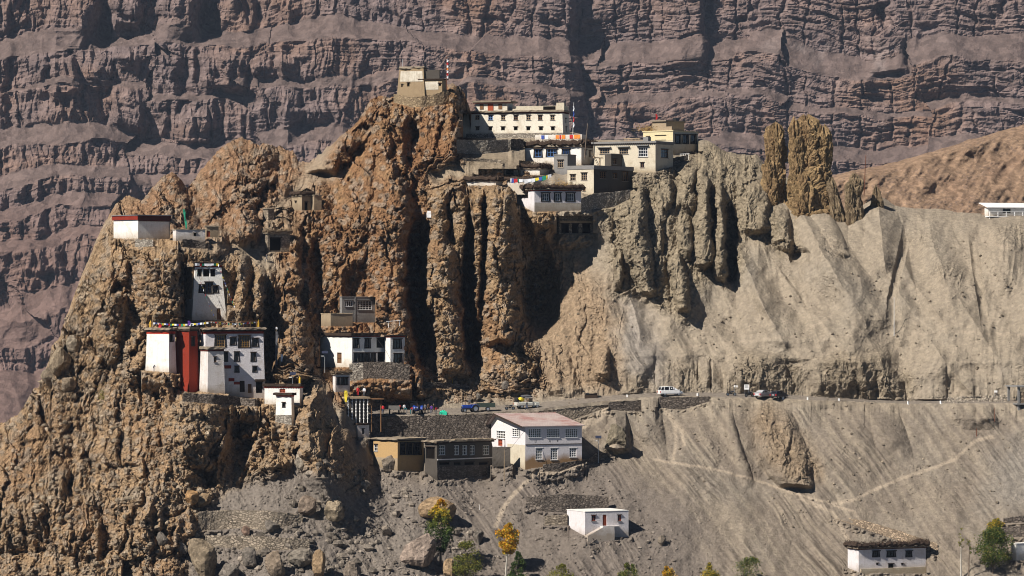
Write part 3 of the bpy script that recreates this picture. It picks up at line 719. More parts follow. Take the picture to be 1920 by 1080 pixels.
def emit_far():
    NCb, NRb = 950, 400
    x = np.linspace(-120, 2040, NCb); y = np.linspace(860, -70, NRb)
    X, Yp = np.meshgrid(x, y)
    W = Yp + fbm(X / 420, Yp / 260, 200, 3) * 62 + fbm(X / 90, Yp / 120, 205, 3) * 14
    W = W + np.interp(X, [-120, 150, 400, 700, 1000, 1300, 1920], [-8, 20, 6, 0, 4, -6, -18])
    fv = worley(X / 260 + fbm(X / 80, Yp / 80, 203, 2) * .2, Yp / 520, 31)[2]; W = W + (fv - .5) * 34
    # bands: (from py, slope as metres back per metre up)
    bands = [(-200,.16),(64,.16),(72,1.7),(104,1.7),(110,.10),(172,.16),(178,1.2),(188,1.2),(193,.10),(258,.14),(266,1.6),(290,1.6),(295,.22),(332,.22),(338,1.3),(362,1.3),(366,.3),(400,.3),(406,1.3),(430,1.3),(434,.3),(476,.3),(482,1.2),(502,1.2),(508,.35),(566,.35),(572,1.2),(612,1.2),(617,.35),(664,.35),(670,1.4),(760,1.4),(900,1.4)]
    bp = np.array([b[0] for b in bands], float); bs = np.array([b[1] for b in bands])
    ww = np.arange(-260, 1000, .5); sl = np.interp(ww, bp, bs)
    T = np.cumsum(sl) * .5 * .34; T = T - np.interp(860, ww, T)
    cliff = 1 - sstep(.4, 1.2, np.interp(W, ww, sl))
    D = 2350 - np.interp(W, ww, T) * 1.0
    # buttresses standing out and gullies between
    but = ridged((X + fbm(X / 120, Yp / 120, 210, 3) * 50) / 190, Yp / 420, 215, 3) - .6
    D -= but * 19 * np.interp(X, [0, 600, 1000, 1920], [1.15, 1, .7, .55])
    fl = ridged((X + perlin(X / 40, Yp / 40, 219) * 8) / 36, Yp / 210, 220, 3) - .6
    D -= cliff * fl * (3.5 + 4.5 * sstep(1000, 600, X)) * np.interp(X, [0, 500, 1000, 1920], [1.3, 1, .5, .5])
    lay = perlin(X / 400, W / 7.0, 225) + .7 * perlin(X / 220, W / 3.3, 226) + .6 * perlin(X / 700, W / 15, 227)
    D += np.tanh(lay * 2.2) * .6 * (.3 + .7 * cliff)
    lf = sstep(1050, 650, X); xs_ = X + fbm(X / 30, Yp / 30, 231, 3) * 8
    q1 = [p * lf + q * (1 - lf) for p, q in zip(facets(xs_ / 26, W / 66, 41), facets(xs_ / 80, W / 11, 43))]; q2 = [p * lf + q * (1 - lf) for p, q in zip(facets(X / 11, W / 20, 42), facets(X / 26, W / 5, 44))]
    D -= cliff * (q1[0] * 1.7 - (1 - q1[1]) * .4 + q2[0] * .7) + fbm(X / 14, Yp / 14, 230, 4, .7) * (.9 + .8 * cliff)
    crack = np.clip(.10 - np.abs(perlin((X + perlin(X / 20, Yp / 20, 238) * 6) / 46, Yp / 260, 239)), 0, 1) * 10
    D += cliff * crack * 3
    D += np.clip(perlin(X / 60, W / 22, 236) - .3, 0, 1) * 9 * cliff
    ribs = [
     [(-70,150,20,60,24),(60,150,24,70,30),(92,160,0,70,30)],[(-70,240,22,50,20),(40,240,24,50,22),(60,240,0,50,20)],
     [(-70,330,28,40,40),(50,340,30,46,40),(80,345,0,46,36)],[(-70,420,0,6,8),(-60,400,-26,20,12),(60,400,-26,22,12),(76,400,0,20,10)],
     [(-70,205,-18,14,12),(70,200,-20,16,12),(90,200,0,12,10)],
     [(90,100,0,40,26),(120,110,20,60,34),(170,130,18,60,30),(190,140,0,60,30)],[(100,180,0,40,26),(130,185,20,40,26),(150,190,18,40,26),(172,190,0,40,20)],
     [(86,240,0,30,22),(110,245,16,36,24),(135,250,0,36,20)],[(92,420,0,40,34),(110,425,20,50,40),(160,430,24,60,36),(176,440,0,60,30)],
     [(104,490,0,30,18),(120,492,14,34,18),(150,495,0,34,18)],[(104,535,0,20,16),(118,538,14,22,18),(152,540,0,22,18)],
     [(160,240,0,40,30),(185,245,16,46,32),(235,248,16,46,28),(250,250,0,40,28)],[(200,375,0,40,16),(220,376,14,44,18),(262,376,12,44,18),(270,376,0,40,18)],
     [(210,605,0,60,40),(235,600,-18,60,44),(265,600,-18,60,40),(276,600,0,60,40)],[(240,300,0,8,8),(280,300,0,8,8)],
     [(-70,1060,22,500,20),(60,1062,24,450,22),(110,1066,24,400,24),(270,1080,22,340,26),(420,1090,0,300,20)],
     [(30,1110,0,14,40),(60,1105,-12,30,40),(115,1110,-16,40,50),(125,1115,0,30,40)],
     [(122,1075,0,18,30),(140,1078,-10,20,40),(210,1095,-12,24,60),(250,1110,-10,30,60),(262,1120,0,24,50)],
     [(-70,1310,20,90,12),(80,1314,20,90,14),(128,1316,0,90,14)],[(0,1660,0,10,16),(20,1652,-14,12,16),(40,1660,-14,12,18),(60,1668,0,10,16)],
     [(70,1680,12,60,14),(130,1690,14,70,16),(140,1692,0,60,14)],[(150,1780,0,60,50),(185,1760,-14,50,50),(205,1755,0,40,40)],
     [(160,1850,0,50,40),(185,1840,-12,60,60),(200,1850,0,60,50)],[(60,1500,0,20,14),(70,1520,0,20,14)],
     [(300,60,0,50,40),(340,70,16,60,44),(390,80,0,60,44)],[(440,60,0,80,50),(470,70,14,90,50),(520,90,0,90,44)],[(470,90,0,30,30),(500,110,12,50,34),(560,120,0,50,30)],
     [(300,230,0,60,40),(340,235,14,60,44),(380,240,0,60,40)],[(560,40,0,60,40),(600,50,12,70,40),(640,50,0,70,40)],
    ]
    Xw = X + fbm(X / 50, Yp / 50, 240, 3) * 14; Yw = Yp + fbm(X / 50, Yp / 50, 244, 3) * 12
    for rib in ribs:
        a = np.array(rib, float)
        cx = np.interp(Yw, a[:, 0], a[:, 1]); pr = np.interp(Yw, a[:, 0], a[:, 2], left=0, right=0)
        d = np.where(Xw < cx, (cx - Xw) / np.interp(Yw, a[:, 0], a[:, 3]), (Xw - cx) / np.interp(Yw, a[:, 0], a[:, 4]))
        D -= .75 * pr * np.clip(1 - np.clip(d, 0, 1) ** 2, 0, 1) ** .7
    Cc = np.zeros(X.shape + (3,), np.float32) + np.array((.270, .190, .150), np.float32)
    nb = fbm(X / 200, Yp / 140, 250, 4); ns = perlin(X / 500, W / 9, 255) + .6 * perlin(X / 300, W / 4, 256)
    Cc = mixm(Cc, cliff * np.clip(.5 + ns * .6, 0, 1), (.255, .188, .166))
    Cc = mixm(Cc, cliff * np.clip(ns * 1.2, 0, .7), (.285, .20, .158))
    Cc = mixm(Cc, cliff * np.clip(nb * 1.7, 0, .8), (.29, .175, .112))
    Cc = mixm(Cc, np.clip(-nb * 1.5, 0, .6), (.22, .172, .158))
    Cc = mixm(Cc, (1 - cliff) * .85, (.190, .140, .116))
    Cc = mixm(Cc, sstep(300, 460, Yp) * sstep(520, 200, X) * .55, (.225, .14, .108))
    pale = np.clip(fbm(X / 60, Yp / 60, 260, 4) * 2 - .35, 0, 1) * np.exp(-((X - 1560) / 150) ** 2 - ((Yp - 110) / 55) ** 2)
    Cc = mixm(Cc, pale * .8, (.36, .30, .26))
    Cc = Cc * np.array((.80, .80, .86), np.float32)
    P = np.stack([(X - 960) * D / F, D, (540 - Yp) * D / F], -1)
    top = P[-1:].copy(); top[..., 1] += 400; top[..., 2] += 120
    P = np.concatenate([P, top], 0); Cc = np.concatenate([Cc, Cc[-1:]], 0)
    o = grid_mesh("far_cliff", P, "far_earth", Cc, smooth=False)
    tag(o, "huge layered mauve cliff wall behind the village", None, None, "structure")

def emit_hill():
    x = np.linspace(1480, 2060, 260); t = np.linspace(0, 1, 150)[:, None]
    sk = np.interp(x, [1480, 1560, 1600, 1660, 1720, 1800, 1860, 1920, 2060], [352, 330, 319, 309, 292, 268, 250, 233, 200]) + fbm(x / 30, x * 0 + 1, 300, 4) * 4
    X = np.repeat(x[None], 150, 0); Yp = 470 + (sk[None] - 470) * t
    D = 1000 + (470 - Yp) * .16 * 1.7 + (X - 1700) * .06
    D -= fbm(X / 90, Yp / 60, 301, 4) * 7 + ridged((X + Yp * .8) / 60, (Yp - X * .5) / 160, 304, 3) * 2.5
    d1, d2, cv = worley(X / 6, Yp / 4, 9)
    thick = np.clip(.35 + fbm(X / 60, Yp / 40, 308, 3) * 1.6, 0, 1) * sstep(420, 1000, 1920 - X + 620 + (Yp - 300) * -1.0)
    rk = np.clip(.5 - d1, 0, 1) * (cv > .55) * np.clip(.5 + fbm(X / 60, Yp / 40, 308, 3) * 1.8, 0, 1)
    D -= rk * 1.2
    D += 12 * np.clip(1 - (Yp - sk[None]) / 14, 0, 1) ** 2
    Cc = np.zeros(X.shape + (3,), np.float32) + np.array((.30, .20, .132), np.float32)
    Cc = mixm(Cc, np.clip(fbm(X / 80, Yp / 40, 312, 4) * 1.5, 0, .6), (.25, .16, .108))
    Cc = mixm(Cc, np.clip(rk * 3, 0, .75), (.17, .12, .095))
    P = np.stack([(X - 960) * D / F, D, (540 - Yp) * D / F], -1)
    top = P[-1:]; back = []
    for dy, dz in ((6, 1), (30, 16), (120, 80)):
        q = top.copy(); q[..., 1] += dy; q[..., 2] -= dz; back.append(q)
    o = grid_mesh("brown_hill", np.concatenate([P] + back, 0), "hill_earth", np.concatenate([Cc] + [Cc[-1:]] * 3, 0))
    tag(o, "smooth reddish brown hillside with scattered dark shrubs behind the ridge", None, None, "structure")
emit_far(); emit_hill()
# ------------------------------------------------------------------ materials of the built things
plaster("limewash", (.80, .77, .72), (.52, .42, .31), .45, .5)
plaster("old_limewash", (.74, .68, .57), (.46, .36, .24), .55, .55)
plaster("stained_limewash", (.70, .65, .62), (.40, .31, .22), .6, .5)
plaster("pinkish_limewash", (.70, .655, .66), (.48, .40, .33), .5, .5)
plaster("cream_plaster", (.60, .53, .41), (.36, .27, .17), .5, .5)
plaster("yellow_plaster", (.66, .56, .34), (.60, .44, .20), .3, .2)
plaster("ochre_plaster", (.46, .30, .14), (.34, .23, .12), .4, .2)
plaster("mud_plaster", (.35, .27, .18), (.25, .185, .12), .5, .5)
plaster("worn_wash", (.72, .66, .55), (.33, .25, .16), 1.1, .9)
plaster("red_clay", (.24, .030, .014), (.17, .022, .012), .4, .4)
plaster("grey_concrete", (.23, .22, .21), (.14, .13, .125), .5, .5)
plaster("dark_shade_plaster", (.085, .073, .062), (.05, .042, .034), .5, .4)  # near-black: shade is painted into the colour of walls facing off the sun
plain("red_band", (.22, .028, .016), .9, .1)
plain("maroon", (.085, .020, .014), .9, .1)
plain("bright_red", (.45, .05, .025), .85, .1)
plain("roof_earth", (.26, .21, .155), 1, .05)
plain("dark_timber", (.045, .03, .022), .9, .1)
plain("timber", (.19, .10, .05), .85, .1)
plain("pale_timber", (.42, .31, .2), .85, .1)
plain("black_paint", (.018, .016, .016), .7, .2)
plain("white_paint", (.78, .76, .73), .6, .25, .12)
plain("blue_paint", (.10, .22, .50), .5, .3, .15)
plain("blue_deep", (.03, .09, .30), .45, .4, .2)
plain("yellow_paint", (.70, .42, .05), .7, .2)
plain("lattice_gold", (.26, .14, .03), .8, .2)
plain("red_door", (.33, .07, .03), .8, .2)
plain("orange_cloth", (.75, .24, .05), .95, .05)
plain("red_cloth", (.50, .035, .04), .95, .05)
plain("blue_cloth", (.06, .10, .36), .95, .05)
plain("white_cloth", (.80, .80, .82), .95, .05)
plain("yellow_cloth", (.75, .58, .06), .95, .05)
plain("green_cloth", (.03, .26, .16), .95, .05)
plain("teal_tarp", (.02, .48, .30), .6, .3)
plain("purple_cloth", (.12, .05, .26), .95, .05)
plain("metal_grey", (.32, .32, .33), .5, .4, .2, 3, .6)
plain("pole_grey", (.42, .42, .42), .6, .3)
plain("rusty_pole", (.16, .06, .035), .8, .2)
plain("panel_blue", (.03, .035, .06), .3, .5)
plain("rubber", (.02, .02, .02), .8, .2)
plain("chrome", (.55, .55, .56), .3, .5, .1, 3, .8)
plain("headlight", (.75, .75, .72), .2, .6, .1)
plain("taillight", (.45, .02, .015), .3, .5, .1)
plain("car_white", (.80, .79, .78), .3, .5, .05)
plain("car_silver", (.50, .50, .51), .3, .5, .05, 3, .3)
plain("car_navy", (.018, .022, .035), .3, .5, .05)
plain("truck_cream", (.55, .54, .48), .45, .4, .1)
plain("tractor_blue", (.015, .05, .30), .4, .4, .1)
plain("skin", (.34, .19, .12), .7, .3, .1)
plain("hair", (.015, .012, .01), .7, .3, .1)
plain("straw", (.36, .23, .09), 1, .02, .35, 4, 0, .05)
plain("brush", (.065, .045, .034), 1, .02, .5, 5, 0, .06)
plain("brush_pale", (.16, .115, .075), 1, .02, .4, 5, 0, .06)
plain("bark", (.17, .13, .10), 1, .05, .35)
plain("pale_bark", (.46, .42, .36), 1, .05, .3)
plain("wire_black", (.02, .02, .02), .7, .2)
plain("tank_black", (.015, .015, .015), .4, .4)
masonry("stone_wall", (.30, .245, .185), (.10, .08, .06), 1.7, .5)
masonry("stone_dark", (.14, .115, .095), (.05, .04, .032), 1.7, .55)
masonry("stone_grey", (.34, .30, .25), (.11, .09, .07), 1.9, .45)
masonry("stone_orange", (.30, .225, .155), (.10, .075, .055), 2.0, .6)
# faded red metal roof
m, nt, b = new_mat("roof_metal")
co = obj_coords(nt)
n1 = noise_tex(nt, co, .12, 4, .6); n2 = noise_tex(nt, obj_coords(nt, (.3, .3, 1)), 2.2, 4, .6)
c = mixc(nt, ramp(nt, n1, .42, .60), (.34, .275, .255), (.28, .12, .105)); c = mixc(nt, ramp(nt, n2, .35, .75), c, (.42, .35, .32))
nt.links.new(c, b.inputs["Base Color"]); b.inputs["Roughness"].default_value = .55; b.inputs["Specular IOR Level"].default_value = .3
# window glass: dark room behind
m, nt, b = new_mat("pane"); b.inputs["Base Color"].default_value = (.012, .013, .016, 1); b.inputs["Roughness"].default_value = .12; b.inputs["Specular IOR Level"].default_value = .5
m, nt, b = new_mat("void"); b.inputs["Base Color"].default_value = (.010, .008, .007, 1); b.inputs["Roughness"].default_value = 1; b.inputs["Specular IOR Level"].default_value = 0
# ochre base gable wall: brown splash stain along the foot (dirt with a shape of its own)
m, nt, b = new_mat("splashed_limewash")
g = nt.nodes.new("ShaderNodeTexCoord"); sp = nt.nodes.new("ShaderNodeSeparateXYZ"); nt.links.new(g.outputs["Object"], sp.inputs[0])
co = obj_coords(nt); n1 = noise_tex(nt, co, .5, 5, .6); n3 = noise_tex(nt, co, 5, 4, .6)
ad = nt.nodes.new("ShaderNodeMath"); ad.operation = 'MULTIPLY_ADD'; ad.inputs[1].default_value = 2.4; nt.links.new(n1, ad.inputs[0])
sc = nt.nodes.new("ShaderNodeMath"); sc.operation = 'MULTIPLY'; sc.inputs[1].default_value = -1.0; nt.links.new(sp.outputs[2], sc.inputs[0]); nt.links.new(sc.outputs[0], ad.inputs[2])
f = ramp(nt, ad.outputs[0], -1.4 + 1, .9)
c = mixc(nt, ramp(nt, n3, .35, .8), (.70, .655, .66), (.58, .53, .52))
mr = nt.nodes.new("ShaderNodeMapRange"); mr.inputs[1].default_value = -1.5; mr.inputs[2].default_value = -.3; nt.links.new(ad.outputs[0], mr.inputs[0])
c = mixc(nt, mr.outputs[0], c, (.30, .18, .09))
nt.links.new(c, b.inputs["Base Color"]); bump(nt, b, n3, .4, .06)

# ------------------------------------------------------------------ hillside fitting
def fit_ground(base, top, clear=1.6, down=45, side=10, push=True):
    """seat the slope against a wall. base: rows (px, py, Y) along the wall foot, top: rows (px, py)"""
    b = np.array(base, float); t = np.array(top, float)
    c0 = max(0, int(np.searchsorted(pxs, b[0, 0] - side))); c1 = min(NC, int(np.searchsorted(pxs, b[-1, 0] + side)) + 1)
    for c in range(c0, c1):
        x = pxs[c]; xi = min(max(x, b[0, 0]), b[-1, 0])
        w = 1 - min(1, abs(x - xi) / side)
        pb = np.interp(xi, b[:, 0], b[:, 1]); Yb = np.interp(xi, b[:, 0], b[:, 2]); pt = np.interp(xi, t[:, 0], t[:, 1])
        col = Yt[:, c]; py = PY[:, c]
        off = Yb - .05 - np.interp(-pb, -py, col)
        col = np.where(py >= pb, col + off * w * np.clip(1 - (py - pb) / down, 0, 1) ** 1.3, col)
        if push and w > .3:
            q = py - pb; lump_ = perlin(np.full_like(py, x / 9), py / 8, 590) * .9 + perlin(np.full_like(py, x / 4), py / 4, 591) * .35 - .6
            lim = Yb - .05 - np.clip(q, 0, 12) * .045 + np.clip((q - 16) / 14, 0, 9) ** 2 * 1.6 + lump_ * np.clip(q / 3, 0, 1)
            col = np.where((q >= 0) & (q < 60), np.minimum(col, lim), col)
        if push and w > .999:
            ins = (py < pb) & (py > pt)
            col = np.where(ins, np.maximum(col, Yb + clear), col)
        Yt[:, c] = col

class House:
    """a rectangular building: corner edge at cx, left face to xl, right face to xr (photo px), turned by th degrees"""
    def __init__(s, name, label, cat, xl, cx, xr, yb, yt, th, mat="limewash", Y=None, dY=0.0, gl=None, gr=None, fd=2.5, taper=0.0, group=None, down=45, clear=1.6, top=True, fit=True):
        s.th = math.radians(th); s.cx = cx; s.yb = yb
        if Y is None: Y = depth_soft(cx, yb + 3)
        Y += dY; s.Y = Y
        s.kc = (cx - 960) / F
        s.LA = s.xa(xr); s.LB = s.yb_(xl)
        s.z0 = (540 - yb) / F * Y
        s.H = (yb - yt) / F * Y
        s.fd = fd; s.taper = taper; s.mat = mat; s.top = top
        gl = yb if gl is None else gl; gr = yb if gr is None else gr
        if fit:
            fit_ground([(xl, gl, Y + s.LB * math.cos(s.th)), (cx, yb, Y), (xr, gr, Y + s.LA * math.sin(s.th))], [(xl, yt), (xr, yt)], clear, down)
        s.o = thing(name, label, cat, (s.kc * Y, Y, s.z0), s.th, group)
        s.holes = {'R': [], 'L': []}
    def xa(s, px):
        k = (px - 960) / F; return s.Y * (k - s.kc) / (math.cos(s.th) - k * math.sin(s.th))
    def yb_(s, px):
        k = (px - 960) / F; return s.Y * (s.kc - k) / (math.sin(s.th) + k * math.cos(s.th))
    def spx(s, face, px): return s.xa(px) if face == 'R' else s.yb_(px)
    def zpy(s, face, px, py):
        Yd = s.Y + (s.xa(px) * math.sin(s.th) if face == 'R' else s.yb_(px) * math.cos(s.th))
        return (540 - py) / F * Yd - s.z0
    def P(s, face, u, z, out=0.0):
        """local point on a face: u along it, z up, out metres proud"""
        h = max(0, z / s.H) * s.taper if s.taper else 0.0
        L = s.LA if face == 'R' else s.LB
        uu = h + u * (L - 2 * h) / L
        return (uu, h - out, z) if face == 'R' else (h - out, uu, z)
    def slab(s, mb, face, u0, z0, u1, z1, o0, o1):
        """box on a face between two proud distances"""
        p = [s.P(face, u, z, o) for o in (o0, o1) for (u, z) in ((u0, z0), (u1, z0), (u1, z1), (u0, z1))]
        mb.hexa([p[0], p[1], p[2], p[3], p[4], p[5], p[6], p[7]])
    def win(s, face, p0, q0, p1, q1, style='wood', nx=2, ny=2, frame=None, name='window'):
        pm = (p0 + p1) / 2
        u0, u1 = sorted((s.spx(face, p0), s.spx(face, p1)))
        z1 = s.zpy(face, pm, q0); z0 = s.zpy(face, pm, q1)
        L = s.LA if face == 'R' else s.LB
        u0 = max(.05, u0); u1 = min(L - .05, u1); z0 = max(.02, z0); z1 = min(s.H - .02, z1)
        if u1 - u0 < .08 or z1 - z0 < .08: return
        s.holes[face].append((u0, z0, u1, z1))
        mb = MB(); sl = s.slab
        w = min(.09, (u1 - u0) * .14)
        fr = {'wood': 'timber', 'tib': 'dark_timber', 'grid': 'white_paint', 'blue': 'blue_paint', 'hole': 'dark_timber', 'door': 'timber', 'lattice': 'white_paint', 'gold': 'lattice_gold', 'white': 'white_paint'}[style]
        if frame: fr = frame
        d0, d1 = -.16, -.06
        if style == 'hole':
            sl(mb, face, u0, z1 - w, u1, z1, -.2, -.02)
        else:
            sl(mb, face, u0, z0, u0 + w, z1, d0, d1); sl(mb, face, u1 - w, z0, u1, z1, d0, d1)
            sl(mb, face, u0 + w, z0, u1 - w, z0 + w, d0, d1); sl(mb, face, u0 + w, z1 - w, u1 - w, z1, d0, d1)
            mw = w * .55 if style != 'lattice' else w * 1.2
            if style == 'lattice': nx = max(2, nx)
            for i in range(1, nx):
                u = u0 + (u1 - u0) * i / nx; sl(mb, face, u - mw / 2, z0 + w, u + mw / 2, z1 - w, d0 + .01, d1 - .01)
            for j in range(1, ny):
                z = z0 + (z1 - z0) * j / ny; sl(mb, face, u0 + w, z - mw / 2, u1 - w, z + mw / 2, d0 + .02, d1 - .02)
        wo = mb.build('door' if style == 'door' else name, fr, s.o)
        mb = MB(); mb.quad(s.P(face, u0, z0, -.22), s.P(face, u1, z0, -.22), s.P(face, u1, z1, -.22), s.P(face, u0, z1, -.22))
        mb.build('panel' if style == 'door' else 'pane', {'hole': 'void', 'door': frame or 'red_door'}.get(style, 'pane'), wo)
        if style == 'tib':
            mb = MB(); e = .22 * min(1, (u1 - u0)); f = .36 * min(1, (u1 - u0))
            for a0, a1, b0, b1 in ((u0 - e, u0, u0 - f, u0), (u1, u1 + e, u1, u1 + f)):
                pts = [s.P(face, b0, z0 - .14, o) for o in (0.005,)] + [s.P(face, b1, z0 - .14, .005), s.P(face, a1, z1, .005), s.P(face, a0, z1, .005)]
                pts2 = [s.P(face, b0, z0 - .14, .05), s.P(face, b1, z0 - .14, .05), s.P(face, a1, z1, .05), s.P(face, a0, z1, .05)]
                mb.hexa(pts + pts2)
            sl(mb, face, u0, z0 - .14, u1, z0, .005, .05)
            mb.build('surround', 'black_paint', wo)
            mb = MB(); sl(mb, face, u0 - f, z1, u1 + f, z1 + .16, .005, .30); mb.build('lintel', 'dark_timber', wo)
        elif style in ('wood', 'gold', 'white', 'blue', 'grid', 'lattice', 'hole') and z1 + .2 < s.H:
            mb = MB(); sl(mb, face, u0 - .12, z1, u1 + .12, z1 + .11, .005, .16 if style != 'lattice' else .06); mb.build('lintel', 'dark_timber' if style != 'lattice' else 'white_paint', wo)
            if style != 'hole':
                mb = MB(); sl(mb, face, u0 - .08, z0 - .08, u1 + .08, z0, .005, .12); mb.build('sill', 'grey_concrete' if style != 'lattice' else 'white_paint', wo)
        return wo
    def face_mesh(s, mb, face):
        L = s.LA if face == 'R' else s.LB
        hs = s.holes[face]
        us = sorted(set([0, L] + [h[0] for h in hs] + [h[2] for h in hs])); zs = sorted(set([-s.fd, 0, s.H] + [h[1] for h in hs] + [h[3] for h in hs]))
        for i in range(len(us) - 1):
            for j in range(len(zs) - 1):
                um = (us[i] + us[i + 1]) / 2; zm = (zs[j] + zs[j + 1]) / 2
                if any(h[0] < um < h[2] and h[1] < zm < h[3] for h in hs): continue
                mb.quad(s.P(face, us[i], zs[j]), s.P(face, us[i + 1], zs[j]), s.P(face, us[i + 1], zs[j + 1]), s.P(face, us[i], zs[j + 1]))
        for (u0, z0, u1, z1) in hs:
            for (a, c) in (((u0, z0), (u1, z0)), ((u1, z0), (u1, z1)), ((u1, z1), (u0, z1)), ((u0, z1), (u0, z0))):
                mb.quad(s.P(face, *a), s.P(face, *c), s.P(face, *c, -.26), s.P(face, *a, -.26))
    def finish(s, wall_name='wall'):
        mb = MB()
        s.face_mesh(mb, 'R'); s.face_mesh(mb, 'L')
        t = s.taper
        B = [(s.LA, 0), (s.LA, s.LB), (0, s.LB)]
        T = [(s.LA - t, t), (s.LA - t, s.LB - t), (t, s.LB - t)]
        for i in (0, 1):
            mb.quad((*B[i], -s.fd), (*B[i + 1], -s.fd), (*T[i + 1], s.H), (*T[i], s.H))
        if s.top: mb.quad((t, t, s.H - .02), (s.LA - t, t, s.H - .02), (s.LA - t, s.LB - t, s.H - .02), (t, s.LB - t, s.H - .02))
        s.wall = mb.build(wall_name, s.mat, s.o)
        return s
    def facade(s, face, name, mat):
        keep = s.fd; mb = MB(); v0 = len(mb.v); s.fd = keep; s.face_mesh(mb, face)
        d = (0, -.02, 0) if face == 'R' else (-.02, 0, 0)
        mb.v = [(x + d[0], y + d[1], z) for x, y, z in mb.v]
        return mb.build(name, mat, s.o)
    def lbox(s, name, mat, a0, b0, z0, a1, b1, z1, parent=None):
        mb = MB(); mb.box(a0, b0, z0, a1, b1, z1); return mb.build(name, mat, parent or s.o)
    def cap(s, name, mat, z0, z1, ov, parent=None, jag=0.0):
        """slab over the whole plan, overhanging by ov; optional uneven edge"""
        t = s.taper
        a0, b0, a1, b1 = t - ov, t - ov, s.LA - t + ov, s.LB - t + ov
        if not jag: return s.lbox(name, mat, a0, b0, z0, a1, b1, z1, parent)
        mb = MB(); n = max(4, int((a1 - a0) / .5)); m_ = max(4, int((b1 - b0) / .5))
        ring = [(a0 + (a1 - a0) * i / n, b0) for i in range(n)] + [(a1, b0 + (b1 - b0) * i / m_) for i in range(m_)] + [(a1 - (a1 - a0) * i / n, b1) for i in range(n)] + [(a0, b1 - (b1 - b0) * i / m_) for i in range(m_)]
        r = random.Random(len(name) + int(s.cx))
        lo = [(x + r.uniform(-jag, jag), y + r.uniform(-jag, jag), z0 + r.uniform(-jag, jag) * .5) for x, y in ring]
        hi = [(x + r.uniform(-jag, jag), y + r.uniform(-jag, jag), z1 + r.uniform(-jag, jag)) for x, y in ring]
        k = len(ring); mb.v = lo + hi
        for i in range(k): mb.f.append((i, (i + 1) % k, k + (i + 1) % k, k + i)); mb.m.append(0)
        mb.f.append(tuple(range(k))[::-1]); mb.m.append(0); mb.f.append(tuple(range(k, 2 * k))); mb.m.append(0)
        return mb.build(name, mat, parent or s.o)
    def brush(s, name, z0, h, ov=.35, mat='brush', n=900, only=None, seed=1):
        """piled firewood and brush along the roof edge: a lumpy roll bristling with twigs"""
        mb = MB(); r = random.Random(seed)
        t = s.taper
        c = [(t - ov, t - ov), (s.LA - t + ov, t - ov), (s.LA - t + ov, s.LB - t + ov), (t - ov, s.LB - t + ov)]
        segs = [(c[0], c[1]), (c[0], c[3]), (c[1], c[2])]
        rad = h * .55
        for (p, q) in segs:
            L = math.hypot(q[0] - p[0], q[1] - p[1]); k = max(3, int(L / .45))
            pts = []; rs = []
            for i in range(k + 1):
                f = i / k
                pts.append((p[0] + (q[0] - p[0]) * f, p[1] + (q[1] - p[1]) * f, z0 + rad * .8 + r.uniform(-.18, .2) * h)); rs.append(rad * r.uniform(.6, 1.0))
            mb.tube(pts, rs, 7)
            for i in range(int(n * L / 12)):
                f = r.random(); x = p[0] + (q[0] - p[0]) * f; y = p[1] + (q[1] - p[1]) * f; z = z0 + rad * .8 + r.uniform(-rad, rad * 1.1)
                d = Vector((r.uniform(-1, 1), r.uniform(-1, 1), r.uniform(-.55, .8))).normalized() * r.uniform(.35, .95)
                e = Vector((r.uniform(-1, 1), r.uniform(-1, 1), r.uniform(-1, 1))).normalized() * .035
                a = Vector((x, y, z)); nv = len(mb.v)
                mb.v += [tuple(a - e), tuple(a + e), tuple(a + d)]; mb.f.append((nv, nv + 1, nv + 2)); mb.m.append(0)
        o = mb.build(name, mat, s.o); o["kind"] = "stuff"
        return o

def pt(px, py, dY=0.0, Y=None):
    Y = (float(depth(px, py)) if Y is None else Y) + dY
    return Vector(at(px, py, Y))

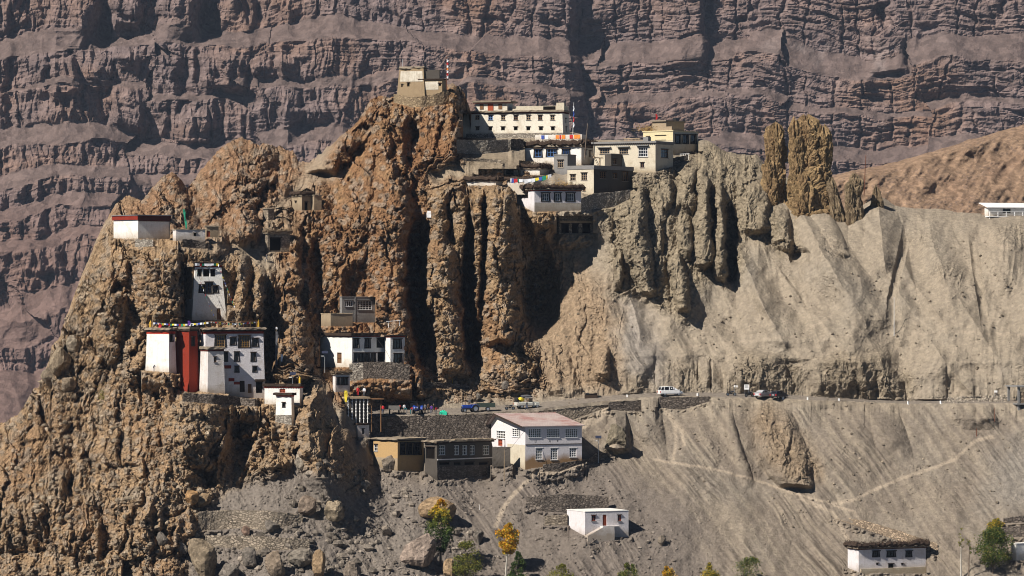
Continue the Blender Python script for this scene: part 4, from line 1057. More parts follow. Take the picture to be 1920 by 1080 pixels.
def stone_strip(name, label, top, bot, mat="stone_wall", thick=.5, group=None, cat="wall", lean=.0, fit=True, dY=0.0, Yfix=None, seed=3):
    """retaining or dry-stone wall standing on the slope: near vertical, uneven coping, real thickness"""
    t = np.array(top, float); b = np.array(bot, float)
    x0, x1 = b[0, 0], b[-1, 0]
    n = max(6, int((x1 - x0) / 3)); rows = 7
    xs = np.linspace(x0, x1, n)
    Yb = np.array([depth_soft(x, np.interp(x, b[:, 0], b[:, 1]) + 2, 4) for x in xs]) if Yfix is None else np.interp(xs, [p[0] for p in Yfix], [p[1] for p in Yfix])
    k = 9
    if Yfix is None and n > k:
        Yp = np.pad(Yb, k // 2, mode='edge'); Yb = np.convolve(Yp, np.ones(k) / k, 'valid')
    Yb = Yb + dY
    pyb = np.interp(xs, b[:, 0], b[:, 1]); pyt = np.interp(xs, t[:, 0], t[:, 1])
    if fit: fit_ground([(x, p, y) for x, p, y in zip(xs, pyb, Yb)], [(x, p) for x, p in zip(xs, pyt)], .25 + thick * .4, 40, 6)
    mb = MB(); r = random.Random(seed)
    org = Vector(at(xs[n // 2], pyb[n // 2], Yb[n // 2]))
    for i in range(n):
        for j in range(rows + 2):
            if j <= rows:
                f = j / rows; py = pyb[i] + 4 + (pyt[i] - pyb[i] - 4) * f; Y = Yb[i] + lean * f + r.uniform(-.05, .05)
                p = Vector(at(xs[i], py, Y))
                if j == rows: p.z += r.uniform(-.14, .14)
            else:
                p = Vector(at(xs[i], pyt[i], Yb[i] + lean)); p.y += thick; p.z += r.uniform(-.05, .05)
            mb.v.append(tuple(p - org))
    R_ = rows + 2
    for i in range(n - 1):
        for j in range(R_ - 1):
            mb.f.append((i * R_ + j, (i + 1) * R_ + j, (i + 1) * R_ + j + 1, i * R_ + j + 1)); mb.m.append(0)
    nb = len(mb.v)
    for i in range(n):
        p = Vector(at(xs[i], pyb[i] + 4, Yb[i])); p.y += thick; mb.v.append(tuple(p - org))
    for i in range(n - 1):
        mb.f.append((i * R_ + R_ - 1, (i + 1) * R_ + R_ - 1, nb + i + 1, nb + i)); mb.m.append(0)
    for i in (0, n - 1):
        mb.f.append(tuple(i * R_ + j for j in range(R_)) + (nb + i,)); mb.m.append(0)
    o = mb.build(name, mat); o.location = org
    return tag(o, label, cat, group)
masonry("fort_stone", (.33, .245, .15), (.17, .12, .075), 1.8, .4)
plaster("worn_wall", (.42, .37, .31), (.28, .22, .16), .6, .6)
plaster("fort_rubble", (.33, .24, .145), (.24, .17, .10), .6, .5)
# ------------------------------------------------------------------ hilltop fort and upper monastery
h = House("ruined_fort", "tan ruined fort tower with whitewashed top on the summit crag", "fort", 743, 797, 806, 190, 128, 74, "fort_rubble", fd=5, taper=.5, clear=.8)
h.win('L', 762, 155, 767, 162, 'hole'); h.win('L', 750, 158, 753, 163, 'hole')
h.finish()
h.slab(mb := MB(), 'L', .3, h.H - 2.6, h.LB - .4, h.H - .5, .003, .03); mb.build("whitewash_patch", "worn_wash", h.o)
h.cap("parapet", "roof_earth", h.H, h.H + .25, .12, jag=.28)
h.lbox("pole", "pole_grey", .6, h.LB - 1.2, h.H + .2, .68, h.LB - 1.12, h.H + 2.0)
h2 = House("fort_chamber", "small mud fort chamber with white front right of the summit tower", "fort", 795, 829, 838, 190, 149, 74, "fort_rubble", Y=h.Y - .4, fd=5, clear=.8)
h2.win('L', 822, 156, 827, 161, 'hole', frame='red_door'); h2.win('L', 791, 155, 796, 160, 'hole'); h2.finish()
h2.slab(mb := MB(), 'L', h2.yb_(822), h2.zpy('L', 815, 168), h2.yb_(797), h2.zpy('L', 815, 153), .003, .04); mb.build("whitewash_patch", "worn_wash", h2.o)
h2.lbox("roof", "dark_timber", -.3, -.4, h2.H, h2.LA, h2.LB + 1.2, h2.H + .18)
h2.lbox("back_wall", "dark_shade_plaster", .4, h2.yb_(823), h2.H + .18, .9, h2.yb_(797), h2.H + 2.0)  # darkened by colour for the shade this wall stands in

stone_strip("fort_outwork", "crumbling tan stone outwork at the foot of the summit fort", [(738, 176), (770, 182), (800, 180), (842, 170)], [(738, 192), (770, 200), (800, 200), (842, 194)], "fort_stone", .8)
g = House("hilltop_monastery", "long whitewashed hilltop monastery with two rows of small windows", "monastery", 867, 1056, 1069, 258, 212, 76, "old_limewash", dY=-4, fd=2.5, taper=.25)
for i, x in enumerate((893.2, 918.5, 942.6, 966.8, 991.1, 1013.5, 1037)):
    g.win('L', x - 4.2, 215.5, x + 4.2, 225, 'wood', 2, 2, frame='blue_paint' if i == 1 else ('pale_timber', 'timber')[i % 2])
for x in (894.5, 918.5, 942.6, 966.8, 990.5, 1014.5, 1037): g.win('L', x - 3.6, 237.6, x + 3.6, 244.4, 'hole')
g.win('R', 1061.5, 238, 1064, 247, 'hole'); g.win('R', 1061.5, 222, 1064, 231, 'hole')
g.finish()
g.cap("red_frieze", "maroon", g.H + .005, g.H + .30, .06); g.cap("roof", "roof_earth", g.H + .31, g.H + .62, .42, jag=.09)
g.slab(mb := MB(), 'L', 0, -.1, g.LB * .96, g.zpy('L', 960, 250), .02, .35); mb.build("plinth", "stone_grey", g.o)
zt = g.H + .63
b0, b1 = g.yb_(949.5), g.yb_(890)
def upper(p, name, x0, y0, x1, y1, z0, z1, mat): return p.lbox(name, mat, x0, y0, z0, x1, y1, z1)
pv = upper(g, "rooftop_pavilion", .7, b0, 5.5, b1, zt, zt + 1.75, "old_limewash")
mb = MB()
for (p0, p1, mt) in ((898, 905, 0), (933, 940, 0)):
    mb.box(.62, g.yb_(p1), zt + .35, .72, g.yb_(p0), zt + 1.45)
mb.build("window", "timber", pv)
mb = MB(); mb.box(.62, g.yb_(923.5), zt + .02, .72, g.yb_(913), zt + 1.5); mb.build("door", "red_door", pv)
mb = MB(); mb.box(.1, b0 - .9, zt + 1.76, 6, b1 + .5, zt + 2.1); mb.build("pavilion_roof", "roof_earth", pv)
mb = MB(); mb.box(.2, b0 - .8, zt + 1.55, .68, b1 + .4, zt + 1.755); mb.build("frieze", "maroon", pv)
pp = upper(g, "parapet_block", 1.2, 0.1, 5, b0 - 1.0, zt, zt + .95, "cream_plaster")
upper(g, "corner_pillar", .25, -.12, 1.19, 1.5, zt, zt + 1.5, "cream_plaster")
mb = MB(); mb.box(1.15, g.yb_(1039), zt + .15, 1.205, g.yb_(1016), zt + .85); mb.box(1.15, g.yb_(1052), zt + .15, 1.205, g.yb_(1042), zt + .85); mb.build("opening", "void", pp)
mb = MB()
for i in range(9): mb.tube([(3 + .15 * i, b0 + 3.2 - .2 * i, zt + 2.1), (3 + .1 * i, b0 + 3.1 - .2 * i, zt + 2.6 + .15 * (i % 4))], .03, 4)
mb.build("firewood", "timber", g.o)["kind"] = "stuff"

stone_strip("stone_terrace_wall", "pale rubble retaining wall below the hilltop monastery", [(856, 262), (900, 263), (958, 262)], [(856, 286), (900, 289), (958, 283)], "stone_grey", 1.0)
stone_strip("stone_hut_wall", "short dark stone wall end beside the rubble terrace", [(958, 260), (982, 261)], [(958, 281), (982, 279)], "stone_dark", 1.6)

# ------------------------------------------------------------------ upper village houses
h = House("village_house", "white house with blue window frames under a thick brushwood roof", "house", 985, 1090, 1114, 308, 276, 66, "limewash", fd=3)
h.win('L', 1003, 279.5, 1015, 294.5, 'tib', 2, 2, frame='blue_paint'); h.win('L', 1026, 279, 1043, 293.5, 'tib', 3, 2, frame='blue_paint'); h.win('L', 1055.5, 279, 1067, 291, 'tib', 2, 2, frame='blue_deep')
h.win('R', 1096, 281, 1100, 291, 'hole'); h.win('R', 1104, 283, 1108, 294, 'wood', frame='pale_timber')
h.finish(); h.cap("red_frieze", "maroon", h.H, h.H + .14, .12); h.cap("roof", "roof_earth", h.H + .145, h.H + .4, .35, jag=.08); h.brush("brushwood", h.H + .40, 1.15, .3, seed=2)
HV = h
t = House("laundry_terrace", "low white terrace wall hung with bright washing above the brush roof", "wall", 1003, 1091, 1100, 262, 252, 66, "limewash", Y=HV.Y + 5.5, fd=2, fit=False)
t.finish()
cl = [("blue_cloth", 1015, 1021), ("white_cloth", 1022, 1028), ("orange_cloth", 1042, 1048), ("red_cloth", 1049, 1052), ("orange_cloth", 1053, 1060), ("red_cloth", 1068, 1074), ("orange_cloth", 1076, 1088)]
for (mt, p0, p1) in cl:
    mb = MB(); u0, u1 = t.yb_(p1), t.yb_(p0)
    n = 5
    for i in range(n):
        a, b_ = u0 + (u1 - u0) * i / n, u0 + (u1 - u0) * (i + 1) / n
        z = t.H - .05; d = .06 + .05 * math.sin(i * 2.1); d2 = .06 + .05 * math.sin((i + 1) * 2.1)
        mb.hexa([(-d, a, z - .75 - .1 * (i % 2)), (-d2, b_, z - .75), (-d2 + .02, b_, z - .75), (-d + .02, a, z - .75 - .1 * (i % 2)), (-.05, a, z), (-.05, b_, z), (-.03, b_, z), (-.03, a, z)])
    c_ = mb.build("hung_garment", mt); c_.location = t.o.location; c_.rotation_euler = t.o.rotation_euler
    tag(c_, {"blue_cloth": "blue garment drying on the white terrace wall", "white_cloth": "white garment drying on the terrace wall beside a blue one"}.get(mt) or ("%s garment drying on the terrace wall, %s" % (mt.split("_")[0], {1042: "first orange one from the left", 1049: "first red one from the left", 1053: "second orange one from the left", 1068: "last red one to the right", 1076: "wide and rightmost"}[p0])), "garment", "washing on the terrace wall")

h = House("yellow_house", "yellow walled house with a cluttered flat roof at the ridge end", "house", 1206, 1262, 1309, 290, 246, 52, "cream_plaster", dY=0, gl=270, gr=284, fd=3)
for p0, p1 in ((1267, 1276), (1281, 1290), (1296, 1304.5)): h.win('R', p0, 253, p1, 269, 'tib', 2, 2)
h.win('L', 1212.5, 256, 1218, 262, 'hole'); h.win('L', 1229, 254, 1248.5, 262, 'wood', 6, 2)
h.finish()
h.slab(mb := MB(), 'L', 0, h.zpy('L', 1235, 264), h.LB, h.H, .003, .03); mb.build("yellow_wall", "yellow_plaster", h.o).location = (0, 0, 0)
h.cap("roof", "yellow_plaster", h.H + .005, h.H + .18, .15)
h.lbox("rooftop_room", "mud_plaster", h.xa(1268), 2.5, h.H + .19, h.xa(1302), 6, h.H + 2.1)
h.lbox("rooftop_room_roof", "roof_earth", h.xa(1266), 2.3, h.H + 2.11, h.xa(1303), 6.2, h.H + 2.35)
h.lbox("parapet", "mud_plaster", .3, h.yb_(1258), h.H + .19, .8, h.yb_(1237), h.H + 1.0)
h.lbox("water_tank", "tank_black", h.xa(1290), 3, h.H + 2.36, h.xa(1296), 3.8, h.H + 3.0)
mb = MB(); r = random.Random(5)
for i in range(500):
    a = Vector((r.gauss(1.2, .8), h.LB - .3 + r.gauss(0, 1.3), h.H + .2 + abs(r.gauss(.2, .55)))); d = Vector((r.uniform(-1, 1), r.uniform(-1, 1), r.uniform(-.2, .5))) * .5; e = Vector((r.uniform(-1, 1), r.uniform(-1, 1), 1)).normalized() * .05
    nv = len(mb.v); mb.v += [tuple(a - e), tuple(a + e), tuple(a + d)]; mb.f.append((nv, nv + 1, nv + 2)); mb.m.append(0)
o = mb.build("hay_heap", "straw", h.o); o["kind"] = "stuff"
HY = h

h = House("cream_house", "large cream house with grey cornice left of the yellow house", "house", 1113, 1229, 1262, 322, 270, 60, "cream_plaster", dY=-1, gr=312, fd=3)
h.win('L', 1124.6, 279, 1143, 288.5, 'wood', 4, 2, frame='pale_timber'); h.win('L', 1161, 278.5, 1178, 289, 'wood', 4, 2, frame='pale_timber'); h.win('L', 1197, 276, 1214.5, 294, 'white', 4, 3); h.win('L', 1200.6, 304.6, 1208, 314, 'wood', 2, 2)
h.win('R', 1239.5, 280, 1253, 296, 'wood', 3, 3)
h.finish(); h.cap("cornice", "grey_concrete", h.H + .005, h.H + .25, .10); h.cap("roof", "grey_concrete", h.H + .255, h.H + .62, .35)
mb = MB()
for i in range(int(h.LB / .45)): mb.box(-.28, .2 + i * .45, h.H + .05, -.11, .38 + i * .45, h.H + .25)
mb.build("dentils", "dark_timber", h.o)
for p0, p1, q in ((1121, 1146, 277), (1158, 1181, 276), (1194, 1217, 273.5)):
    mb = MB(); u0, u1 = h.yb_(p1), h.yb_(p0); z = h.zpy('L', (p0 + p1) / 2, q); h.slab(mb, 'L', u0, z, u1, min(z + .16, h.H - .01), .005, .5); mb.build("canopy", "grey_concrete", h.o)
mb = MB()
for i in range(12): mb.tube([(2.2, h.yb_(1190) + i * .32, h.H + .63), (2.2, h.yb_(1190) + i * .32, h.H + 1.25)], .05, 5)
mb.box(2.1, h.yb_(1190) - .1, h.H + 1.25, 2.3, h.yb_(1190) + 3.7, h.H + 1.36); mb.build("balustrade", "pale_timber", h.o)
h.lbox("rooftop_tank", "grey_concrete", 3, h.yb_(1202), h.H + .63, 4.2, h.yb_(1190) - .3, h.H + 1.6)

h = House("rear_stone_house", "grey house block with rooftop terrace behind the shade-darkened house", "house", 1038.5, 1064, 1080, 335, 291, 62, "grey_concrete", Y=HV.Y - 7, fd=2, fit=False)
h.win('L', 1045.5, 300, 1056.5, 314, 'wood', 3, 3, frame='pale_timber'); h.finish(); h.cap("parapet", "grey_concrete", h.H + .005, h.H + .2, .06)
h = House("dark_house_upper_block", "shade-darkened upper block of the tall house beside the cream one", "house", 1134, 1146, 1187, 352, 289, 54, "dark_shade_plaster", Y=HV.Y - 6.5, fd=3, fit=False)  # coloured near-black throughout, as if all in shade
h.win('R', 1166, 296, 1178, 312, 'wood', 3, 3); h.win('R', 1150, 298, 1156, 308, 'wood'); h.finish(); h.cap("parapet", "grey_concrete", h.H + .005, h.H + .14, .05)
h = House("dark_stone_house", "flat roofed stone house with one sunlit and one shade-darkened wall", "house", 1064, 1113.5, 1187, 368, 317, 54, "dark_shade_plaster", dY=-.5, gl=352, gr=352, fd=3)  # wall colour holds the shade of the right face
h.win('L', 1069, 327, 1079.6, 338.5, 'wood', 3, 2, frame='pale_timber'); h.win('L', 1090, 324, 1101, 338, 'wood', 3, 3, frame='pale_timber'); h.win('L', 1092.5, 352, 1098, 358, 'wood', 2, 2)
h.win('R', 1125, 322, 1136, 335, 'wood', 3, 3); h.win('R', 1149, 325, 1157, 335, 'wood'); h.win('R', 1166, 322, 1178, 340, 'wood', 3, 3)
h.finish(); h.facade('L', "cream_facade", "cream_plaster"); h.cap("cornice", "grey_concrete", h.H + .005, h.H + .75, .12)  # lit left face keeps cream over the shade-dark wall colour
h.lbox("terrace_post", "pale_timber", h.xa(1128), .4, h.H + .76, h.xa(1128) + .2, .6, h.H + 2.2); h.lbox("terrace_beam", "pale_timber", .5, .3, h.H + 2.2, h.xa(1134), .55, h.H + 2.35)
HD = h
mb = MB()
for s_ in (0, .5): mb.tube([(1.5 + s_, -.2, h.H + .3), (.6 + s_, 1.0, h.H + 3.2)], .05, 5)
for i in range(7): f = i / 7 + .06; mb.tube([(1.5 - .9 * f, -.2 + 1.2 * f, h.H + .3 + 2.9 * f), (2.0 - .9 * f, -.2 + 1.2 * f, h.H + .3 + 2.9 * f)], .03, 4)
o = mb.build("ladder", "pale_timber"); o.location = h.o.location; o.rotation_euler = h.o.rotation_euler; tag(o, "wooden ladder leaning on the terrace of the shade-darkened house", "ladder")

h = House("brush_roof_cottage", "low white cottage with brushwood roof under the bare scree", "house", 897, 1012, 1030, 328, 317, 64, "limewash", fd=2)
h.win('L', 948, 319, 963, 327, 'hole'); h.win('L', 983, 321, 990, 327, 'door'); h.finish(); h.cap("roof", "roof_earth", h.H, h.H + .2, .3, jag=.08); h.brush("brushwood", h.H + .2, .95, .25, seed=4)
h.lbox("water_drum", "tank_black", 2, h.yb_(941), h.H + .9, 2.9, h.yb_(934), h.H + 2.0)
h = House("brush_roof_shed", "small brush roofed shed half hidden by the orange pinnacle top", "shed", 874, 930, 942, 347, 340, 62, "limewash", fd=2)
h.finish(); h.cap("roof", "roof_earth", h.H, h.H + .15, .2, jag=.08); h.brush("brushwood", h.H + .15, .95, .25, seed=6)
h = House("flagged_cottage", "brush roofed cottage behind the prayer flags and washing line", "house", 950, 1000, 1014, 345, 338, 62, "limewash", Y=h.Y - 1, fd=2, fit=False)
h.finish(); h.brush("brushwood", h.H, .8, .25, seed=8)
h = House("lower_brush_house", "white house with black framed windows, brush roof and hay heap", "house", 969, 1002, 1089.6, 397, 358, 24, "pinkish_limewash", gl=380, gr=394, fd=.5)
for p0, p1 in ((1017, 1029), (1041, 1050), (1063, 1076)): h.win('R', p0, 362, p1, 377, 'tib', 2 if p1 - p0 < 10 else 3, 2, frame='white_paint')
h.win('L', 978, 361, 989, 370, 'tib', 2, 2); h.win('R', 1079, 382, 1087.6, 396.5, 'door', frame='dark_timber')
h.finish(); h.cap("red_frieze", "red_band", h.H, h.H + .2, .1); h.cap("roof", "roof_earth", h.H + .205, h.H + .4, .35, jag=.08); h.brush("brushwood", h.H + .4, .95, .3, seed=9)
h.slab(mb := MB(), 'R', 0, -.5, h.LA, h.zpy('R', 1045, 380), .004, .03); mb.build("worn_lower_wall", "worn_wall", h.o)
mb = MB(); r = random.Random(15)
for i in range(700):
    a = Vector((r.uniform(5, h.LA - .5), r.gauss(2.5, 1.0), h.H + .6 + abs(r.gauss(.4, .45)))); d = Vector((r.uniform(-1, 1), r.uniform(-1, 1), r.uniform(-.3, .4))) * .6; e = Vector((r.uniform(-1, 1), r.uniform(-1, 1), 1)).normalized() * .06
    nv = len(mb.v); mb.v += [tuple(a - e), tuple(a + e), tuple(a + d)]; mb.f.append((nv, nv + 1, nv + 2)); mb.m.append(0)
mb.build("hay_heap", "straw", h.o)["kind"] = "stuff"
HL = h
stone_strip("rubble_wall", "coarse rubble retaining wall right of the brush roofed house", [(1090, 372), (1115, 362), (1150, 360), (1182, 356)], [(1090, 398), (1115, 392), (1150, 388), (1182, 372)], "stone_grey", 1.0)
h = House("stone_byre", "roofless stone byre with three dark openings above the scree", "shed", 1043, 1048, 1111, 438, 405, 20, "stone_wall", gr=437, fd=2)
for p0, p1 in ((1052.6, 1067), (1072.6, 1085), (1092, 1107)): h.win('R', p0, 419.5, p1, 437, 'hole')
h.finish(); h.cap("roof", "roof_earth", h.H, h.H + .2, .15, jag=.1)
h.slab(mb := MB(), 'R', .1, h.zpy('R', 1080, 418), h.LA - .1, h.zpy('R', 1080, 414), .02, .25); mb.build("beam", "pale_timber", h.o)

stone_strip("village_terrace", "small rubble terrace under the blue windowed white house", [(975, 302), (1000, 303), (1036, 311)], [(975, 310), (1000, 313), (1036, 320)], "stone_wall", .7)
stone_strip("village_terrace", "low stone terrace right of the large cream house", [(1232, 305), (1262, 296), (1290, 290)], [(1232, 318), (1262, 309), (1290, 300)], "stone_dark", .7)
stone_strip("village_terrace", "thin stone terrace in the scree below the monastery rubble wall", [(868, 296), (905, 297), (940, 300)], [(868, 301), (905, 303), (940, 306)], "stone_wall", .6)
# ------------------------------------------------------------------ left crag: shrine, tower, red and white monastery
h = House("white_shrine", "white shrine box with red fascia on the left rock top", "shrine", 213, 259, 318, 447, 412, 36, "limewash", gl=446, gr=447, fd=2.5, clear=.6)
h.finish(); h.cap("fascia", "red_band", h.H + .004, h.H + .8, .22); h.cap("roof", "metal_grey", h.H + .805, h.H + .93, .34)
mb = MB(); mb.box(-.2, -.236, h.H + .01, h.LA + .2, -.222, h.H + .79); mb.build("shaded_fascia", "maroon", h.o)  # maroon slab paints the shaded front of the red fascia darker
h.slab(mb := MB(), 'R', .02, h.H - .28, h.LA - .02, h.H, .004, .1); mb.build("dark_band", "maroon", h.o)
stone_strip("shrine_plinth", "small grey stone plinth under the white shrine corner", [(253, 449), (287, 449)], [(253, 463), (287, 462)], "stone_grey", .8)
h = House("low_white_building", "low grey-white building with tiny window beside the shrine", "building", 324, 330, 385, 451, 431, 24, "stained_limewash", fd=2, gr=452, clear=.6)
h.win('R', 363, 437, 368, 443, 'hole'); h.finish(); h.cap("roof", "roof_earth", h.H, h.H + .18, .1, jag=.06)
h = House("mud_hut", "mud hut with brown door right of the shrine terrace", "hut", 384, 387, 410, 444, 425, 24, "mud_plaster", fd=2, clear=.6)
h.win('R', 387.5, 433, 394, 444, 'door', frame='red_door'); h.finish(); h.cap("roof", "roof_earth", h.H, h.H + .15, .15, jag=.08)
stone_strip("terrace_parapet", "dark stone parapet below the low white building", [(342, 448), (385, 452)], [(342, 463), (385, 466)], "stone_dark", .8)

h = House("white_tower", "tall tapering white tower house above the red temple", "tower", 345, 360, 425, 600, 501, 20, "limewash", Y=690, gl=596, gr=600, fd=2, taper=.8, clear=1.2)
for p0, p1 in ((366, 377.5), (380.5, 395), (397.5, 409)): h.win('R', p0, 505, p1, 518.5, 'hole')
h.win('R', 373, 534, 381.5, 548, 'tib', 2, 2); h.win('R', 386, 529, 400, 550, 'tib', 2, 2); h.win('R', 404, 536, 412, 548.5, 'tib', 2, 2); h.win('R', 407, 578, 415, 599.5, 'door', frame='timber')
h.finish(); h.cap("red_frieze", "red_band", h.H + .004, h.H + .42, .05); h.cap("roof", "dark_timber", h.H + .425, h.H + .72, .28, jag=.07); h.brush("brushwood", h.H + .72, .35, .15, n=300, seed=12)
HT = h
# monastery blocks
h = House("red_temple", "deep red clay temple block between two white buildings", "temple", 327, 354.8, 373.5, 735, 621, 50, "red_clay", Y=674.2, gl=726, gr=735, fd=3, taper=.25, clear=1)
h.win('R', 361, 632, 366, 648, 'tib'); h.finish(); h.cap("eave", "dark_timber", h.H + .004, h.H + .35, .25, jag=.07); h.cap("roof", "roof_earth", h.H + .36, h.H + .7, .4, jag=.12)
HR = h
mb = MB(); r = random.Random(3)
mb.v = []; n = 14
for j in range(6):
    for i in range(n):
        f = i / (n - 1); k = j / 5
        mb.v.append((-.1 - 1.2 * (1 - k) ** 1.5 + r.uniform(-.12, .12), h.LB * (1 - f) * 1.0 - .4 * (1 - k) + r.uniform(-.1, .1), -1.6 + 4.2 * k + r.uniform(-.1, .1)))
for j in range(5):
    for i in range(n - 1): mb.f.append((j * n + i, j * n + i + 1, (j + 1) * n + i + 1, (j + 1) * n + i)); mb.m.append(0)
mb.build("flared_foot", "red_clay", h.o, True)
h = House("white_corner_block", "sunlit white block with red eave left of the red temple", "monastery", 272.5, 317, 331, 698, 626, 58, "limewash", Y=673.4, gl=694, gr=700, fd=1.2, taper=.2, clear=1)
h.win('R', 320.5, 627.5, 325.5, 640, 'tib'); h.finish(); h.cap("red_frieze", "bright_red", h.H + .004, h.H + .42, .06); h.cap("eave", "dark_timber", h.H + .425, h.H + .7, .3, jag=.07); h.cap("roof", "roof_earth", h.H + .705, h.H + 1.0, .42, jag=.12)
HW = h
h = House("white_main_block", "big white monastery block with black framed windows and golden lattices", "monastery", 374, 383.5, 497, 738, 626, 19, "pinkish_limewash", Y=674.6, gl=735, gr=747, fd=1.2, taper=.25, clear=1)
h.win('R', 404, 628, 421.5, 650, 'tib', 5, 4, frame='lattice_gold'); h.win('R', 450, 629, 469.5, 651, 'tib', 6, 5, frame='lattice_gold')
h.win('R', 433.5, 632.5, 442, 646.5, 'tib', 2, 2); h.win('R', 476.5, 634.5, 485, 649.5, 'tib', 2, 2)
for (p0, q0, p1, q1) in ((420.5, 660, 426, 677), (441, 660, 448, 677), (473, 661, 480, 677), (441.5, 687, 447.5, 697.5), (475.5, 687, 481.5, 697)): h.win('R', p0, q0, p1, q1, 'tib', 2, 2)
h.win('R', 449.5, 714, 459, 735, 'door', frame='dark_timber'); h.win('R', 465, 720, 472, 741, 'door', frame='timber'); h.win('R', 480, 716, 493, 744, 'hole')
h.finish(); h.cap("red_frieze", "red_band", h.H + .004, h.H + .42, .05); h.cap("eave", "dark_timber", h.H + .425, h.H + .75, .32, jag=.08); h.cap("roof", "roof_earth", h.H + .755, h.H + 1.05, .45, jag=.14)
mb = MB(); h.slab(mb, 'R', h.xa(478), h.zpy('R', 487, 715), h.xa(497), h.zpy('R', 487, 711), .005, .9); mb.build("porch_roof", "dark_timber", h.o)
for (p0, q0, p1, q1) in ((419, 685, 433, 691), (428, 709, 439, 715), (438, 716, 449, 721)):
    mb = MB(); h.slab(mb, 'R', h.xa(p0), h.zpy('R', p0, q1), h.xa(p1), h.zpy('R', p0, q0), .005, .25); mb.build("stair_coping", "red_band", h.o)
mb = MB()
for (p0, p1, q0) in ((419, 428, 691), (428, 438, 715), (438, 449, 721)): h.slab(mb, 'R', h.xa(p0), -2, h.xa(p1), h.zpy('R', p0, q0), .004, .22)
mb.build("stair_wall", "stained_limewash", h.o)
HM = h
h = House("low_white_annex", "low stained white annex in front of the red temple", "monastery", 373.5, 389, 422, 735, 659, 26, "stained_limewash", Y=672.0, gl=733, gr=738, fd=1.0, taper=.2, clear=1)
h.win('R', 401, 669, 407, 679, 'wood'); h.finish(); h.cap("red_frieze", "maroon", h.H + .004, h.H + .4, .05); h.cap("roof", "roof_earth", h.H + .405, h.H + .8, .25, jag=.1)
HA = h
stone_strip("monastery_terrace", "dark stone terrace wall at the foot of the white monastery", [(342, 737), (400, 740), (440, 744), (484, 750)], [(342, 752), (400, 757), (440, 759), (484, 762)], "stone_dark", 1.2)
h = House("gate_chapel", "small white gate chapel with black roof right of the monastery", "chapel", 496, 562, 568, 760, 728, 68, "limewash", Y=671.5, gl=757, fd=.9, clear=.8)
h.win('L', 524, 729, 535, 736, 'door', frame='red_door'); h.finish(); h.cap("red_frieze", "bright_red", h.H + .004, h.H + .3, .05); h.cap("roof", "dark_timber", h.H + .305, h.H + .75, .3, jag=.05)
mb = MB()
for i in range(14): mb.box(-.2, .2 + i * .5, h.H + .1, -.06, .4 + i * .5, h.H + .3)
mb.build("dentils", "maroon", h.o)
HG = h
h = House("white_turret", "narrow white turret with tiny window before the gate chapel", "tower", 516, 547, 553, 797, 744, 66, "limewash", Y=668.5, gl=790, fd=.9, taper=.15, clear=.8)
h.win('L', 529.5, 755, 533.8, 763, 'tib'); h.finish(); h.cap("red_frieze", "bright_red", h.H + .004, h.H + .25, .05); h.cap("roof", "dark_timber", h.H + .255, h.H + .7, .4, jag=.08)
h.slab(mb := MB(), 'L', 0, -.9, h.LB, h.zpy('L', 530, 778), .005, .06); mb.build("stone_base", "stone_grey", h.o)

# ------------------------------------------------------------------ middle: concrete house, lower monastery, yard
h = House("concrete_house", "small bare grey concrete house with white window bars", "house", 637, 641, 704, 604, 557.5, 27, "grey_concrete", Y=706, gr=604, fd=2, clear=2)
h.win('R', 646.7, 564, 661, 575, 'grid', 4, 1); h.win('R', 670, 564, 697, 581, 'grid', 5, 4)
h.finish(); h.cap("parapet", "grey_concrete", h.H + .004, h.H + .15, .06); h.slab(mb := MB(), 'R', h.xa(665), 0, h.xa(667), h.H, .004, .06); mb.build("pilaster", "grey_concrete", h.o)
h = House("mud_box_house", "low mud walled enclosure below the concrete house", "hut", 602, 620, 661, 611, 589, 30, "mud_plaster", Y=700.5, fd=2, clear=1)
h.finish(); h.cap("parapet", "mud_plaster", h.H + .004, h.H + .14, .04, jag=.05)
h = House("lower_monastery", "white monastery house with sunlit blank end wall by the crag", "monastery", 600.5, 660, 757, 688, 632, 33, "limewash", Y=693, gl=688, gr=690, fd=3, clear=1)
h.win('L', 632, 661, 640.5, 681, 'door', frame='timber')
for p0, p1 in ((664, 671.7), (685.5, 693)): h.win('R', p0, 635, p1, 652, 'tib', 2, 3)
h.win('R', 706, 634, 722, 652, 'hole')
for p0, p1 in ((664.5, 671), (675, 682), (686, 692), (696.5, 703)): h.win('R', p0, 662, p1, 678, 'tib', 2, 2)
h.win('R', 708, 661, 721, 678, 'hole')
h.finish(); h.cap("red_frieze", "red_band", h.H + .004, h.H + .2, .05); h.cap("roof", "dark_timber", h.H + .205, h.H + .7, .38, jag=.05)
mb = MB()
for i in range(16): mb.box(.3 + i * .7, -.3, h.H + .08, .45 + i * .7, -.06, h.H + .2)
mb.build("dentils", "black_paint", h.o)
fr = MB()
for (a, b_) in ((h.xa(731), .4), (h.xa(751), .4), (h.xa(731), 2.4), (h.xa(751), 2.4)): fr.tube([(a, b_, h.H + .7), (a, b_, h.H + 2.9)], .07, 5)
for b_ in (.4, 2.4): fr.tube([(h.xa(727), b_, h.H + 2.85), (h.xa(753), b_, h.H + 3.0)], .07, 5)
fr.build("rooftop_frame", "white_paint", h.o)
HLM = h
h = House("monastery_bay", "projecting white bay with two windows on the lower monastery", "monastery", 722.6, 732, 759, 690, 633, 33, "limewash", Y=694.0, fd=3, fit=False)
h.win('R', 739, 636, 751, 653, 'tib', 2, 2); h.win('R', 740, 663, 752, 682, 'tib', 2, 2); h.finish(); h.cap("red_frieze", "red_band", h.H - .0, h.H + .25, .04); h.cap("roof", "dark_timber", h.H + .255, h.H + .5, .25)
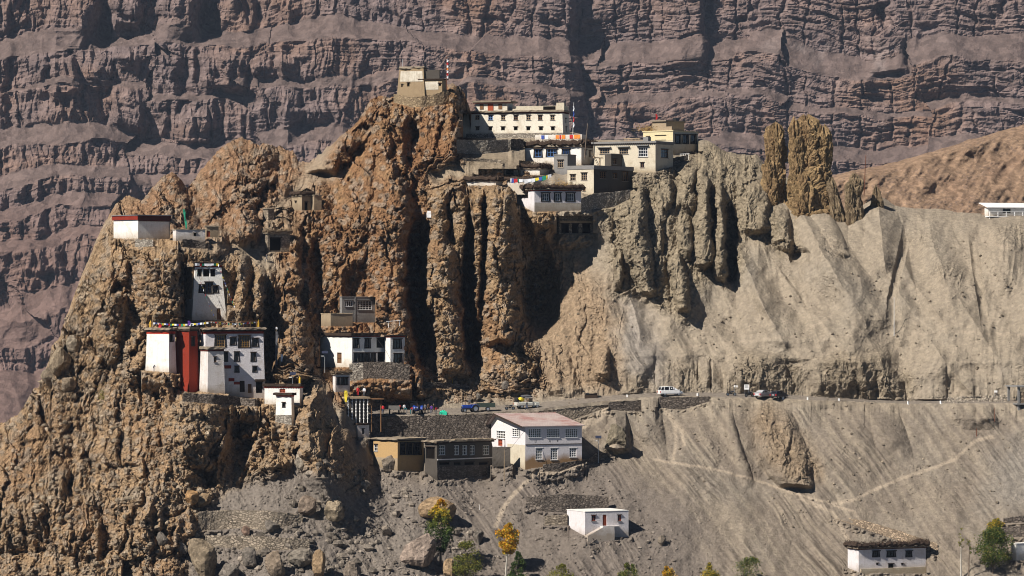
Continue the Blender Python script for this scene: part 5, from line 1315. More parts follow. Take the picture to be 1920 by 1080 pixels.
stone_strip("courtyard_wall", "dark courtyard wall in front of the lower monastery", [(681, 679), (732, 679), (768, 684)], [(681, 709), (732, 710), (768, 712)], "stone_dark", .6, Yfix=[(681, 690), (768, 690.5)])
stone_strip("sunlit_ramp_wall", "pale rubble ramp wall below the white end wall", [(660, 682), (681, 680)], [(655, 714), (681, 712)], "stone_grey", .6, Yfix=[(655, 690), (681, 690)])
h = House("gatehouse", "narrow house with three slit windows and brush roof beside the spur", "house", 624, 629, 656, 735, 703, 34, "stained_limewash", Y=684, fd=3, clear=.8)
for x in (634.5, 642.5, 649.5): h.win('R', x - 2.2, 708, x + 2.2, 721, 'tib', 1, 2)
h.finish(); h.cap("roof", "roof_earth", h.H, h.H + .2, .25, jag=.08); h.brush("brushwood", h.H + .2, .6, .2, 'brush_pale', seed=21)
mb = MB(); r = random.Random(8)
pav = thing("barred_pavilion", "pavilion with white ornamental bars beside the dark spur", "pavilion", at(653, 790, 679), math.radians(20))
W = 3.7; mb = MB(); mb.box(-.3, -.3, 4.1, W + .4, 3.2, 4.4); mb.build("roof", "pale_timber", pav)
for i in range(6):
    mb = MB(); x = i * W / 5; mb.tube([(x, 0, -1.5), (x, 0, 4.1)], .075, 6)
    for k in range(6): mb.lathe([(.02, 0), (.15, .1), (.15, .22), (.02, .32)], (x, 0, .3 + k * .62), 6)
    mb.build("ornamental_bar", "white_paint", pav)
mb = MB(); mb.box(-.2, .5, -2, W + .2, 3, 4.1); mb.build("back_room", "dark_shade_plaster", pav)
mb = MB()
for x in (W + .8, W + 2.6): mb.tube([(x, .2, -2), (x, .2, 4.0)], .11, 6)
mb.box(W + .3, -.2, 3.9, W + 3.1, 2.8, 4.1); mb.build("timber_lean_to", "timber", pav)
h = House("shade_hut", "pale hut with one slit window under the barred pavilion", "hut", 668, 671, 692, 820, 797, 34, "stained_limewash", Y=677.5, fd=3, clear=.6)
h.win('R', 679, 804, 683, 814, 'hole'); h.finish(); h.cap("roof", "dark_timber", h.H, h.H + .3, .3, jag=.06)
# road retaining walls
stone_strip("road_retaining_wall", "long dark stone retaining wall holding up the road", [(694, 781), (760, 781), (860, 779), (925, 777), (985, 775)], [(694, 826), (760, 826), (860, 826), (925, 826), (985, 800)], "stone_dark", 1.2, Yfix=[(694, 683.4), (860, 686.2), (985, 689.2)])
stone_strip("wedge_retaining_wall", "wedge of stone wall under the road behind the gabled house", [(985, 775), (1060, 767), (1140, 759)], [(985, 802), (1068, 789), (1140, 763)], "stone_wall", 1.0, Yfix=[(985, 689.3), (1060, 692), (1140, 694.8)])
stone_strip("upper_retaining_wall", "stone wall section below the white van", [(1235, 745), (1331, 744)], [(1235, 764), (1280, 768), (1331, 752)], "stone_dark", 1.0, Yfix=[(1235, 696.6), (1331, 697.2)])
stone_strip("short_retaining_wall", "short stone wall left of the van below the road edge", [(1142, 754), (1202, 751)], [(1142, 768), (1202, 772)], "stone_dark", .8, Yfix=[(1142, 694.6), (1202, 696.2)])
stone_strip("field_wall", "low dry stone wall above the parked tractor", [(797, 716), (840, 718), (880, 722)], [(797, 726), (840, 729), (880, 729)], "stone_dark", .6)

# ------------------------------------------------------------------ lower row
h = House("ochre_house", "ochre end-walled house with three tall dark windows", "house", 700, 745.6, 794.6, 882, 827, 44, "ochre_plaster", Y=673.5, gl=872, gr=884, fd=3, clear=1)
for p0, p1 in ((752, 760.5), (765, 773.5), (778, 788)): h.win('R', p0, 830.5, p1, 852, 'tib', 2, 3)
h.win('L', 701.5, 833, 708, 846, 'white', 2, 2); h.finish(); h.cap("eave", "dark_timber", h.H + .004, h.H + .16, .2); h.cap("roof", "roof_earth", h.H + .165, h.H + .45, .4, jag=.08)
h.slab(mb := MB(), 'L', .02, -.5, h.LB, h.zpy('L', 720, 858), .004, .03); mb.build("pale_base", "mud_plaster", h.o)
h = House("long_dark_house", "long shaded two storey house with a row of grid windows", "house", 797, 819.5, 922, 900, 832, 42, "dark_shade_plaster", Y=671.5, gl=884, gr=892, fd=3, clear=1)  # front lies in shade; that darkness is put into the plaster colour
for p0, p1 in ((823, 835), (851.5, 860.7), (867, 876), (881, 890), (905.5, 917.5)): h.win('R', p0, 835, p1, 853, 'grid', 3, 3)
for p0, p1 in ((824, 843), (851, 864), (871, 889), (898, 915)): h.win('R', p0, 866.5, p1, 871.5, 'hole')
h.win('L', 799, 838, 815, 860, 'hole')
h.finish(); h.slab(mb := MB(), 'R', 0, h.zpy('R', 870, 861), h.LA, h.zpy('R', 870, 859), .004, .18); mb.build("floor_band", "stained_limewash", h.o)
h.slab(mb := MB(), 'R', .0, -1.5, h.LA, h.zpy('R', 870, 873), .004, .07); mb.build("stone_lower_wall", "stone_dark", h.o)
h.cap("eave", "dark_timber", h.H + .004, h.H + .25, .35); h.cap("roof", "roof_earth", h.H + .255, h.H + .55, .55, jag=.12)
for i in range(6):
    mb = MB(); x = 1.2 + i * 2.6; mb.hexa([(x, -.5 + .1 * i, h.H + .62), (x + 1.6, -.5, h.H + .62), (x + 1.6, -.2, h.H + .62), (x, -.2, h.H + .62), (x, -.5, h.H + .7), (x + 1.6, -.5, h.H + .7), (x + 1.6, -.2, h.H + .7), (x, -.2, h.H + .7)]); mb.build("plank", "pale_timber", h.o)
stone_strip("yard_gate_wall", "dark yard gate between the long house and the gabled house", [(923, 838), (957, 838)], [(923, 871), (957, 870)], "dark_shade_plaster", .4, Yfix=[(923, 676.5), (957, 674.5)])

h = House("gabled_house", "two storey white house with faded red metal roof", "house", 921, 985, 1091, 880, 799, 25, "splashed_limewash", Y=674, gl=852, gr=862, fd=3, clear=1.2, top=False)
for p0, p1 in ((991, 1014.6), (1025.6, 1049), (1060, 1083)): h.win('R', p0, 804, p1, 820, 'lattice', 6, 4)
h.win('R', 1005, 840, 1017, 861, 'lattice', 3, 4, name='window'); h.win('R', 1032.5, 840, 1045.5, 862, 'lattice', 3, 5); h.win('R', 1068, 840, 1080.7, 857, 'lattice', 3, 4)
h.win('L', 931, 808, 947, 822, 'lattice', 5, 3); h.win('L', 960, 804, 975.5, 819, 'lattice', 4, 4); h.win('L', 934, 824, 942, 836, 'door', frame='red_door')
h.finish()
h.slab(mb := MB(), 'R', 0, h.zpy('R', 1040, 833.6), h.LA, h.zpy('R', 1040, 832.2), .004, .09); mb.build("string_course", "dark_timber", h.o)
h.slab(mb := MB(), 'L', .02, -2, h.LB * .52, h.zpy('L', 965, 833), .004, .03); mb.build("cream_patch", "cream_plaster", h.o)
ry = h.LB * .80; rz = 1.95; ov = .55
mb = MB(); a0, a1 = -.9, h.LA + .35; e = .1
mb.hexa([(a0, -ov, h.H - .12), (a1, -ov, h.H - .12), (a1, ry, h.H + rz - .1), (a0, ry, h.H + rz - .1), (a0, -ov, h.H), (a1, -ov, h.H), (a1, ry, h.H + rz), (a0, ry, h.H + rz)])
mb.hexa([(a0, ry, h.H + rz - .1), (a1, ry, h.H + rz - .1), (a1, h.LB + ov, h.H - .3), (a0, h.LB + ov, h.H - .3), (a0, ry, h.H + rz), (a1, ry, h.H + rz), (a1, h.LB + ov, h.H - .2), (a0, h.LB + ov, h.H - .2)])
ro = mb.build("roof", "roof_metal", h.o)
mb = MB()
for i in range(26):
    x = a0 + (a1 - a0) * (i + .5) / 26; mb.hexa([(x - .03, -ov, h.H + .002), (x + .03, -ov, h.H + .002), (x + .03, ry, h.H + rz + .002), (x - .03, ry, h.H + rz + .002), (x - .02, -ov, h.H + .05), (x + .02, -ov, h.H + .05), (x + .02, ry, h.H + rz + .05), (x - .02, ry, h.H + rz + .05)])
mb.build("roof_rib", "roof_metal", ro)
mb = MB(); mb.poly([(0.0, 0, h.H - .02), (0.0, h.LB, h.H - .02), (0.0, ry, h.H + rz - .12)]); mb.poly([(h.LA, 0, h.H - .02), (h.LA, h.LB, h.H - .02), (h.LA, ry, h.H + rz - .12)]); mb.build("gable", "limewash", h.o)
mb = MB(); mb.hexa([(a0 - .05, -ov, h.H - .3), (a0 - .05, ry, h.H + rz - .28), (a0 + .02, ry, h.H + rz - .28), (a0 + .02, -ov, h.H - .3), (a0 - .05, -ov, h.H - .01), (a0 - .05, ry, h.H + rz + .02), (a0 + .02, ry, h.H + rz + .02), (a0 + .02, -ov, h.H - .01)])
mb.hexa([(a0 - .05, ry, h.H + rz - .28), (a0 - .05, h.LB + ov, h.H - .5), (a0 + .02, h.LB + ov, h.H - .5), (a0 + .02, ry, h.H + rz - .28), (a0 - .05, ry, h.H + rz + .02), (a0 - .05, h.LB + ov, h.H - .2), (a0 + .02, h.LB + ov, h.H - .2), (a0 + .02, ry, h.H + rz + .02)])
mb.build("bargeboard", "dark_timber", h.o)
# faint painted letters U A W on the front
def glyph(strokes, px, py, hgt, name):
    mb = MB(); x0 = h.xa(px); z0_ = h.zpy('R', px, py); w = .05
    for (ax, az, bx, bz) in strokes:
        d = Vector((bx - ax, 0, bz - az)).normalized(); n_ = Vector((-d.z, 0, d.x)) * w
        A = Vector((x0 + ax * hgt, -.004, z0_ + az * hgt)); B_ = Vector((x0 + bx * hgt, -.004, z0_ + bz * hgt))
        mb.hexa([tuple(A - n_), tuple(B_ - n_), tuple(B_ + n_), tuple(A + n_)] + [tuple(q - Vector((0, .006, 0))) for q in (A - n_, B_ - n_, B_ + n_, A + n_)])
    mb.build(name, "grey_concrete", h.o)
glyph([(0, 1, 0, 0), (0, 0, .6, 0), (.6, 0, .6, 1)], 1003, 829, .42, "painted_letter"); glyph([(0, 0, .3, 1), (.3, 1, .6, 0), (.15, .4, .45, .4)], 1030, 829, .36, "painted_letter"); glyph([(0, 1, .2, 0), (.2, 0, .4, .8), (.4, .8, .6, 0), (.6, 0, .8, 1)], 1044, 828, .34, "painted_letter")
HGB = h
stone_strip("path_retaining_wall", "dark stone path wall at the gabled house front", [(1018, 871), (1050, 868), (1098, 862)], [(1018, 884), (1050, 884), (1098, 866)], "stone_dark", .8)
stone_strip("lamp_side_wall", "short dark wall beside the solar street lamp", [(1100, 864), (1118, 848), (1150, 850)], [(1100, 870), (1118, 868), (1150, 856)], "stone_dark", .8)

h = House("white_box_house", "small white box house with outside stair and stone terraces behind", "house", 1063, 1097, 1178.5, 1005, 960, 25, "pinkish_limewash", Y=656, gl=986, gr=1006, fd=2, clear=1)
h.win('R', 1109, 966, 1117, 977, 'wood', 2, 2, frame='red_door'); h.win('R', 1158, 965.5, 1165, 977, 'wood', 2, 2, frame='red_door'); h.win('R', 1130, 965, 1137.3, 986.5, 'door', frame='red_door')
h.finish(); h.cap("parapet", "limewash", h.H + .004, h.H + .1, .06)
mb = MB(); x0, x1 = h.xa(1125), h.xa(1158); zl = h.zpy('R', 1135, 987)
mb.box(x0, -1.1, -1, x1 * .82, -.01, zl); mb.box(x0, -1.1, zl + .002, x1, -.01, zl + .12); mb.build("landing", "stained_limewash", h.o)
mb = MB(); n = 9
for i in range(n):
    xa = x0 - (i + 1) * .33; mb.box(xa, -1.1, -1.2, xa + .33, -.01, zl - (i + 1) * zl / (n + 1))
mb.build("stair", "stained_limewash", h.o)
HB = h
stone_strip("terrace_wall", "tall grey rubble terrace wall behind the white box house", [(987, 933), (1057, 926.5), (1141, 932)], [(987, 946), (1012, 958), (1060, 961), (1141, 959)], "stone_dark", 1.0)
stone_strip("terrace_wall", "short rubble wall touching the white box house on its left", [(1021, 968), (1064, 965)], [(1021, 985), (1064, 985)], "stone_wall", .8)
h = House("roadless_cottage", "white cottage with shaggy brush roof at the bottom right", "house", 1589.5, 1610, 1736, 1072, 1031, 23, "pinkish_limewash", Y=650, gl=1064, gr=1074, fd=3, clear=1)
for p0, p1 in ((1638, 1647), (1665, 1677), (1700, 1708)): h.win('R', p0, 1033.5, p1, 1043.5, 'tib', 2, 2)
h.win('R', 1643, 1056, 1647, 1060, 'hole'); h.win('R', 1665.5, 1057, 1675.5, 1066, 'hole'); h.win('R', 1690, 1056.5, 1693.5, 1060.5, 'hole')
h.finish(); h.cap("red_frieze", "maroon", h.H, h.H + .15, .12); h.cap("roof", "roof_earth", h.H + .155, h.H + .4, .35, jag=.06); h.brush("brushwood", h.H + .4, .95, .35, 'brush', n=1500, seed=31)
h.slab(mb := MB(), 'R', .3, -1.5, h.LA - .1, .5, .004, .35); mb.build("plinth", "cream_plaster", h.o)
stone_strip("stone_bank", "long stony bank descending behind the shaggy roofed cottage", [(1558, 965), (1620, 976), (1690, 997), (1758, 1020)], [(1558, 970), (1620, 992), (1690, 1016), (1758, 1041)], "stone_orange", 1.0, lean=1.5)
h = House("edge_house", "white house corner cut by the right photo edge below the terraces", "house", 1896, 1906, 1960, 1050, 1020, 30, "limewash", Y=650, fd=2, clear=.8)
h.finish(); h.cap("parapet", "limewash", h.H + .004, h.H + .12, .05)
stone_strip("field_terrace", "upper dark stone terrace at the right photo edge", [(1882, 972), (1950, 963)], [(1882, 981), (1950, 978)], "stone_dark", .8)
stone_strip("field_terrace", "lower dark stone terrace at the right photo edge", [(1876, 990), (1950, 983)], [(1876, 1008), (1950, 1005)], "stone_dark", .8)
stone_strip("ruined_wall", "long ochre stone field wall in the left foreground rubble", [(372, 960), (420, 957), (500, 958), (567, 966)], [(372, 995), (450, 990), (500, 994), (567, 980)], "stone_wall", 1.0)
stone_strip("ruined_wall", "lower crumbling field wall among the foreground boulders", [(385, 1005), (470, 1005), (580, 1012)], [(385, 1022), (470, 1032), (580, 1030)], "stone_wall", 1.0)

# white lodge on the far right shoulder
h = House("white_lodge", "white lodge with pale metal roof on the right shoulder", "building", 1846, 1853, 1990, 405, 389.5, 20, "limewash", Y=747, fd=2, fit=False)
h.win('R', 1880, 391, 1895, 399, 'wood', 3, 1, frame='dark_timber'); h.finish()
mb = MB(); mb.hexa([(-.5, -.6, h.H), (h.LA, -.6, h.H), (h.LA, 3.2, h.H + .95), (-.5, 3.2, h.H + .95), (-.5, -.6, h.H + .12), (h.LA, -.6, h.H + .12), (h.LA, 3.2, h.H + 1.07), (-.5, 3.2, h.H + 1.07)]); mb.build("roof", "white_paint", h.o)
mb = MB()
for i in range(9):
    x = i * 1.85 - .5; mb.tube([(x, -1.6, -1), (x, -1.6, .85)], .09, 5)
mb.box(-.6, -1.65, .35, h.LA, -1.55, .42); mb.box(-.6, -1.66, .84, h.LA, -1.54, .92); mb.build("railing", "white_paint", h.o)
h.lbox("terrace_slab", "white_paint", -.7, -1.8, -.25, h.LA, -.02, -.05)

# half-built concrete frame at the right edge
fy = 690.0
fr = thing("unfinished_building", "half-built concrete frame with brick infill at right edge", "building", at(1909, 822, fy), math.radians(12))
for k in range(4):
    mb = MB(); mb.box(-.35, -.35, k * 3.2 - .15, 8, 6, k * 3.2 + .12); mb.build("floor_slab", "grey_concrete", fr)
for x in (0, 4, 7.6):
    for y in (0, 5.5):
        mb = MB(); mb.box(x, y, -2, x + .4, y + .4, 9.7); mb.build("column", "grey_concrete", fr)
for k in range(3):
    mb = MB(); mb.box(.45, .12, k * 3.2 + .13, 3.9, .30, k * 3.2 + 2.2); mb.build("brick_infill", "stone_orange", fr)

# ruins on the left saddle
h = House("mud_ruin", "roofless mud ruin with dark doorway on the left saddle", "ruin", 548, 566, 586, 394, 368, 38, "mud_plaster", fd=2, clear=.8)
h.win('R', 571, 379, 577, 394, 'hole'); h.win('L', 553, 377, 556, 381, 'hole'); h.finish(); h.cap("roof", "roof_earth", h.H, h.H + .2, .2, jag=.1); h.brush("brushwood", h.H + .2, .8, .2, seed=41)
h = House("mud_block", "blank mud block joined to the saddle ruin", "ruin", 584, 589, 603, 394, 367, 30, "mud_plaster", fd=2, clear=.6)
h.finish(); h.cap("roof", "roof_earth", h.H, h.H + .15, .12, jag=.08)
h = House("stone_hovel", "stone hovel with wide dark opening below the saddle", "hut", 497, 502, 543, 472, 438, 30, "stone_wall", fd=2, clear=.8)
h.win('R', 506, 446, 527, 470, 'hole'); h.finish(); h.cap("roof", "roof_earth", h.H, h.H + .2, .3, jag=.12); h.brush("brushwood", h.H + .2, .6, .2, 'brush_pale', n=500, seed=43)
h = House("stone_cell", "tiny stone cell among rocks left of the hovel", "hut", 493, 503, 514, 412, 392, 38, "stone_wall", fd=2, clear=.6)
h.finish(); h.cap("roof", "roof_earth", h.H, h.H + .15, .15, jag=.08)
# ------------------------------------------------------------------ rock pinnacles
def pinnacle(label, prof, Y, depth_k=.85, seed=1, col=((.30, .195, .085), (.24, .15, .07)), group=None):
    """free-standing eroded rock tower. prof: rows of (py, left px, right px) from top to foot"""
    a = np.array(prof, float); NA, NH = 90, 112
    ang_ = np.linspace(0, 2 * np.pi, NA, endpoint=False)[None, :]
    py = np.linspace(a[0, 0], a[-1, 0] + 30, NH)[:, None]
    xl = np.interp(py, a[:, 0], a[:, 1]); xr = np.interp(py, a[:, 0], a[:, 2])
    mpx = Y / F; cx = (xl + xr) / 2; w = (xr - xl) / 2 * mpx
    ang_ = ang_ + np.pi / 2
    top = np.clip((py - a[0, 0] + .4) / 7, 0, 1) ** .35
    u = (ang_ - np.pi / 2) * 34 + seed * 97; v = py + 0 * ang_
    uw = u + fbm(u / 30, v / 30, 600 + seed, 3) * 12; vw = v + fbm(u / 30, v / 30, 604 + seed, 3) * 12
    q1 = facets(uw / 36, vw / 44, 21); q2 = facets(uw / 15, vw / 18, 22); q3 = facets(uw / 7, vw / 8, 23)
    hh = q1[0] * 2.2 + q2[0] * .9 + q3[0] * .32 - (1 - q1[1]) * .5 - (1 - q2[1]) * .25 + fbm(u / 9, v / 9, 610, 4, .7) * .5
    gul = np.clip(np.abs(perlin(uw / 46, vw / 130, 612 + seed)) * -3 + .7, 0, 1)
    r = np.maximum(.15, (w * .90 + (hh - .7) * .5 * np.clip(w / 2.5, .4, 1) - gul * np.where(w > 2, .13, .05) * w) * top)
    X = (cx - 960) * mpx + r * np.cos(ang_); Yy = Y + np.maximum(.2, r * depth_k) * np.sin(ang_); Z = (540 - py) * mpx + 0 * ang_ + (perlin(np.cos(ang_) * 2 + 5, np.sin(ang_) * 2 + seed + py * 0, 520) * 1.4) * np.clip(1 - (py - a[0, 0]) / 25, 0, 1)
    P_ = np.stack([X, Yy, Z], -1); P_ = np.concatenate([P_, P_[:, :1]], 1)[::-1]
    n = fbm(X / 2.2, Z / 3, 530, 4)
    Cq = np.array(col[0]) + (np.array(col[1]) - np.array(col[0])) * np.clip(.5 + n * 1.4, 0, 1)[..., None]
    Cq = np.concatenate([Cq, Cq[:, :1]], 1)[::-1]
    org = P_[0].mean(0); P_ = P_ - org
    cap_ = np.repeat(P_[-1:].mean(1, keepdims=True), NA + 1, 1); P_ = np.concatenate([P_, cap_], 0); Cq = np.concatenate([Cq, Cq[-1:]], 0)
    o = grid_mesh("rock_pinnacle", P_, "earth", Cq, smooth=False); o.location = org
    return tag(o, label or "x", "rock pinnacle", group or "rock pinnacles on the ridge")
B1 = ((.33, .225, .115), (.26, .17, .09)); B2 = ((.26, .195, .12), (.22, .16, .10))
def lobed(label, lobes, Y, col):
    """one pinnacle grown from several merged lobes"""
    a0 = lobes[0][0][-1]; root = thing("rock_pinnacle", label, "rock pinnacle", at((a0[1] + a0[2]) / 2, a0[0], Y), 0, "rock pinnacles on the ridge")
    for i, (pr, dy, sd) in enumerate(lobes):
        o = pinnacle(None, pr, Y + dy, seed=sd, col=col); o.name = "lobe"
        for k in ("label", "category", "group", "kind"):
            if k in o: del o[k]
        o.parent = root; o.location = o.location - root.location
lobed("slim ochre rock pinnacle left of the broad double one", [
    ([(238, 1444, 1464), (248, 1436, 1470), (275, 1434, 1475), (310, 1433, 1474), (345, 1436, 1474), (372, 1434, 1480), (392, 1428, 1488)], 0, 1), ([(236, 1448, 1458), (244, 1444, 1462), (262, 1440, 1466)], -.5, 7), ([(300, 1434, 1452), (330, 1430, 1456), (380, 1424, 1462)], -1.8, 8)], 748, B1)
lobed("broad lumpy ochre rock tower, tallest on the right ridge", [
    ([(222, 1500, 1522), (232, 1494, 1536), (255, 1492, 1546), (300, 1490, 1550), (340, 1486, 1554), (372, 1478, 1560), (400, 1470, 1572)], 0, 2), ([(229, 1484, 1498), (240, 1480, 1504), (290, 1478, 1510), (345, 1480, 1512), (385, 1474, 1518)], -1.2, 9),
    ([(240, 1536, 1550), (252, 1530, 1559), (300, 1528, 1561), (340, 1530, 1558), (372, 1530, 1566), (405, 1528, 1580)], -.6, 10), ([(222, 1508, 1516), (228, 1505, 1520), (245, 1500, 1526)], -.8, 11), ([(325, 1498, 1512), (345, 1492, 1520), (385, 1484, 1528)], -3.0, 12)], 747, B1)
lobed("small knobbly rock pinnacle beside the tall bare pole", [
    ([(329, 1597, 1611), (338, 1591, 1618), (355, 1590, 1619), (368, 1594, 1614), (385, 1592, 1618), (415, 1586, 1626)], 0, 3), ([(345, 1588, 1600), (360, 1586, 1603), (400, 1584, 1606)], -1, 13)], 744, B2)
lobed("low stub of rock at the foot of the broad tower", [([(338, 1553, 1563), (352, 1551, 1570), (380, 1555, 1578), (410, 1556, 1588)], 0, 5)], 744, B2)
lobed("tiny cairn-like rock stub by the shorter pole", [([(352, 1638, 1647), (360, 1636, 1650), (376, 1632, 1656)], 0, 6)], 747, B2)

# ------------------------------------------------------------------ boulders
def boulder_mesh(seed, n=18, m=26):
    r = np.random.RandomState(seed)
    th = np.linspace(0, np.pi, n)[:, None]; ph = np.linspace(0, 2 * np.pi, m + 1)[None, :]
    d = np.stack([np.sin(th) * np.cos(ph), np.sin(th) * np.sin(ph), np.cos(th) + 0 * ph], -1)
    rad = np.full(d.shape[:2], 1.15)
    for k in range(13):
        nrm = r.normal(size=3); nrm /= np.linalg.norm(nrm); off = r.uniform(.62, .98)
        dp = d @ nrm
        rad = np.where(dp > .05, np.minimum(rad, off / np.maximum(dp, .05)), rad)
    rad = rad * (1 + .05 * perlin(d[..., 0] * 4 + seed, d[..., 1] * 4 + d[..., 2] * 3, 540) + .03 * perlin(d[..., 0] * 11, d[..., 2] * 11 + d[..., 1] * 9, 541))
    rad[:, -1] = rad[:, 0]
    return d * rad[..., None]
def boulder(label, px, py0, py1, wpx, seed, col=(.26, .205, .15), dY=0.0, tilt=0.0, group="boulders in the foreground rubble", squash=.8):
    Y = depth_soft(px, py1, 4) + dY; mpx = Y / F
    P_ = boulder_mesh(seed)[::-1]
    hz = (py1 - py0) * mpx / 2 * 1.15; hx = wpx * mpx / 2
    ct, st = math.cos(tilt), math.sin(tilt)
    x = P_[..., 0] * hx; z = P_[..., 2] * hz; P2 = np.stack([x * ct - z * st, P_[..., 1] * hx * squash, x * st + z * ct], -1)
    n = fbm(P_[..., 0] * 2 + seed, P_[..., 2] * 2, 545, 3)
    Cq = np.array(col, np.float32) * (1 + .3 * n[..., None])
    o = grid_mesh("boulder", P2, "earth", Cq, smooth=False)
    o.location = at(px, (py0 + py1) / 2, Y - hx * squash * .15)
    return tag(o, label, "boulder", group)
OR = (.34, .235, .14); GR = (.21, .18, .15); PK = (.33, .255, .205)
for a in [
 ("tall grey-tan slab boulder at the bottom left of the field walls", 382, 1008, 1084, 58, 1, (.27, .21, .145)),
 ("big pinkish boulder left of the yellow-topped poplar", 785, 1004, 1064, 66, 2, PK),
 ("flat angular grey boulder in the foreground, tilted to the right", 563, 1028, 1062, 58, 3, (.24, .205, .165)),
 ("rounded brown boulder left of the flat tilted one", 517, 1036, 1080, 38, 4, (.24, .185, .135)),
 ("squat brown boulder on the grey slope under the turret spur", 578, 932, 968, 34, 5, (.27, .205, .155)),
 ("pale ochre boulder on the slope right of the squat brown one", 627, 936, 972, 42, 6, (.33, .26, .18)),
 ("pale block boulder at the foot of the dark spur", 566, 852, 878, 30, 7, (.33, .28, .22)),
 ("orange upright boulder at the bottom edge beside the flat one", 598, 1038, 1086, 28, 8, OR),
 ("orange rock block behind the yellow-topped poplar", 822, 936, 976, 66, 9, OR),
 ("upright orange stone right of the big pinkish boulder", 843, 1048, 1088, 22, 10, OR),
 ("grey angular boulder on the scree edge right of the poplar", 897, 994, 1018, 24, 11, GR),
 ("small reddish stone set on the upper field wall", 462, 986, 1004, 20, 12, (.30, .20, .15)),
 ("dark flat stone lying before the upper field wall", 510, 976, 998, 30, 13, GR),
 ("grey boulder among rubble left of the rounded brown one", 467, 1030, 1064, 32, 14, GR),
 ("dark grey boulder at the rock foot left of the field walls", 303, 1000, 1020, 22, 15, GR),
 ("pale grey boulder left of the lower field wall", 340, 1020, 1038, 22, 16, (.27, .23, .19)),
 ("tan block with orange face at the head of the field wall", 380, 924, 950, 36, 17, OR),
 ("big brown boulder leaning on the left crag under the shrine", 114, 648, 700, 40, 18, (.29, .225, .155)),
 ("round boulder low on the left skyline", 96, 690, 722, 34, 19, (.27, .215, .155)),
 ("grey boulder on the left crag above the lowest skyline boulder", 137, 632, 658, 30, 20, (.26, .21, .155)),
 ("small round boulder at the left skyline notch", 128, 706, 734, 26, 21, (.27, .21, .15)),
 ("large dark rock beside the ochre house", 728, 854, 884, 34, 22, (.22, .18, .14)),
 ("grey stone beside the road above the white jeep", 948, 716, 730, 14, 23, GR),
 ("round stone on the slope above the blue tractor", 897, 738, 750, 12, 24, GR),
 ("knobbly stone on the slope left of the tractor trailer", 880, 742, 752, 12, 25, (.26, .2, .15)),
 ("pale boulder by the crag foot above the lower monastery yard", 808, 668, 690, 20, 26, (.32, .23, .15)),
 ("dark brown rock lump on the slope below the white van", 1158, 800, 848, 50, 27, (.21, .175, .125)),
 ("small pale stone beside the cottage track", 1240, 1006, 1020, 16, 28, (.22, .18, .14)),
 ("orange and white split rock above the upper field wall", 358, 918, 944, 26, 29, (.42, .25, .12)),
 ("grey rock at the bottom edge below the lower field wall", 430, 1060, 1090, 36, 30, GR),
 ("brown rock at the bottom edge right of the orange upright one", 660, 1056, 1088, 40, 31, (.23, .185, .145)),
 ("pale rock on the rubble slope above the big pinkish boulder", 725, 985, 1004, 24, 32, (.29, .24, .19)),
 ]: boulder(*a)

def scatter(name, label, n, test, smin, smax, seed, col):
    """loose stones nobody could count: small faceted rocks set into the slope"""
    r = np.random.RandomState(seed)
    base = []
    for k in range(6):
        b = boulder_mesh(900 + k, 5, 6); base.append(b)
    V = []; Fq = []; Cc = []; off = 0; cnt = 0; tries = 0
    idx = np.arange(5 * 7).reshape(5, 7)
    quads = np.stack([idx[:-1, :-1], idx[:-1, 1:], idx[1:, 1:], idx[1:, :-1]], -1).reshape(-1, 4)
    while cnt < n and tries < n * 30:
        tries += 1
        px, py = test(r)
        if px is None: continue
        Y = float(depth(px, py)); s = smin * (smax / smin) ** (r.rand() ** 2.2)
        b = base[r.randint(6)] * s * np.array([1, 1, .75]); c_, s_ = np.cos(r.rand() * 6.28), 0
        an = r.rand() * 6.28; ca_, sa__ = math.cos(an), math.sin(an)
        q = np.stack([b[..., 0] * ca_ - b[..., 1] * sa__, b[..., 0] * sa__ + b[..., 1] * ca_, b[..., 2]], -1).reshape(-1, 3) + np.array(at(px, py, Y)) + np.array([0, 0, s * .2])
        V.append(q); Fq.append(quads + off); off += len(q); cnt += 1
        Cc.append(np.repeat([np.array(col) * r.uniform(.6, 1.45)], len(q), 0))
    V = np.concatenate(V); Fq = np.concatenate(Fq); Cc = np.concatenate(Cc)
    me = bpy.data.meshes.new(name); me.from_pydata(V.tolist(), [], Fq.tolist())
    at_ = me.color_attributes.new("earth", 'FLOAT_COLOR', 'POINT'); c4 = np.ones((len(V), 4), np.float32); c4[:, :3] = Cc; at_.data.foreach_set("color", c4.ravel())
    me.materials.append(MAT["earth"]); o = bpy.data.objects.new(name, me); COL.objects.link(o)
    return tag(o, label, "stones", None, "stuff")
def in_poly(poly):
    p = np.array(poly, float); x0, y0 = p.min(0); x1, y1 = p.max(0)
    def f(r):
        x = r.uniform(x0, x1); y = r.uniform(y0, y1); ins = False
        for i in range(len(p)):
            a, b = p[i], p[(i + 1) % len(p)]
            if (a[1] > y) != (b[1] > y) and x < (b[0] - a[0]) * (y - a[1]) / (b[1] - a[1] + 1e-9) + a[0]: ins = not ins
        if not ins or perlin(np.array(x / 60), np.array(y / 45), 560) < r.uniform(-.5, .3): return None, None
        return x, y
    return f
scatter("loose_rubble", "loose grey rubble strewn over the foreground slope", 1000, in_poly([(330, 1000), (480, 1000), (600, 860), (720, 900), (880, 980), (890, 1095), (300, 1095)]), .10, 1.1, 1, (.25, .21, .17))
scatter("scree_stones", "small stones scattered over the scree right of the trees", 1600, in_poly([(690, 885), (1000, 880), (1130, 880), (1360, 1095), (880, 1095), (800, 960)]), .07, .42, 2, (.24, .20, .165))
scatter("crag_stones", "embedded cobbles and blocks on the left crag", 1500, in_poly([(20, 800), (100, 650), (180, 480), (340, 470), (260, 700), (420, 760), (420, 900), (340, 1095), (-20, 1095)]), .10, .8, 3, (.31, .245, .175))
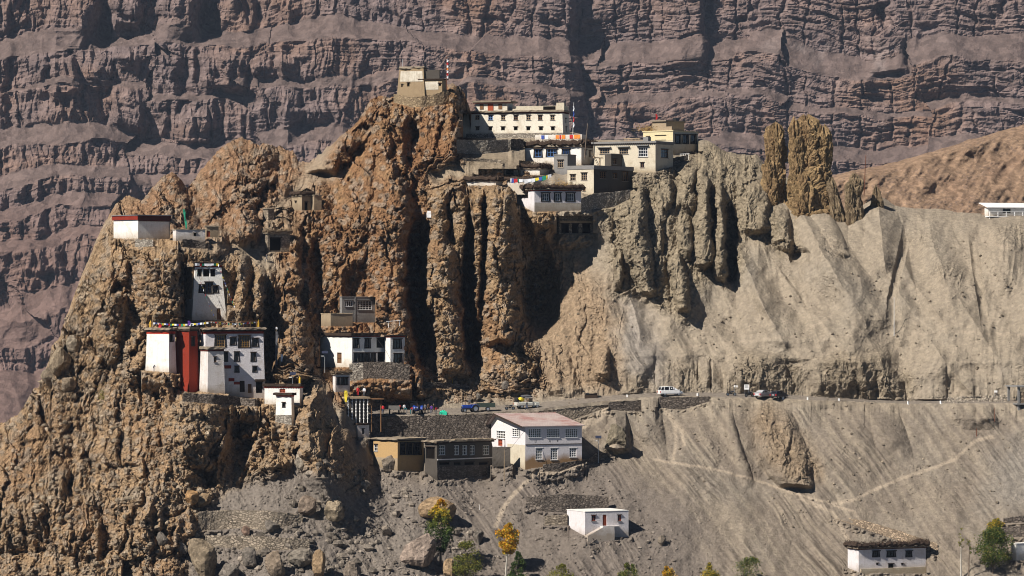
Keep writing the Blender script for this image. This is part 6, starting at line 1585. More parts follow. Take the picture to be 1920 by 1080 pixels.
scatter("slope_stones", "stones sprinkled on the right hand slopes above and below the road", 1400, in_poly([(1000, 450), (1150, 560), (1250, 620), (1900, 420), (1900, 950), (1500, 1000), (1180, 830), (900, 735)]), .06, .40, 4, (.27, .22, .165))
scatter("bank_rubble", "rubble tipped along the cliff foot above the parked tractor", 500, in_poly([(790, 690), (900, 690), (1000, 725), (1010, 752), (800, 758)]), .1, .6, 5, (.31, .225, .155))
scatter("road_gravel", "heap of pale gravel along the road near the right edge", 350, in_poly([(1770, 745), (1890, 741), (1890, 754), (1770, 756)]), .1, .3, 6, (.42, .36, .29))
scatter("village_rubble", "rubble heaps between the upper village houses", 350, in_poly([(1180, 330), (1260, 300), (1310, 275), (1300, 310), (1200, 360)]), .1, .45, 7, (.26, .21, .155))

# ------------------------------------------------------------------ trees
def leaf_mat(name, col, tr=.25):
    m, nt, b = new_mat(name)
    n = noise_tex(nt, obj_coords(nt), 1.2, 3, .6)
    nt.links.new(mixc(nt, ramp(nt, n, .3, .7), tuple(c * .65 for c in col), tuple(c * 1.2 for c in col)), b.inputs["Base Color"])
    b.inputs["Roughness"].default_value = .7
    t = nt.nodes.new("ShaderNodeBsdfTranslucent"); t.inputs[0].default_value = (*[c * 1.1 for c in col], 1)
    mx = nt.nodes.new("ShaderNodeMixShader"); mx.inputs[0].default_value = tr
    out = nt.nodes["Material Output"]; nt.links.new(b.outputs[0], mx.inputs[1]); nt.links.new(t.outputs[0], mx.inputs[2]); nt.links.new(mx.outputs[0], out.inputs[0])
leaf_mat("leaf_orange", (.62, .27, .02)); leaf_mat("leaf_yellow", (.58, .38, .03)); leaf_mat("leaf_lime", (.22, .22, .035)); leaf_mat("leaf_green", (.085, .12, .025)); leaf_mat("leaf_dark", (.035, .062, .018)); leaf_mat("leaf_olive", (.17, .155, .035))
def tree(name, label, px, pyb, pyt, wpx, shape, mats, n, seed, bark="bark", dY=0.0, leaf=.2, stem_frac=.3, blobs=26, lean=0.0, group=None):
    Y = depth_soft(px, min(pyb, 1098), 4) + dY; mpx = Y / F
    H = (pyb - pyt) * mpx; W = wpx * mpx / 2
    r = random.Random(seed)
    root = thing(name, label, "tree", at(px, pyb, Y), 0, group)
    mb = MB()
    pts = [Vector((lean * f * H, .1 * math.sin(f * 5), f * H * .92 - (.6 if f == 0 else 0))) for f in (0, .15, .35, .55, .75, 1)]
    mb.tube(pts, [.016 * H + .05, .014 * H + .04, .011 * H + .03, .008 * H + .02, .02, .012], 7)
    mb.build("trunk", bark, root)
    cl = []
    mbl = MB()
    for i in range(blobs):
        f = r.random() ** (.8 if shape != 'cone' else 1.1)
        if shape == 'cone': rad = W * (1 - f) ** .8 * 1.05 + .08 * W
        elif shape == 'egg': rad = W * (math.sin(math.pi * (.12 + .86 * f)) ** .8)
        else: rad = W * (math.sin(math.pi * (.1 + .85 * f)) ** .6)
        an = r.uniform(0, 6.28); d = rad * r.uniform(.25, .92)
        z = H * (stem_frac + (1 - stem_frac) * f * .97)
        c = Vector((d * math.cos(an) + lean * z, d * math.sin(an), z)); cl.append((c, max(.3, rad * r.uniform(.32, .55)), f))
        s = Vector((lean * z * .7, 0, max(H * stem_frac * .8, z - d * 1.1))); mid = (s + c) / 2 + Vector((0, 0, -.08 * H * r.random()))
        mbl.tube([s, mid, c], [.028 + .004 * H, .02, .008], 4)
    mbl.build("limb", bark, root)["kind"] = "stuff"
    mb = MB()
    for i in range(n):
        c, rr, f = cl[r.randrange(len(cl))]
        v = Vector((r.gauss(0, 1), r.gauss(0, 1), r.gauss(0, .9)))
        v = v.normalized() * rr * (r.random() ** .45)
        p = c + v
        a = Vector((r.uniform(-1, 1), r.uniform(-1, 1), r.uniform(-1, 1))).normalized(); b_ = a.cross(Vector((r.uniform(-1, 1), r.uniform(-1, 1), r.uniform(-1, 1)))).normalized()
        s = leaf * r.uniform(.55, 1.25)
        if isinstance(mats[0], tuple):
            fz = p.z / H + r.gauss(0, .07); k = 0
            for k, (lim, mi) in enumerate(mats):
                if fz < lim: break
            mb.cur = k
        else: mb.cur = r.randrange(len(mats))
        mb.quad(tuple(p - a * s), tuple(p + b_ * s * .55), tuple(p + a * s), tuple(p - b_ * s * .55))
    mm = [x[1] for x in mats] if isinstance(mats[0], tuple) else list(mats)
    mb.build("crown", mm, root)
    return root
tree("poplar_tree", "young poplar, green below and turning yellow at the top", 826, 1062, 934, 50, 'egg', [(.50, "leaf_dark"), (.68, "leaf_green"), (.80, "leaf_lime"), (.93, "leaf_yellow"), (2, "leaf_orange")], 5200, 1, leaf=.19, stem_frac=.22, lean=.0, blobs=46)
tree("poplar_tree", "slim pale-stemmed tree with bright orange-yellow crown", 948, 1080, 981, 44, 'egg', ["leaf_orange", "leaf_yellow", "leaf_orange", "leaf_yellow", "leaf_lime"], 5200, 2, "pale_bark", leaf=.21, stem_frac=.42, lean=.06, blobs=34)
tree("green_tree", "small dark green bushy tree right of the orange one", 972, 1096, 1034, 44, 'cone', ["leaf_dark", "leaf_green", "leaf_dark"], 3600, 3, leaf=.16, stem_frac=.08, blobs=36)
tree("willow_tree", "wispy olive willow in front of the yellow-topped poplar", 872, 1100, 1014, 58, 'round', ["leaf_olive", "leaf_lime", "leaf_green", "leaf_olive"], 4600, 4, leaf=.15, stem_frac=.05, blobs=40)
tree("willow_tree", "big dense green willow at the lower right edge", 1862, 1075, 990, 76, 'round', ["leaf_green", "leaf_dark", "leaf_green", "leaf_olive"], 8000, 5, leaf=.17, stem_frac=.22, blobs=60)
tree("yellow_shrub", "yellow shrub peeping out behind the big green willow", 1868, 1015, 972, 34, 'round', ["leaf_yellow", "leaf_lime", "leaf_olive"], 2200, 6, leaf=.15, stem_frac=.1, blobs=24, dY=2)
tree("bare_poplar", "thin nearly bare poplar left of the big willow", 1802, 1086, 990, 12, 'egg', ["leaf_olive", "leaf_lime"], 160, 7, "pale_bark", leaf=.14, stem_frac=.6, blobs=9)
tree("bare_poplar", "thin leafless sapling touching the big willow on its left", 1816, 1090, 1000, 12, 'egg', ["leaf_olive", "leaf_green"], 150, 8, "bark", leaf=.14, stem_frac=.55, blobs=9, lean=.02)
for (x, y0, w, sd, lab, mt) in ((1052, 1058, 46, 11, "pale olive bush at the bottom edge, leftmost of the bush row", ["leaf_olive", "leaf_lime"]), (1178, 1056, 42, 12, "green bush at the bottom edge below the white box house", ["leaf_olive", "leaf_green"]), (1254, 1062, 32, 13, "orange tinged bush at the bottom edge right of the green one", ["leaf_orange", "leaf_olive", "leaf_yellow"]), (1334, 1056, 40, 14, "yellowish bush at the bottom edge left of the widest bush", ["leaf_yellow", "leaf_olive", "leaf_lime"]), (1406, 1046, 66, 15, "widest dark green bush of the bottom edge row", ["leaf_green", "leaf_dark", "leaf_olive"])):
    tree("roadside_bush", lab, x, 1099, y0, w, 'round', mt, 2200, sd, leaf=.15, stem_frac=.02, blobs=26, group="bushes along the bottom edge")
mb = MB(); r = random.Random(77)
root = thing("dry_shrub", "dry green shrub clinging to the left crag face", "shrub", tuple(pt(193, 748)), 0)
for i in range(260):
    d = Vector((r.gauss(0, .5), r.gauss(-.3, .3), r.gauss(.5, .7))); e = Vector((r.uniform(-1, 1), 0, r.uniform(-1, 1))).normalized() * .1
    mb.quad(tuple(d - e), tuple(d + Vector((.05, 0, .05))), tuple(d + e), tuple(d - Vector((.05, .02, .05))))
mb.build("foliage", "leaf_olive", root)
mb = MB(); mb.tube([(0, 0, -.5), (.1, -.1, .9)], .05, 5); mb.build("stem", "bark", root)
# ------------------------------------------------------------------ people (one continuous skinned body each)
def body_mesh(pose):
    J = {'pelvis': ((0, 0, .93), .15), 'belly': ((0, .0, 1.08), .145), 'chest': ((0, 0, 1.28), .165), 'neck': ((0, 0, 1.47), .06), 'head': ((0, .01, 1.57), .09), 'crown': ((0, 0, 1.67), .085)}
    B = [('pelvis', 'belly', 0), ('belly', 'chest', 0), ('chest', 'neck', 0), ('neck', 'head', 2), ('head', 'crown', 3)]
    for s, n in ((-1, 'l'), (1, 'r')):
        sw = .16 * s if pose == 'walk' else 0
        J.update({n + 'sh': ((.19 * s, 0, 1.41), .062), n + 'el': ((.25 * s, -sw * .6 + .02, 1.14), .046), n + 'wr': ((.25 * s, -sw + .12, .92), .034), n + 'pa': ((.25 * s, -sw + .15, .85), .036),
                  n + 'hip': ((.10 * s, 0, .86), .092), n + 'kn': ((.11 * s, sw + .03, .48), .066), n + 'an': ((.11 * s, sw * 1.6 - .02, .09), .045), n + 'to': ((.12 * s, sw * 1.6 + .16, .04), .04)})
        B += [('chest', n + 'sh', 0), (n + 'sh', n + 'el', 0), (n + 'el', n + 'wr', 0), (n + 'wr', n + 'pa', 2), ('pelvis', n + 'hip', 1), (n + 'hip', n + 'kn', 1), (n + 'kn', n + 'an', 1), (n + 'an', n + 'to', 3)]
        for k, (dx, L) in enumerate(((-.03, .07), (-.01, .085), (.01, .08), (.028, .065))):
            J[n + 'f%d' % k] = ((.25 * s + dx, -sw + .17, .84 - L * .6), .009); J[n + 'g%d' % k] = ((.25 * s + dx, -sw + .165, .84 - L * 1.2), .008)
            B += [(n + 'pa', n + 'f%d' % k, 2), (n + 'f%d' % k, n + 'g%d' % k, 2)]
        J[n + 't'] = ((.25 * s - .05 * s, -sw + .18, .83), .010); B += [(n + 'pa', n + 't', 2)]
    if pose in ('bend', 'sit'):
        def bendp(p):
            x, y, z = p
            if z > .95 and True:
                a = math.radians(55 if pose == 'bend' else 12); dz = z - .95
                return (x, y * math.cos(a) + dz * math.sin(a), .95 + dz * math.cos(a) - y * math.sin(a))
            return p
        for k in list(J):
            p, r_ = J[k]
            if k[1:] in ('wr', 'pa', 't') or k[1:2] in ('f', 'g'): p = (p[0], p[1], p[2] + .10)
            if k in ('pelvis', 'belly', 'chest', 'neck', 'head', 'crown') or k[1:] in ('sh',): J[k] = (bendp(p), r_)
            elif k[1:] in ('el', 'wr', 'pa', 't') or k[1:2] in ('f', 'g'):
                J[k] = ((p[0], p[1] + .42, p[2] - .12), r_) if pose == 'bend' else (p, r_)
    names = list(J); me = bpy.data.meshes.new("body")
    import bmesh
    bm = bmesh.new(); lay = bm.verts.layers.skin.verify(); vs = {}
    for n in names:
        v = bm.verts.new(J[n][0]); v[lay].radius = (J[n][1], J[n][1]); v[lay].use_root = (n == 'pelvis'); vs[n] = v
    for a, b_, m_ in B: bm.edges.new((vs[a], vs[b_]))
    bm.to_mesh(me); bm.free()
    o = bpy.data.objects.new("body", me); COL.objects.link(o)
    o.modifiers.new("skin", 'SKIN'); sd = o.modifiers.new("sub", 'SUBSURF'); sd.levels = 1; sd.render_levels = 1
    dg = bpy.context.evaluated_depsgraph_get(); ev = o.evaluated_get(dg)
    out = bpy.data.meshes.new_from_object(ev, depsgraph=dg)
    bpy.data.objects.remove(o); bpy.data.meshes.remove(me)
    segs = [(Vector(J[a][0]), Vector(J[b_][0]), m_) for a, b_, m_ in B]
    idx = []
    for p in out.polygons:
        c = p.center; best = 9; mi = 0
        for a, b_, m_ in segs:
            d = b_ - a; t = max(0, min(1, (c - a).dot(d) / max(1e-6, d.length_squared))); q = (c - a - d * t).length
            if q < best: best = q; mi = m_
        if mi == 3 and c.z < .3: mi = 4
        if mi == 2 and c.z > 1.5 and c.y < -.03: mi = 3
        idx.append(mi)
    for m_ in ("white_cloth", "dark_timber", "skin", "hair", "rubber"): out.materials.append(MAT[m_])
    out.polygons.foreach_set("material_index", idx); out.polygons.foreach_set("use_smooth", [True] * len(idx)); out.update()
    return out
BODY = {k: body_mesh(k) for k in ('stand', 'walk', 'bend')}
plain("cloth_grey", (.12, .12, .13), .95, .05); plain("cloth_brown", (.13, .08, .05), .95, .05); plain("cloth_teal", (.03, .16, .18), .95, .05); plain("denim", (.05, .08, .16), .95, .05)
def person(label, px, py, pose, rz, shirt, trousers, Y=None, h=1.7):
    me = BODY[pose].copy(); me.materials[0] = MAT[shirt]; me.materials[1] = MAT[trousers]
    o = bpy.data.objects.new("person", me); COL.objects.link(o)
    o.location = at(px, py, float(depth(px, py)) if Y is None else Y); o.rotation_euler = (0, 0, math.radians(rz)); o.scale = (h / 1.72,) * 3
    return tag(o, label, "person", "people on the road and terraces")
for a in [
 ("person in red top and light trousers, leftmost of the crowd", 718, 776, 'stand', 160, "red_cloth", "denim"),
 ("person in dark red jacket beside the grey cart", 750, 775, 'walk', 120, "red_cloth", "cloth_brown"),
 ("person in white and black clothes behind the bending ones", 758, 774, 'stand', 200, "white_cloth", "cloth_grey"),
 ("person in teal jacket stooping at the road edge", 763, 777, 'bend', 90, "cloth_teal", "cloth_grey"),
 ("person in red top bending left of the blue tractor", 770, 776.5, 'bend', 250, "red_cloth", "cloth_teal"),
 ("person in grey standing right of the blue tractor", 797, 774, 'stand', 150, "cloth_grey", "cloth_brown"),
 ("person in pale hat and brown coat in the crowd's right part", 803, 773, 'stand', 210, "cloth_brown", "cloth_grey"),
 ("person in purple top standing left of the green tarpaulin", 809, 776, 'stand', 180, "purple_cloth", "denim"),
 ("person in pink-red top crouching beside the green tarpaulin", 817, 777, 'bend', 200, "red_cloth", "cloth_grey"),
 ("person in brown behind the purple clad one", 813, 773, 'walk', 90, "cloth_brown", "cloth_brown"),
 ("person in black walking beside the loaded jeep", 988, 768.5, 'walk', 80, "cloth_grey", "denim"),
 ("person in yellow cap standing behind the blue tractor bonnet", 880, 764, 'stand', 180, "cloth_grey", "cloth_brown"),
 ]: person(*a)
person("person in white robe sitting by the white monastery corner", 288, 698, 'bend', 200, "white_cloth", "white_cloth", Y=670.5)
person("person in red on the yard above the barred pavilion", 671, 742, 'stand', 190, "red_cloth", "red_cloth", Y=682.5)
person("person in white on the yard above the barred pavilion", 683, 743, 'stand', 170, "white_cloth", "cloth_grey", Y=682.5)
person("person in black climbing the path below the stone hovel", 500, 492, 'walk', 120, "cloth_grey", "cloth_grey")

# ------------------------------------------------------------------ vehicles
def loft(mb, rings):
    base = len(mb.v); n = len(rings[0])
    for r_ in rings: mb.v += r_
    for i in range(len(rings) - 1):
        for k in range(n):
            k2 = (k + 1) % n; mb.f.append((base + i * n + k, base + i * n + k2, base + (i + 1) * n + k2, base + (i + 1) * n + k)); mb.m.append(mb.cur)
    mb.f.append(tuple(base + k for k in range(n))); mb.m.append(mb.cur); mb.f.append(tuple(base + (len(rings) - 1) * n + k for k in range(n))); mb.m.append(mb.cur)
def ring8(x, zb, zt, w): return [(x, -w * .9, zb), (x, w * .9, zb), (x, w, zb + .16), (x, w, zt - .14), (x, w * .90, zt), (x, -w * .90, zt), (x, -w, zt - .14), (x, -w, zb + .16)]
def wheel(root, x, y, r_, w=.2, side=1):
    mb = MB(); n = 18; pr = [(r_ * .62, -w / 2), (r_ * .93, -w / 2), (r_, -w * .3), (r_, w * .3), (r_ * .93, w / 2), (r_ * .62, w / 2)]
    for (rr, yy) in pr:
        for k in range(n): a = 2 * math.pi * k / n; mb.v.append((x + rr * math.cos(a), y + yy, r_ + rr * math.sin(a)))
    for i in range(len(pr)):
        i2 = (i + 1) % len(pr)
        for k in range(n): k2 = (k + 1) % n; mb.f.append((i * n + k, i * n + k2, i2 * n + k2, i2 * n + k)); mb.m.append(0)
    t = mb.build("wheel", "rubber", root)
    mb = MB(); mb.v = [(x + r_ * .62 * math.cos(2 * math.pi * k / n), y + side * w * .35, r_ + r_ * .62 * math.sin(2 * math.pi * k / n)) for k in range(n)] + [(x, y + side * w * .48, r_)]
    for k in range(n): mb.f.append((k, (k + 1) % n, n)); mb.m.append(0)
    mb.build("rim", "chrome", t)
def car(name, label, cat, px, py, rz, paint, L, body, cabin, wheels, r_=.32, glass_pad=.06, Y=None):
    root = thing(name, label, cat, at(px, py, float(depth(px, py)) if Y is None else Y), math.radians(rz), "vehicles on the road")
    mb = MB(); loft(mb, [ring8(*b_) for b_ in body]); mb.build("body", paint, root)
    mb = MB(); rings = [[(x, -wb, zb), (x, wb, zb), (x + dx, wr, zr), (x + dx, -wr, zr)] for (x, zb, zr, wb, wr, dx) in cabin]; loft(mb, rings); mb.build("cabin", paint, root)
    for s in (1, -1):
        for i in range(len(cabin) - 1):
            a = [Vector(rings[i][1 if s > 0 else 0]), Vector(rings[i + 1][1 if s > 0 else 0]), Vector(rings[i + 1][2 if s > 0 else 3]), Vector(rings[i][2 if s > 0 else 3])]
            if (a[2] - a[3]).length < .12 and (a[1] - a[0]).length < .12: continue
            c_ = (a[0] + a[1] + a[2] + a[3]) / 4
            q = [c_ + (p - c_) * .84 + Vector((0, s * .012, 0)) for p in a]
            mb = MB(); mb.poly([tuple(p) for p in q]); mb.build("side_window", "pane", root)
    for i, nm, d in ((0, "rear_window", -.012), (-1, "windscreen", .012)):
        a = [Vector(p) for p in rings[i]]; c_ = sum(a, Vector()) / 4
        mb = MB(); mb.poly([tuple(c_ + (p - c_) * .84 + Vector((d, 0, .008))) for p in a]); mb.build(nm, "pane", root)
    x0, x1 = body[0][0], body[-1][0]; w = body[1][3]; zt = body[0][2]
    for s in (1, -1):
        mb = MB(); mb.box(x0 - .03, s * w * .82 - .12, zt - .42, x0 + .06, s * w * .82 + .12, zt - .12); mb.build("taillight", "taillight", root)
        mb = MB(); mb.box(x1 - .10, s * w * .72 - .16, body[-1][2] - .25, x1 + .02, s * w * .72 + .16, body[-1][2] - .08); mb.build("headlight", "headlight", root)
        mb = MB(); mb.box(cabin[-1][0] - .1, s * (w + .02), cabin[-1][1] + .05, cabin[-1][0] + .08, s * (w + .2), cabin[-1][1] + .2); mb.build("mirror", paint, root)
    mb = MB(); mb.box(x0 - .04, -.26, body[0][1] + .22, x0 - .005, .26, body[0][1] + .34); mb.build("number_plate", "white_paint", root)
    mb = MB(); mb.box(x0 - .06, -w * .86, body[0][1] - .02, x0 + .1, w * .86, body[0][1] + .16); mb.build("bumper", "rubber" if paint == "car_navy" else paint, root)
    for x in wheels:
        for s in (1, -1): wheel(root, x, s * (w - .10), r_, .2, s)
    return root
car("white_van", "white people carrier parked on the road against the bank", "car", 1257, 742, 17, "car_white", 4.6,
    [(-2.25, .42, 1.02, .80), (-2.1, .32, 1.05, .86), (-1.0, .30, 1.06, .88), (.6, .30, 1.04, .88), (1.5, .30, .98, .86), (2.1, .34, .82, .80), (2.28, .42, .68, .70)],
    [(-2.2, 1.0, 1.66, .80, .66, .22), (-1.55, 1.03, 1.74, .84, .68, .1), (-.5, 1.04, 1.76, .85, .68, .05), (.45, 1.03, 1.70, .85, .66, -.15), (1.45, .98, 1.05, .82, .72, -.05)], (-1.35, 1.38), .34)
car("silver_car", "silver saloon car parked by the road seen from behind", "car", 1432, 745.5, 50, "car_silver", 4.3,
    [(-2.1, .40, .95, .74), (-1.95, .30, 1.0, .82), (-.9, .28, .98, .84), (.6, .28, .94, .84), (1.4, .30, .86, .82), (1.95, .34, .76, .74), (2.1, .42, .62, .64)],
    [(-1.6, .98, 1.02, .76, .70, .1), (-.85, .98, 1.40, .80, .60, .0), (.1, .96, 1.44, .80, .60, .0), (1.15, .92, .98, .78, .70, 0)], (-1.3, 1.3), .31)
car("navy_car", "dark blue hatchback parked right of the silver car", "car", 1461, 747, 48, "car_navy", 3.8,
    [(-1.85, .40, .98, .72), (-1.7, .30, 1.0, .80), (-.8, .28, .98, .82), (.6, .28, .94, .82), (1.3, .30, .86, .80), (1.75, .34, .74, .72), (1.88, .42, .62, .62)],
    [(-1.75, .98, 1.36, .74, .60, .3), (-.75, .98, 1.46, .79, .60, 0), (.1, .96, 1.45, .79, .60, -.05), (1.1, .92, .98, .77, .70, 0)], (-1.15, 1.15), .30)

def jeep():
    root = thing("loaded_jeep", "cream open-backed jeep piled with luggage and a yellow bundle", "jeep", at(988, 765.5, float(depth(988, 765.5)) ), math.radians(24), "vehicles on the road")
    mb = MB(); loft(mb, [ring8(*b_) for b_ in [(-2.3, .55, 1.12, .78), (-2.1, .45, 1.14, .84), (-.2, .45, 1.14, .86), (.8, .45, 1.16, .86)]]); mb.build("body", "truck_cream", root)
    mb = MB(); loft(mb, [ring8(*b_) for b_ in [(.8, .5, 1.22, .78), (1.4, .5, 1.22, .72), (2.15, .55, 1.16, .62), (2.25, .6, 1.06, .58)]]); mb.build("bonnet", "truck_cream", root)
    for s in (1, -1):
        mb = MB(); mb.hexa([(1.25, s * .6, .55), (2.3, s * .6, .55), (2.3, s * .88, .55), (1.25, s * .88, .55), (1.45, s * .6, 1.0), (2.15, s * .6, 1.0), (2.15, s * .88, 1.0), (1.45, s * .88, 1.0)]); mb.build("mudguard", "truck_cream", root)
        mb = MB(); mb.box(2.24, s * .42 - .1, .82, 2.3, s * .42 + .1, 1.02); mb.build("headlight", "headlight", root)
        mb = MB(); mb.box(-2.36, s * .7 - .08, .75, -2.29, s * .7 + .08, .95); mb.build("taillight", "taillight", root)
        wheel(root, 1.78, s * .72, .37, .22, s); wheel(root, -1.35, s * .72, .37, .22, s)
    mb = MB()
    for x in (-2.2, -.4, .78):
        for s in (1, -1): mb.tube([(x, s * .8, 1.1), (x, s * .74, 1.92)], .035, 5)
    for s in (1, -1): mb.tube([(-2.2, s * .74, 1.92), (.78, s * .74, 1.92)], .035, 5)
    mb.build("canopy_frame", "rubber", root)
    mb = MB(); mb.box(-.6, -.78, 1.9, .85, .78, 1.98); mb.build("roof", "white_paint", root)
    mb = MB(); mb.poly([(.86, -.7, 1.2), (.86, .7, 1.2), (.80, .7, 1.86), (.80, -.7, 1.86)]); mb.build("windscreen", "pane", root)
    mb = MB(); r = random.Random(4)
    def lump(c, sx, sy, sz, seed, name, mat):
        P_ = boulder_mesh(seed, 9, 12) * np.array([sx, sy, sz]) + np.array(c); m_ = MB()
        n, k = P_.shape[:2]; m_.v = [tuple(v) for v in P_.reshape(-1, 3)]
        for i in range(n - 1):
            for j in range(k - 1): m_.f.append((i * k + j, i * k + j + 1, (i + 1) * k + j + 1, (i + 1) * k + j)); m_.m.append(0)
        o = m_.build(name, mat); o.location = root.matrix_basis @ Vector((0, 0, 0)); o.rotation_euler = root.rotation_euler
        return o
    bpy.context.view_layer.update()
    tag(lump((-1.2, -.1, 1.62), .75, .7, .42, 61, "yellow_bundle", "yellow_cloth"), "yellow wrapped bundle in the back of the jeep", "bundle")
    tag(lump((-2.0, 0, 1.5), .42, .7, .5, 62, "black_bag", "rubber"), "black bag at the tail of the jeep load", "bag")
    tag(lump((-.3, 0, 2.22), 1.25, .65, .28, 63, "roof_luggage", "cloth_grey"), "dark grey covered luggage on the jeep roof", "luggage")
jeep()
def tractor(label, px, py, rz, Y=None):
    root = thing("tractor", label, "tractor", at(px, py, float(depth(px, py)) if Y is None else Y), math.radians(rz), "tractors on the road")
    mb = MB(); loft(mb, [ring8(*b_) for b_ in [(.1, .75, 1.35, .30), (1.0, .75, 1.38, .30), (1.75, .72, 1.34, .29), (1.9, .74, 1.22, .24)]]); mb.build("bonnet", "tractor_blue", root)
    mb = MB(); mb.box(1.88, -.2, .82, 1.93, .2, 1.2); mb.build("grille", "rubber", root)
    for s in (1, -1):
        mb = MB(); mb.box(1.86, s * .24 - .07, 1.1, 1.94, s * .24 + .07, 1.24); mb.build("headlight", "headlight", root)
        wheel(root, -.55, s * .72, .68, .34, s); wheel(root, 1.5, s * .62, .38, .2, s)
        mb = MB(); pts = [(-.55 + .8 * math.cos(a), s * .72, .68 + .8 * math.sin(a)) for a in [math.radians(d) for d in (10, 40, 70, 100, 130, 160)]]
        for i in range(5): a, b_ = pts[i], pts[i + 1]; mb.hexa([(a[0], a[1] - .2, a[2]), (b_[0], b_[1] - .2, b_[2]), (b_[0], b_[1] + .2, b_[2]), (a[0], a[1] + .2, a[2]), (a[0], a[1] - .2, a[2] + .05), (b_[0], b_[1] - .2, b_[2] + .05), (b_[0], b_[1] + .2, b_[2] + .05), (a[0], a[1] + .2, a[2] + .05)])
        mb.build("mudguard", "tractor_blue", root)
    mb = MB(); mb.box(-1.0, -.28, .5, 1.7, .28, .76); mb.build("chassis", "rubber", root)
    mb = MB(); mb.box(-.75, -.25, 1.1, -.3, .25, 1.22); mb.box(-.85, -.25, 1.22, -.72, .25, 1.6); mb.build("seat", "rubber", root)
    mb = MB(); mb.tube([(.1, 0, 1.25), (-.12, 0, 1.55)], .03, 5); mb.tube([(-.12 + .05 * math.cos(a), .2 * math.sin(a), 1.55 + .18 * math.cos(a)) for a in [k * math.pi / 5 for k in range(11)]], .02, 5); mb.build("steering_wheel", "rubber", root)
    mb = MB(); mb.tube([(1.2, .12, 1.35), (1.2, .12, 2.0)], .04, 6); mb.build("exhaust", "rusty_pole", root)
    return root
tractor("blue tractor in the sun pulling a dark trailer", 884, 773, 200)
tractor("blue tractor in the shade amid the crowd", 783, 776, 262)
def trailer(name, label, px, py, rz, L, Wd, mat, wheels=True):
    root = thing(name, label, "trailer", at(px, py, float(depth(px, py))), math.radians(rz))
    mb = MB(); mb.box(-L / 2, -Wd / 2, .75, L / 2, Wd / 2, .85); mb.build("floor", mat, root)
    for a in ((-L / 2, -Wd / 2, L / 2, -Wd / 2 + .06), (-L / 2, Wd / 2 - .06, L / 2, Wd / 2), (-L / 2, -Wd / 2 + .06, -L / 2 + .06, Wd / 2 - .06), (L / 2 - .06, -Wd / 2 + .06, L / 2, Wd / 2 - .06)):
        mb = MB(); mb.box(a[0], a[1], .851, a[2], a[3], 1.5); mb.build("side_board", mat, root)
    mb = MB(); mb.tube([(L / 2, 0, .7), (L / 2 + .9, 0, .55)], .06, 5); mb.build("drawbar", "rubber", root)
    for s in (1, -1): wheel(root, -.35, s * (Wd / 2 - .1), .42, .24, s)
    return root
plain("trailer_green", (.035, .05, .04), .7, .2); plain("cart_grey", (.17, .16, .145), .8, .2)
trailer("farm_trailer", "dark green open trailer hitched behind the blue tractor", 911, 771, 184, 3.4, 1.7, "trailer_green")
trailer("grey_cart", "grey boxy cart parked left in the crowd", 739, 776, 95, 2.6, 1.9, "cart_grey")
def motorbike(label, px, py, rz):
    root = thing("motorcycle", label, "motorcycle", at(px, py, float(depth(px, py))), math.radians(rz), "parked motorcycles")
    wheel(root, -.65, 0, .31, .12, 1); wheel(root, .68, 0, .31, .11, 1)
    mb = MB(); mb.tube([(-.65, 0, .31), (-.1, 0, .45), (.35, 0, .62), (.52, 0, .9)], .05, 6); mb.tube([(-.1, 0, .45), (-.2, 0, .72), (-.75, 0, .75)], .05, 6); mb.tube([(.68, 0, .31), (.50, 0, .95)], .04, 6); mb.box(-.2, -.14, .28, .25, .14, .6); mb.build("frame", "rubber", root)
    mb = MB(); loft(mb, [[(x, -w, z0), (x, w, z0), (x, w * .7, z1), (x, -w * .7, z1)] for x, w, z0, z1 in ((-.1, .10, .68, .82), (.15, .15, .66, .92), (.42, .10, .70, .9))]); mb.build("fuel_tank", "car_navy", root)
    mb = MB(); loft(mb, [[(x, -w, z0), (x, w, z0), (x, w * .8, z1), (x, -w * .8, z1)] for x, w, z0, z1 in ((-.85, .09, .74, .84), (-.5, .14, .70, .82), (-.08, .10, .68, .78))]); mb.build("seat", "rubber", root)
    mb = MB(); mb.tube([(.42, -.34, 1.04), (.50, 0, .96), (.42, .34, 1.04)], .02, 5); mb.build("handlebar", "chrome", root)
    mb = MB(); mb.lathe([(.02, 0), (.09, .03), (.09, .1), (.02, .14)], (.60, 0, .80), 8); mb.build("headlight", "headlight", root)
motorbike("black motorcycle with white panel left of the signboards", 1371, 742, 10); motorbike("black motorcycle parked under the square signboard", 1405, 744, 25); motorbike("black motorcycle parked behind the loaded jeep", 956, 768.5, 20)

# ------------------------------------------------------------------ signs, kerb stones, tarpaulin
def sign(label, px, pyt, pyb, wpx, hpx, Y=None, lines=0):
    Y = float(depth(px, pyb)) if Y is None else Y; mpx = Y / F
    root = thing("signboard", label, "sign", at(px, pyb, Y), 0, "white signboards along the road")
    H = (pyb - pyt) * mpx; w = wpx * mpx / 2; h_ = hpx * mpx
    mb = MB(); mb.box(-w, -.04, H - h_, w, 0, H); b_ = mb.build("board", "white_paint", root)
    for s in ((-.7, .7) if wpx > 5 else (0,)):
        mb = MB(); mb.tube([(s * w, .03, -.4), (s * w, .03, H - .02)], .035, 5); mb.build("post", "metal_grey", root)
    for i in range(lines):
        mb = MB(); z = H - h_ * (.22 + .2 * i); mb.box(-w * (.7 - .1 * (i % 2)), -.046, z, w * (.65 - .12 * (i % 2)), -.042, z + h_ * .06); mb.build("text_line", "cloth_grey", b_)
sign("largest square white signboard left of the silver car", 1400, 721, 744, 9.5, 9.5, lines=3)
sign("small white sign plate left of the square signboard, left one of two", 1377.5, 722, 743, 3, 4.2); sign("small white sign plate left of the square signboard, right one of two", 1381.8, 722.5, 743, 2.6, 3.8)
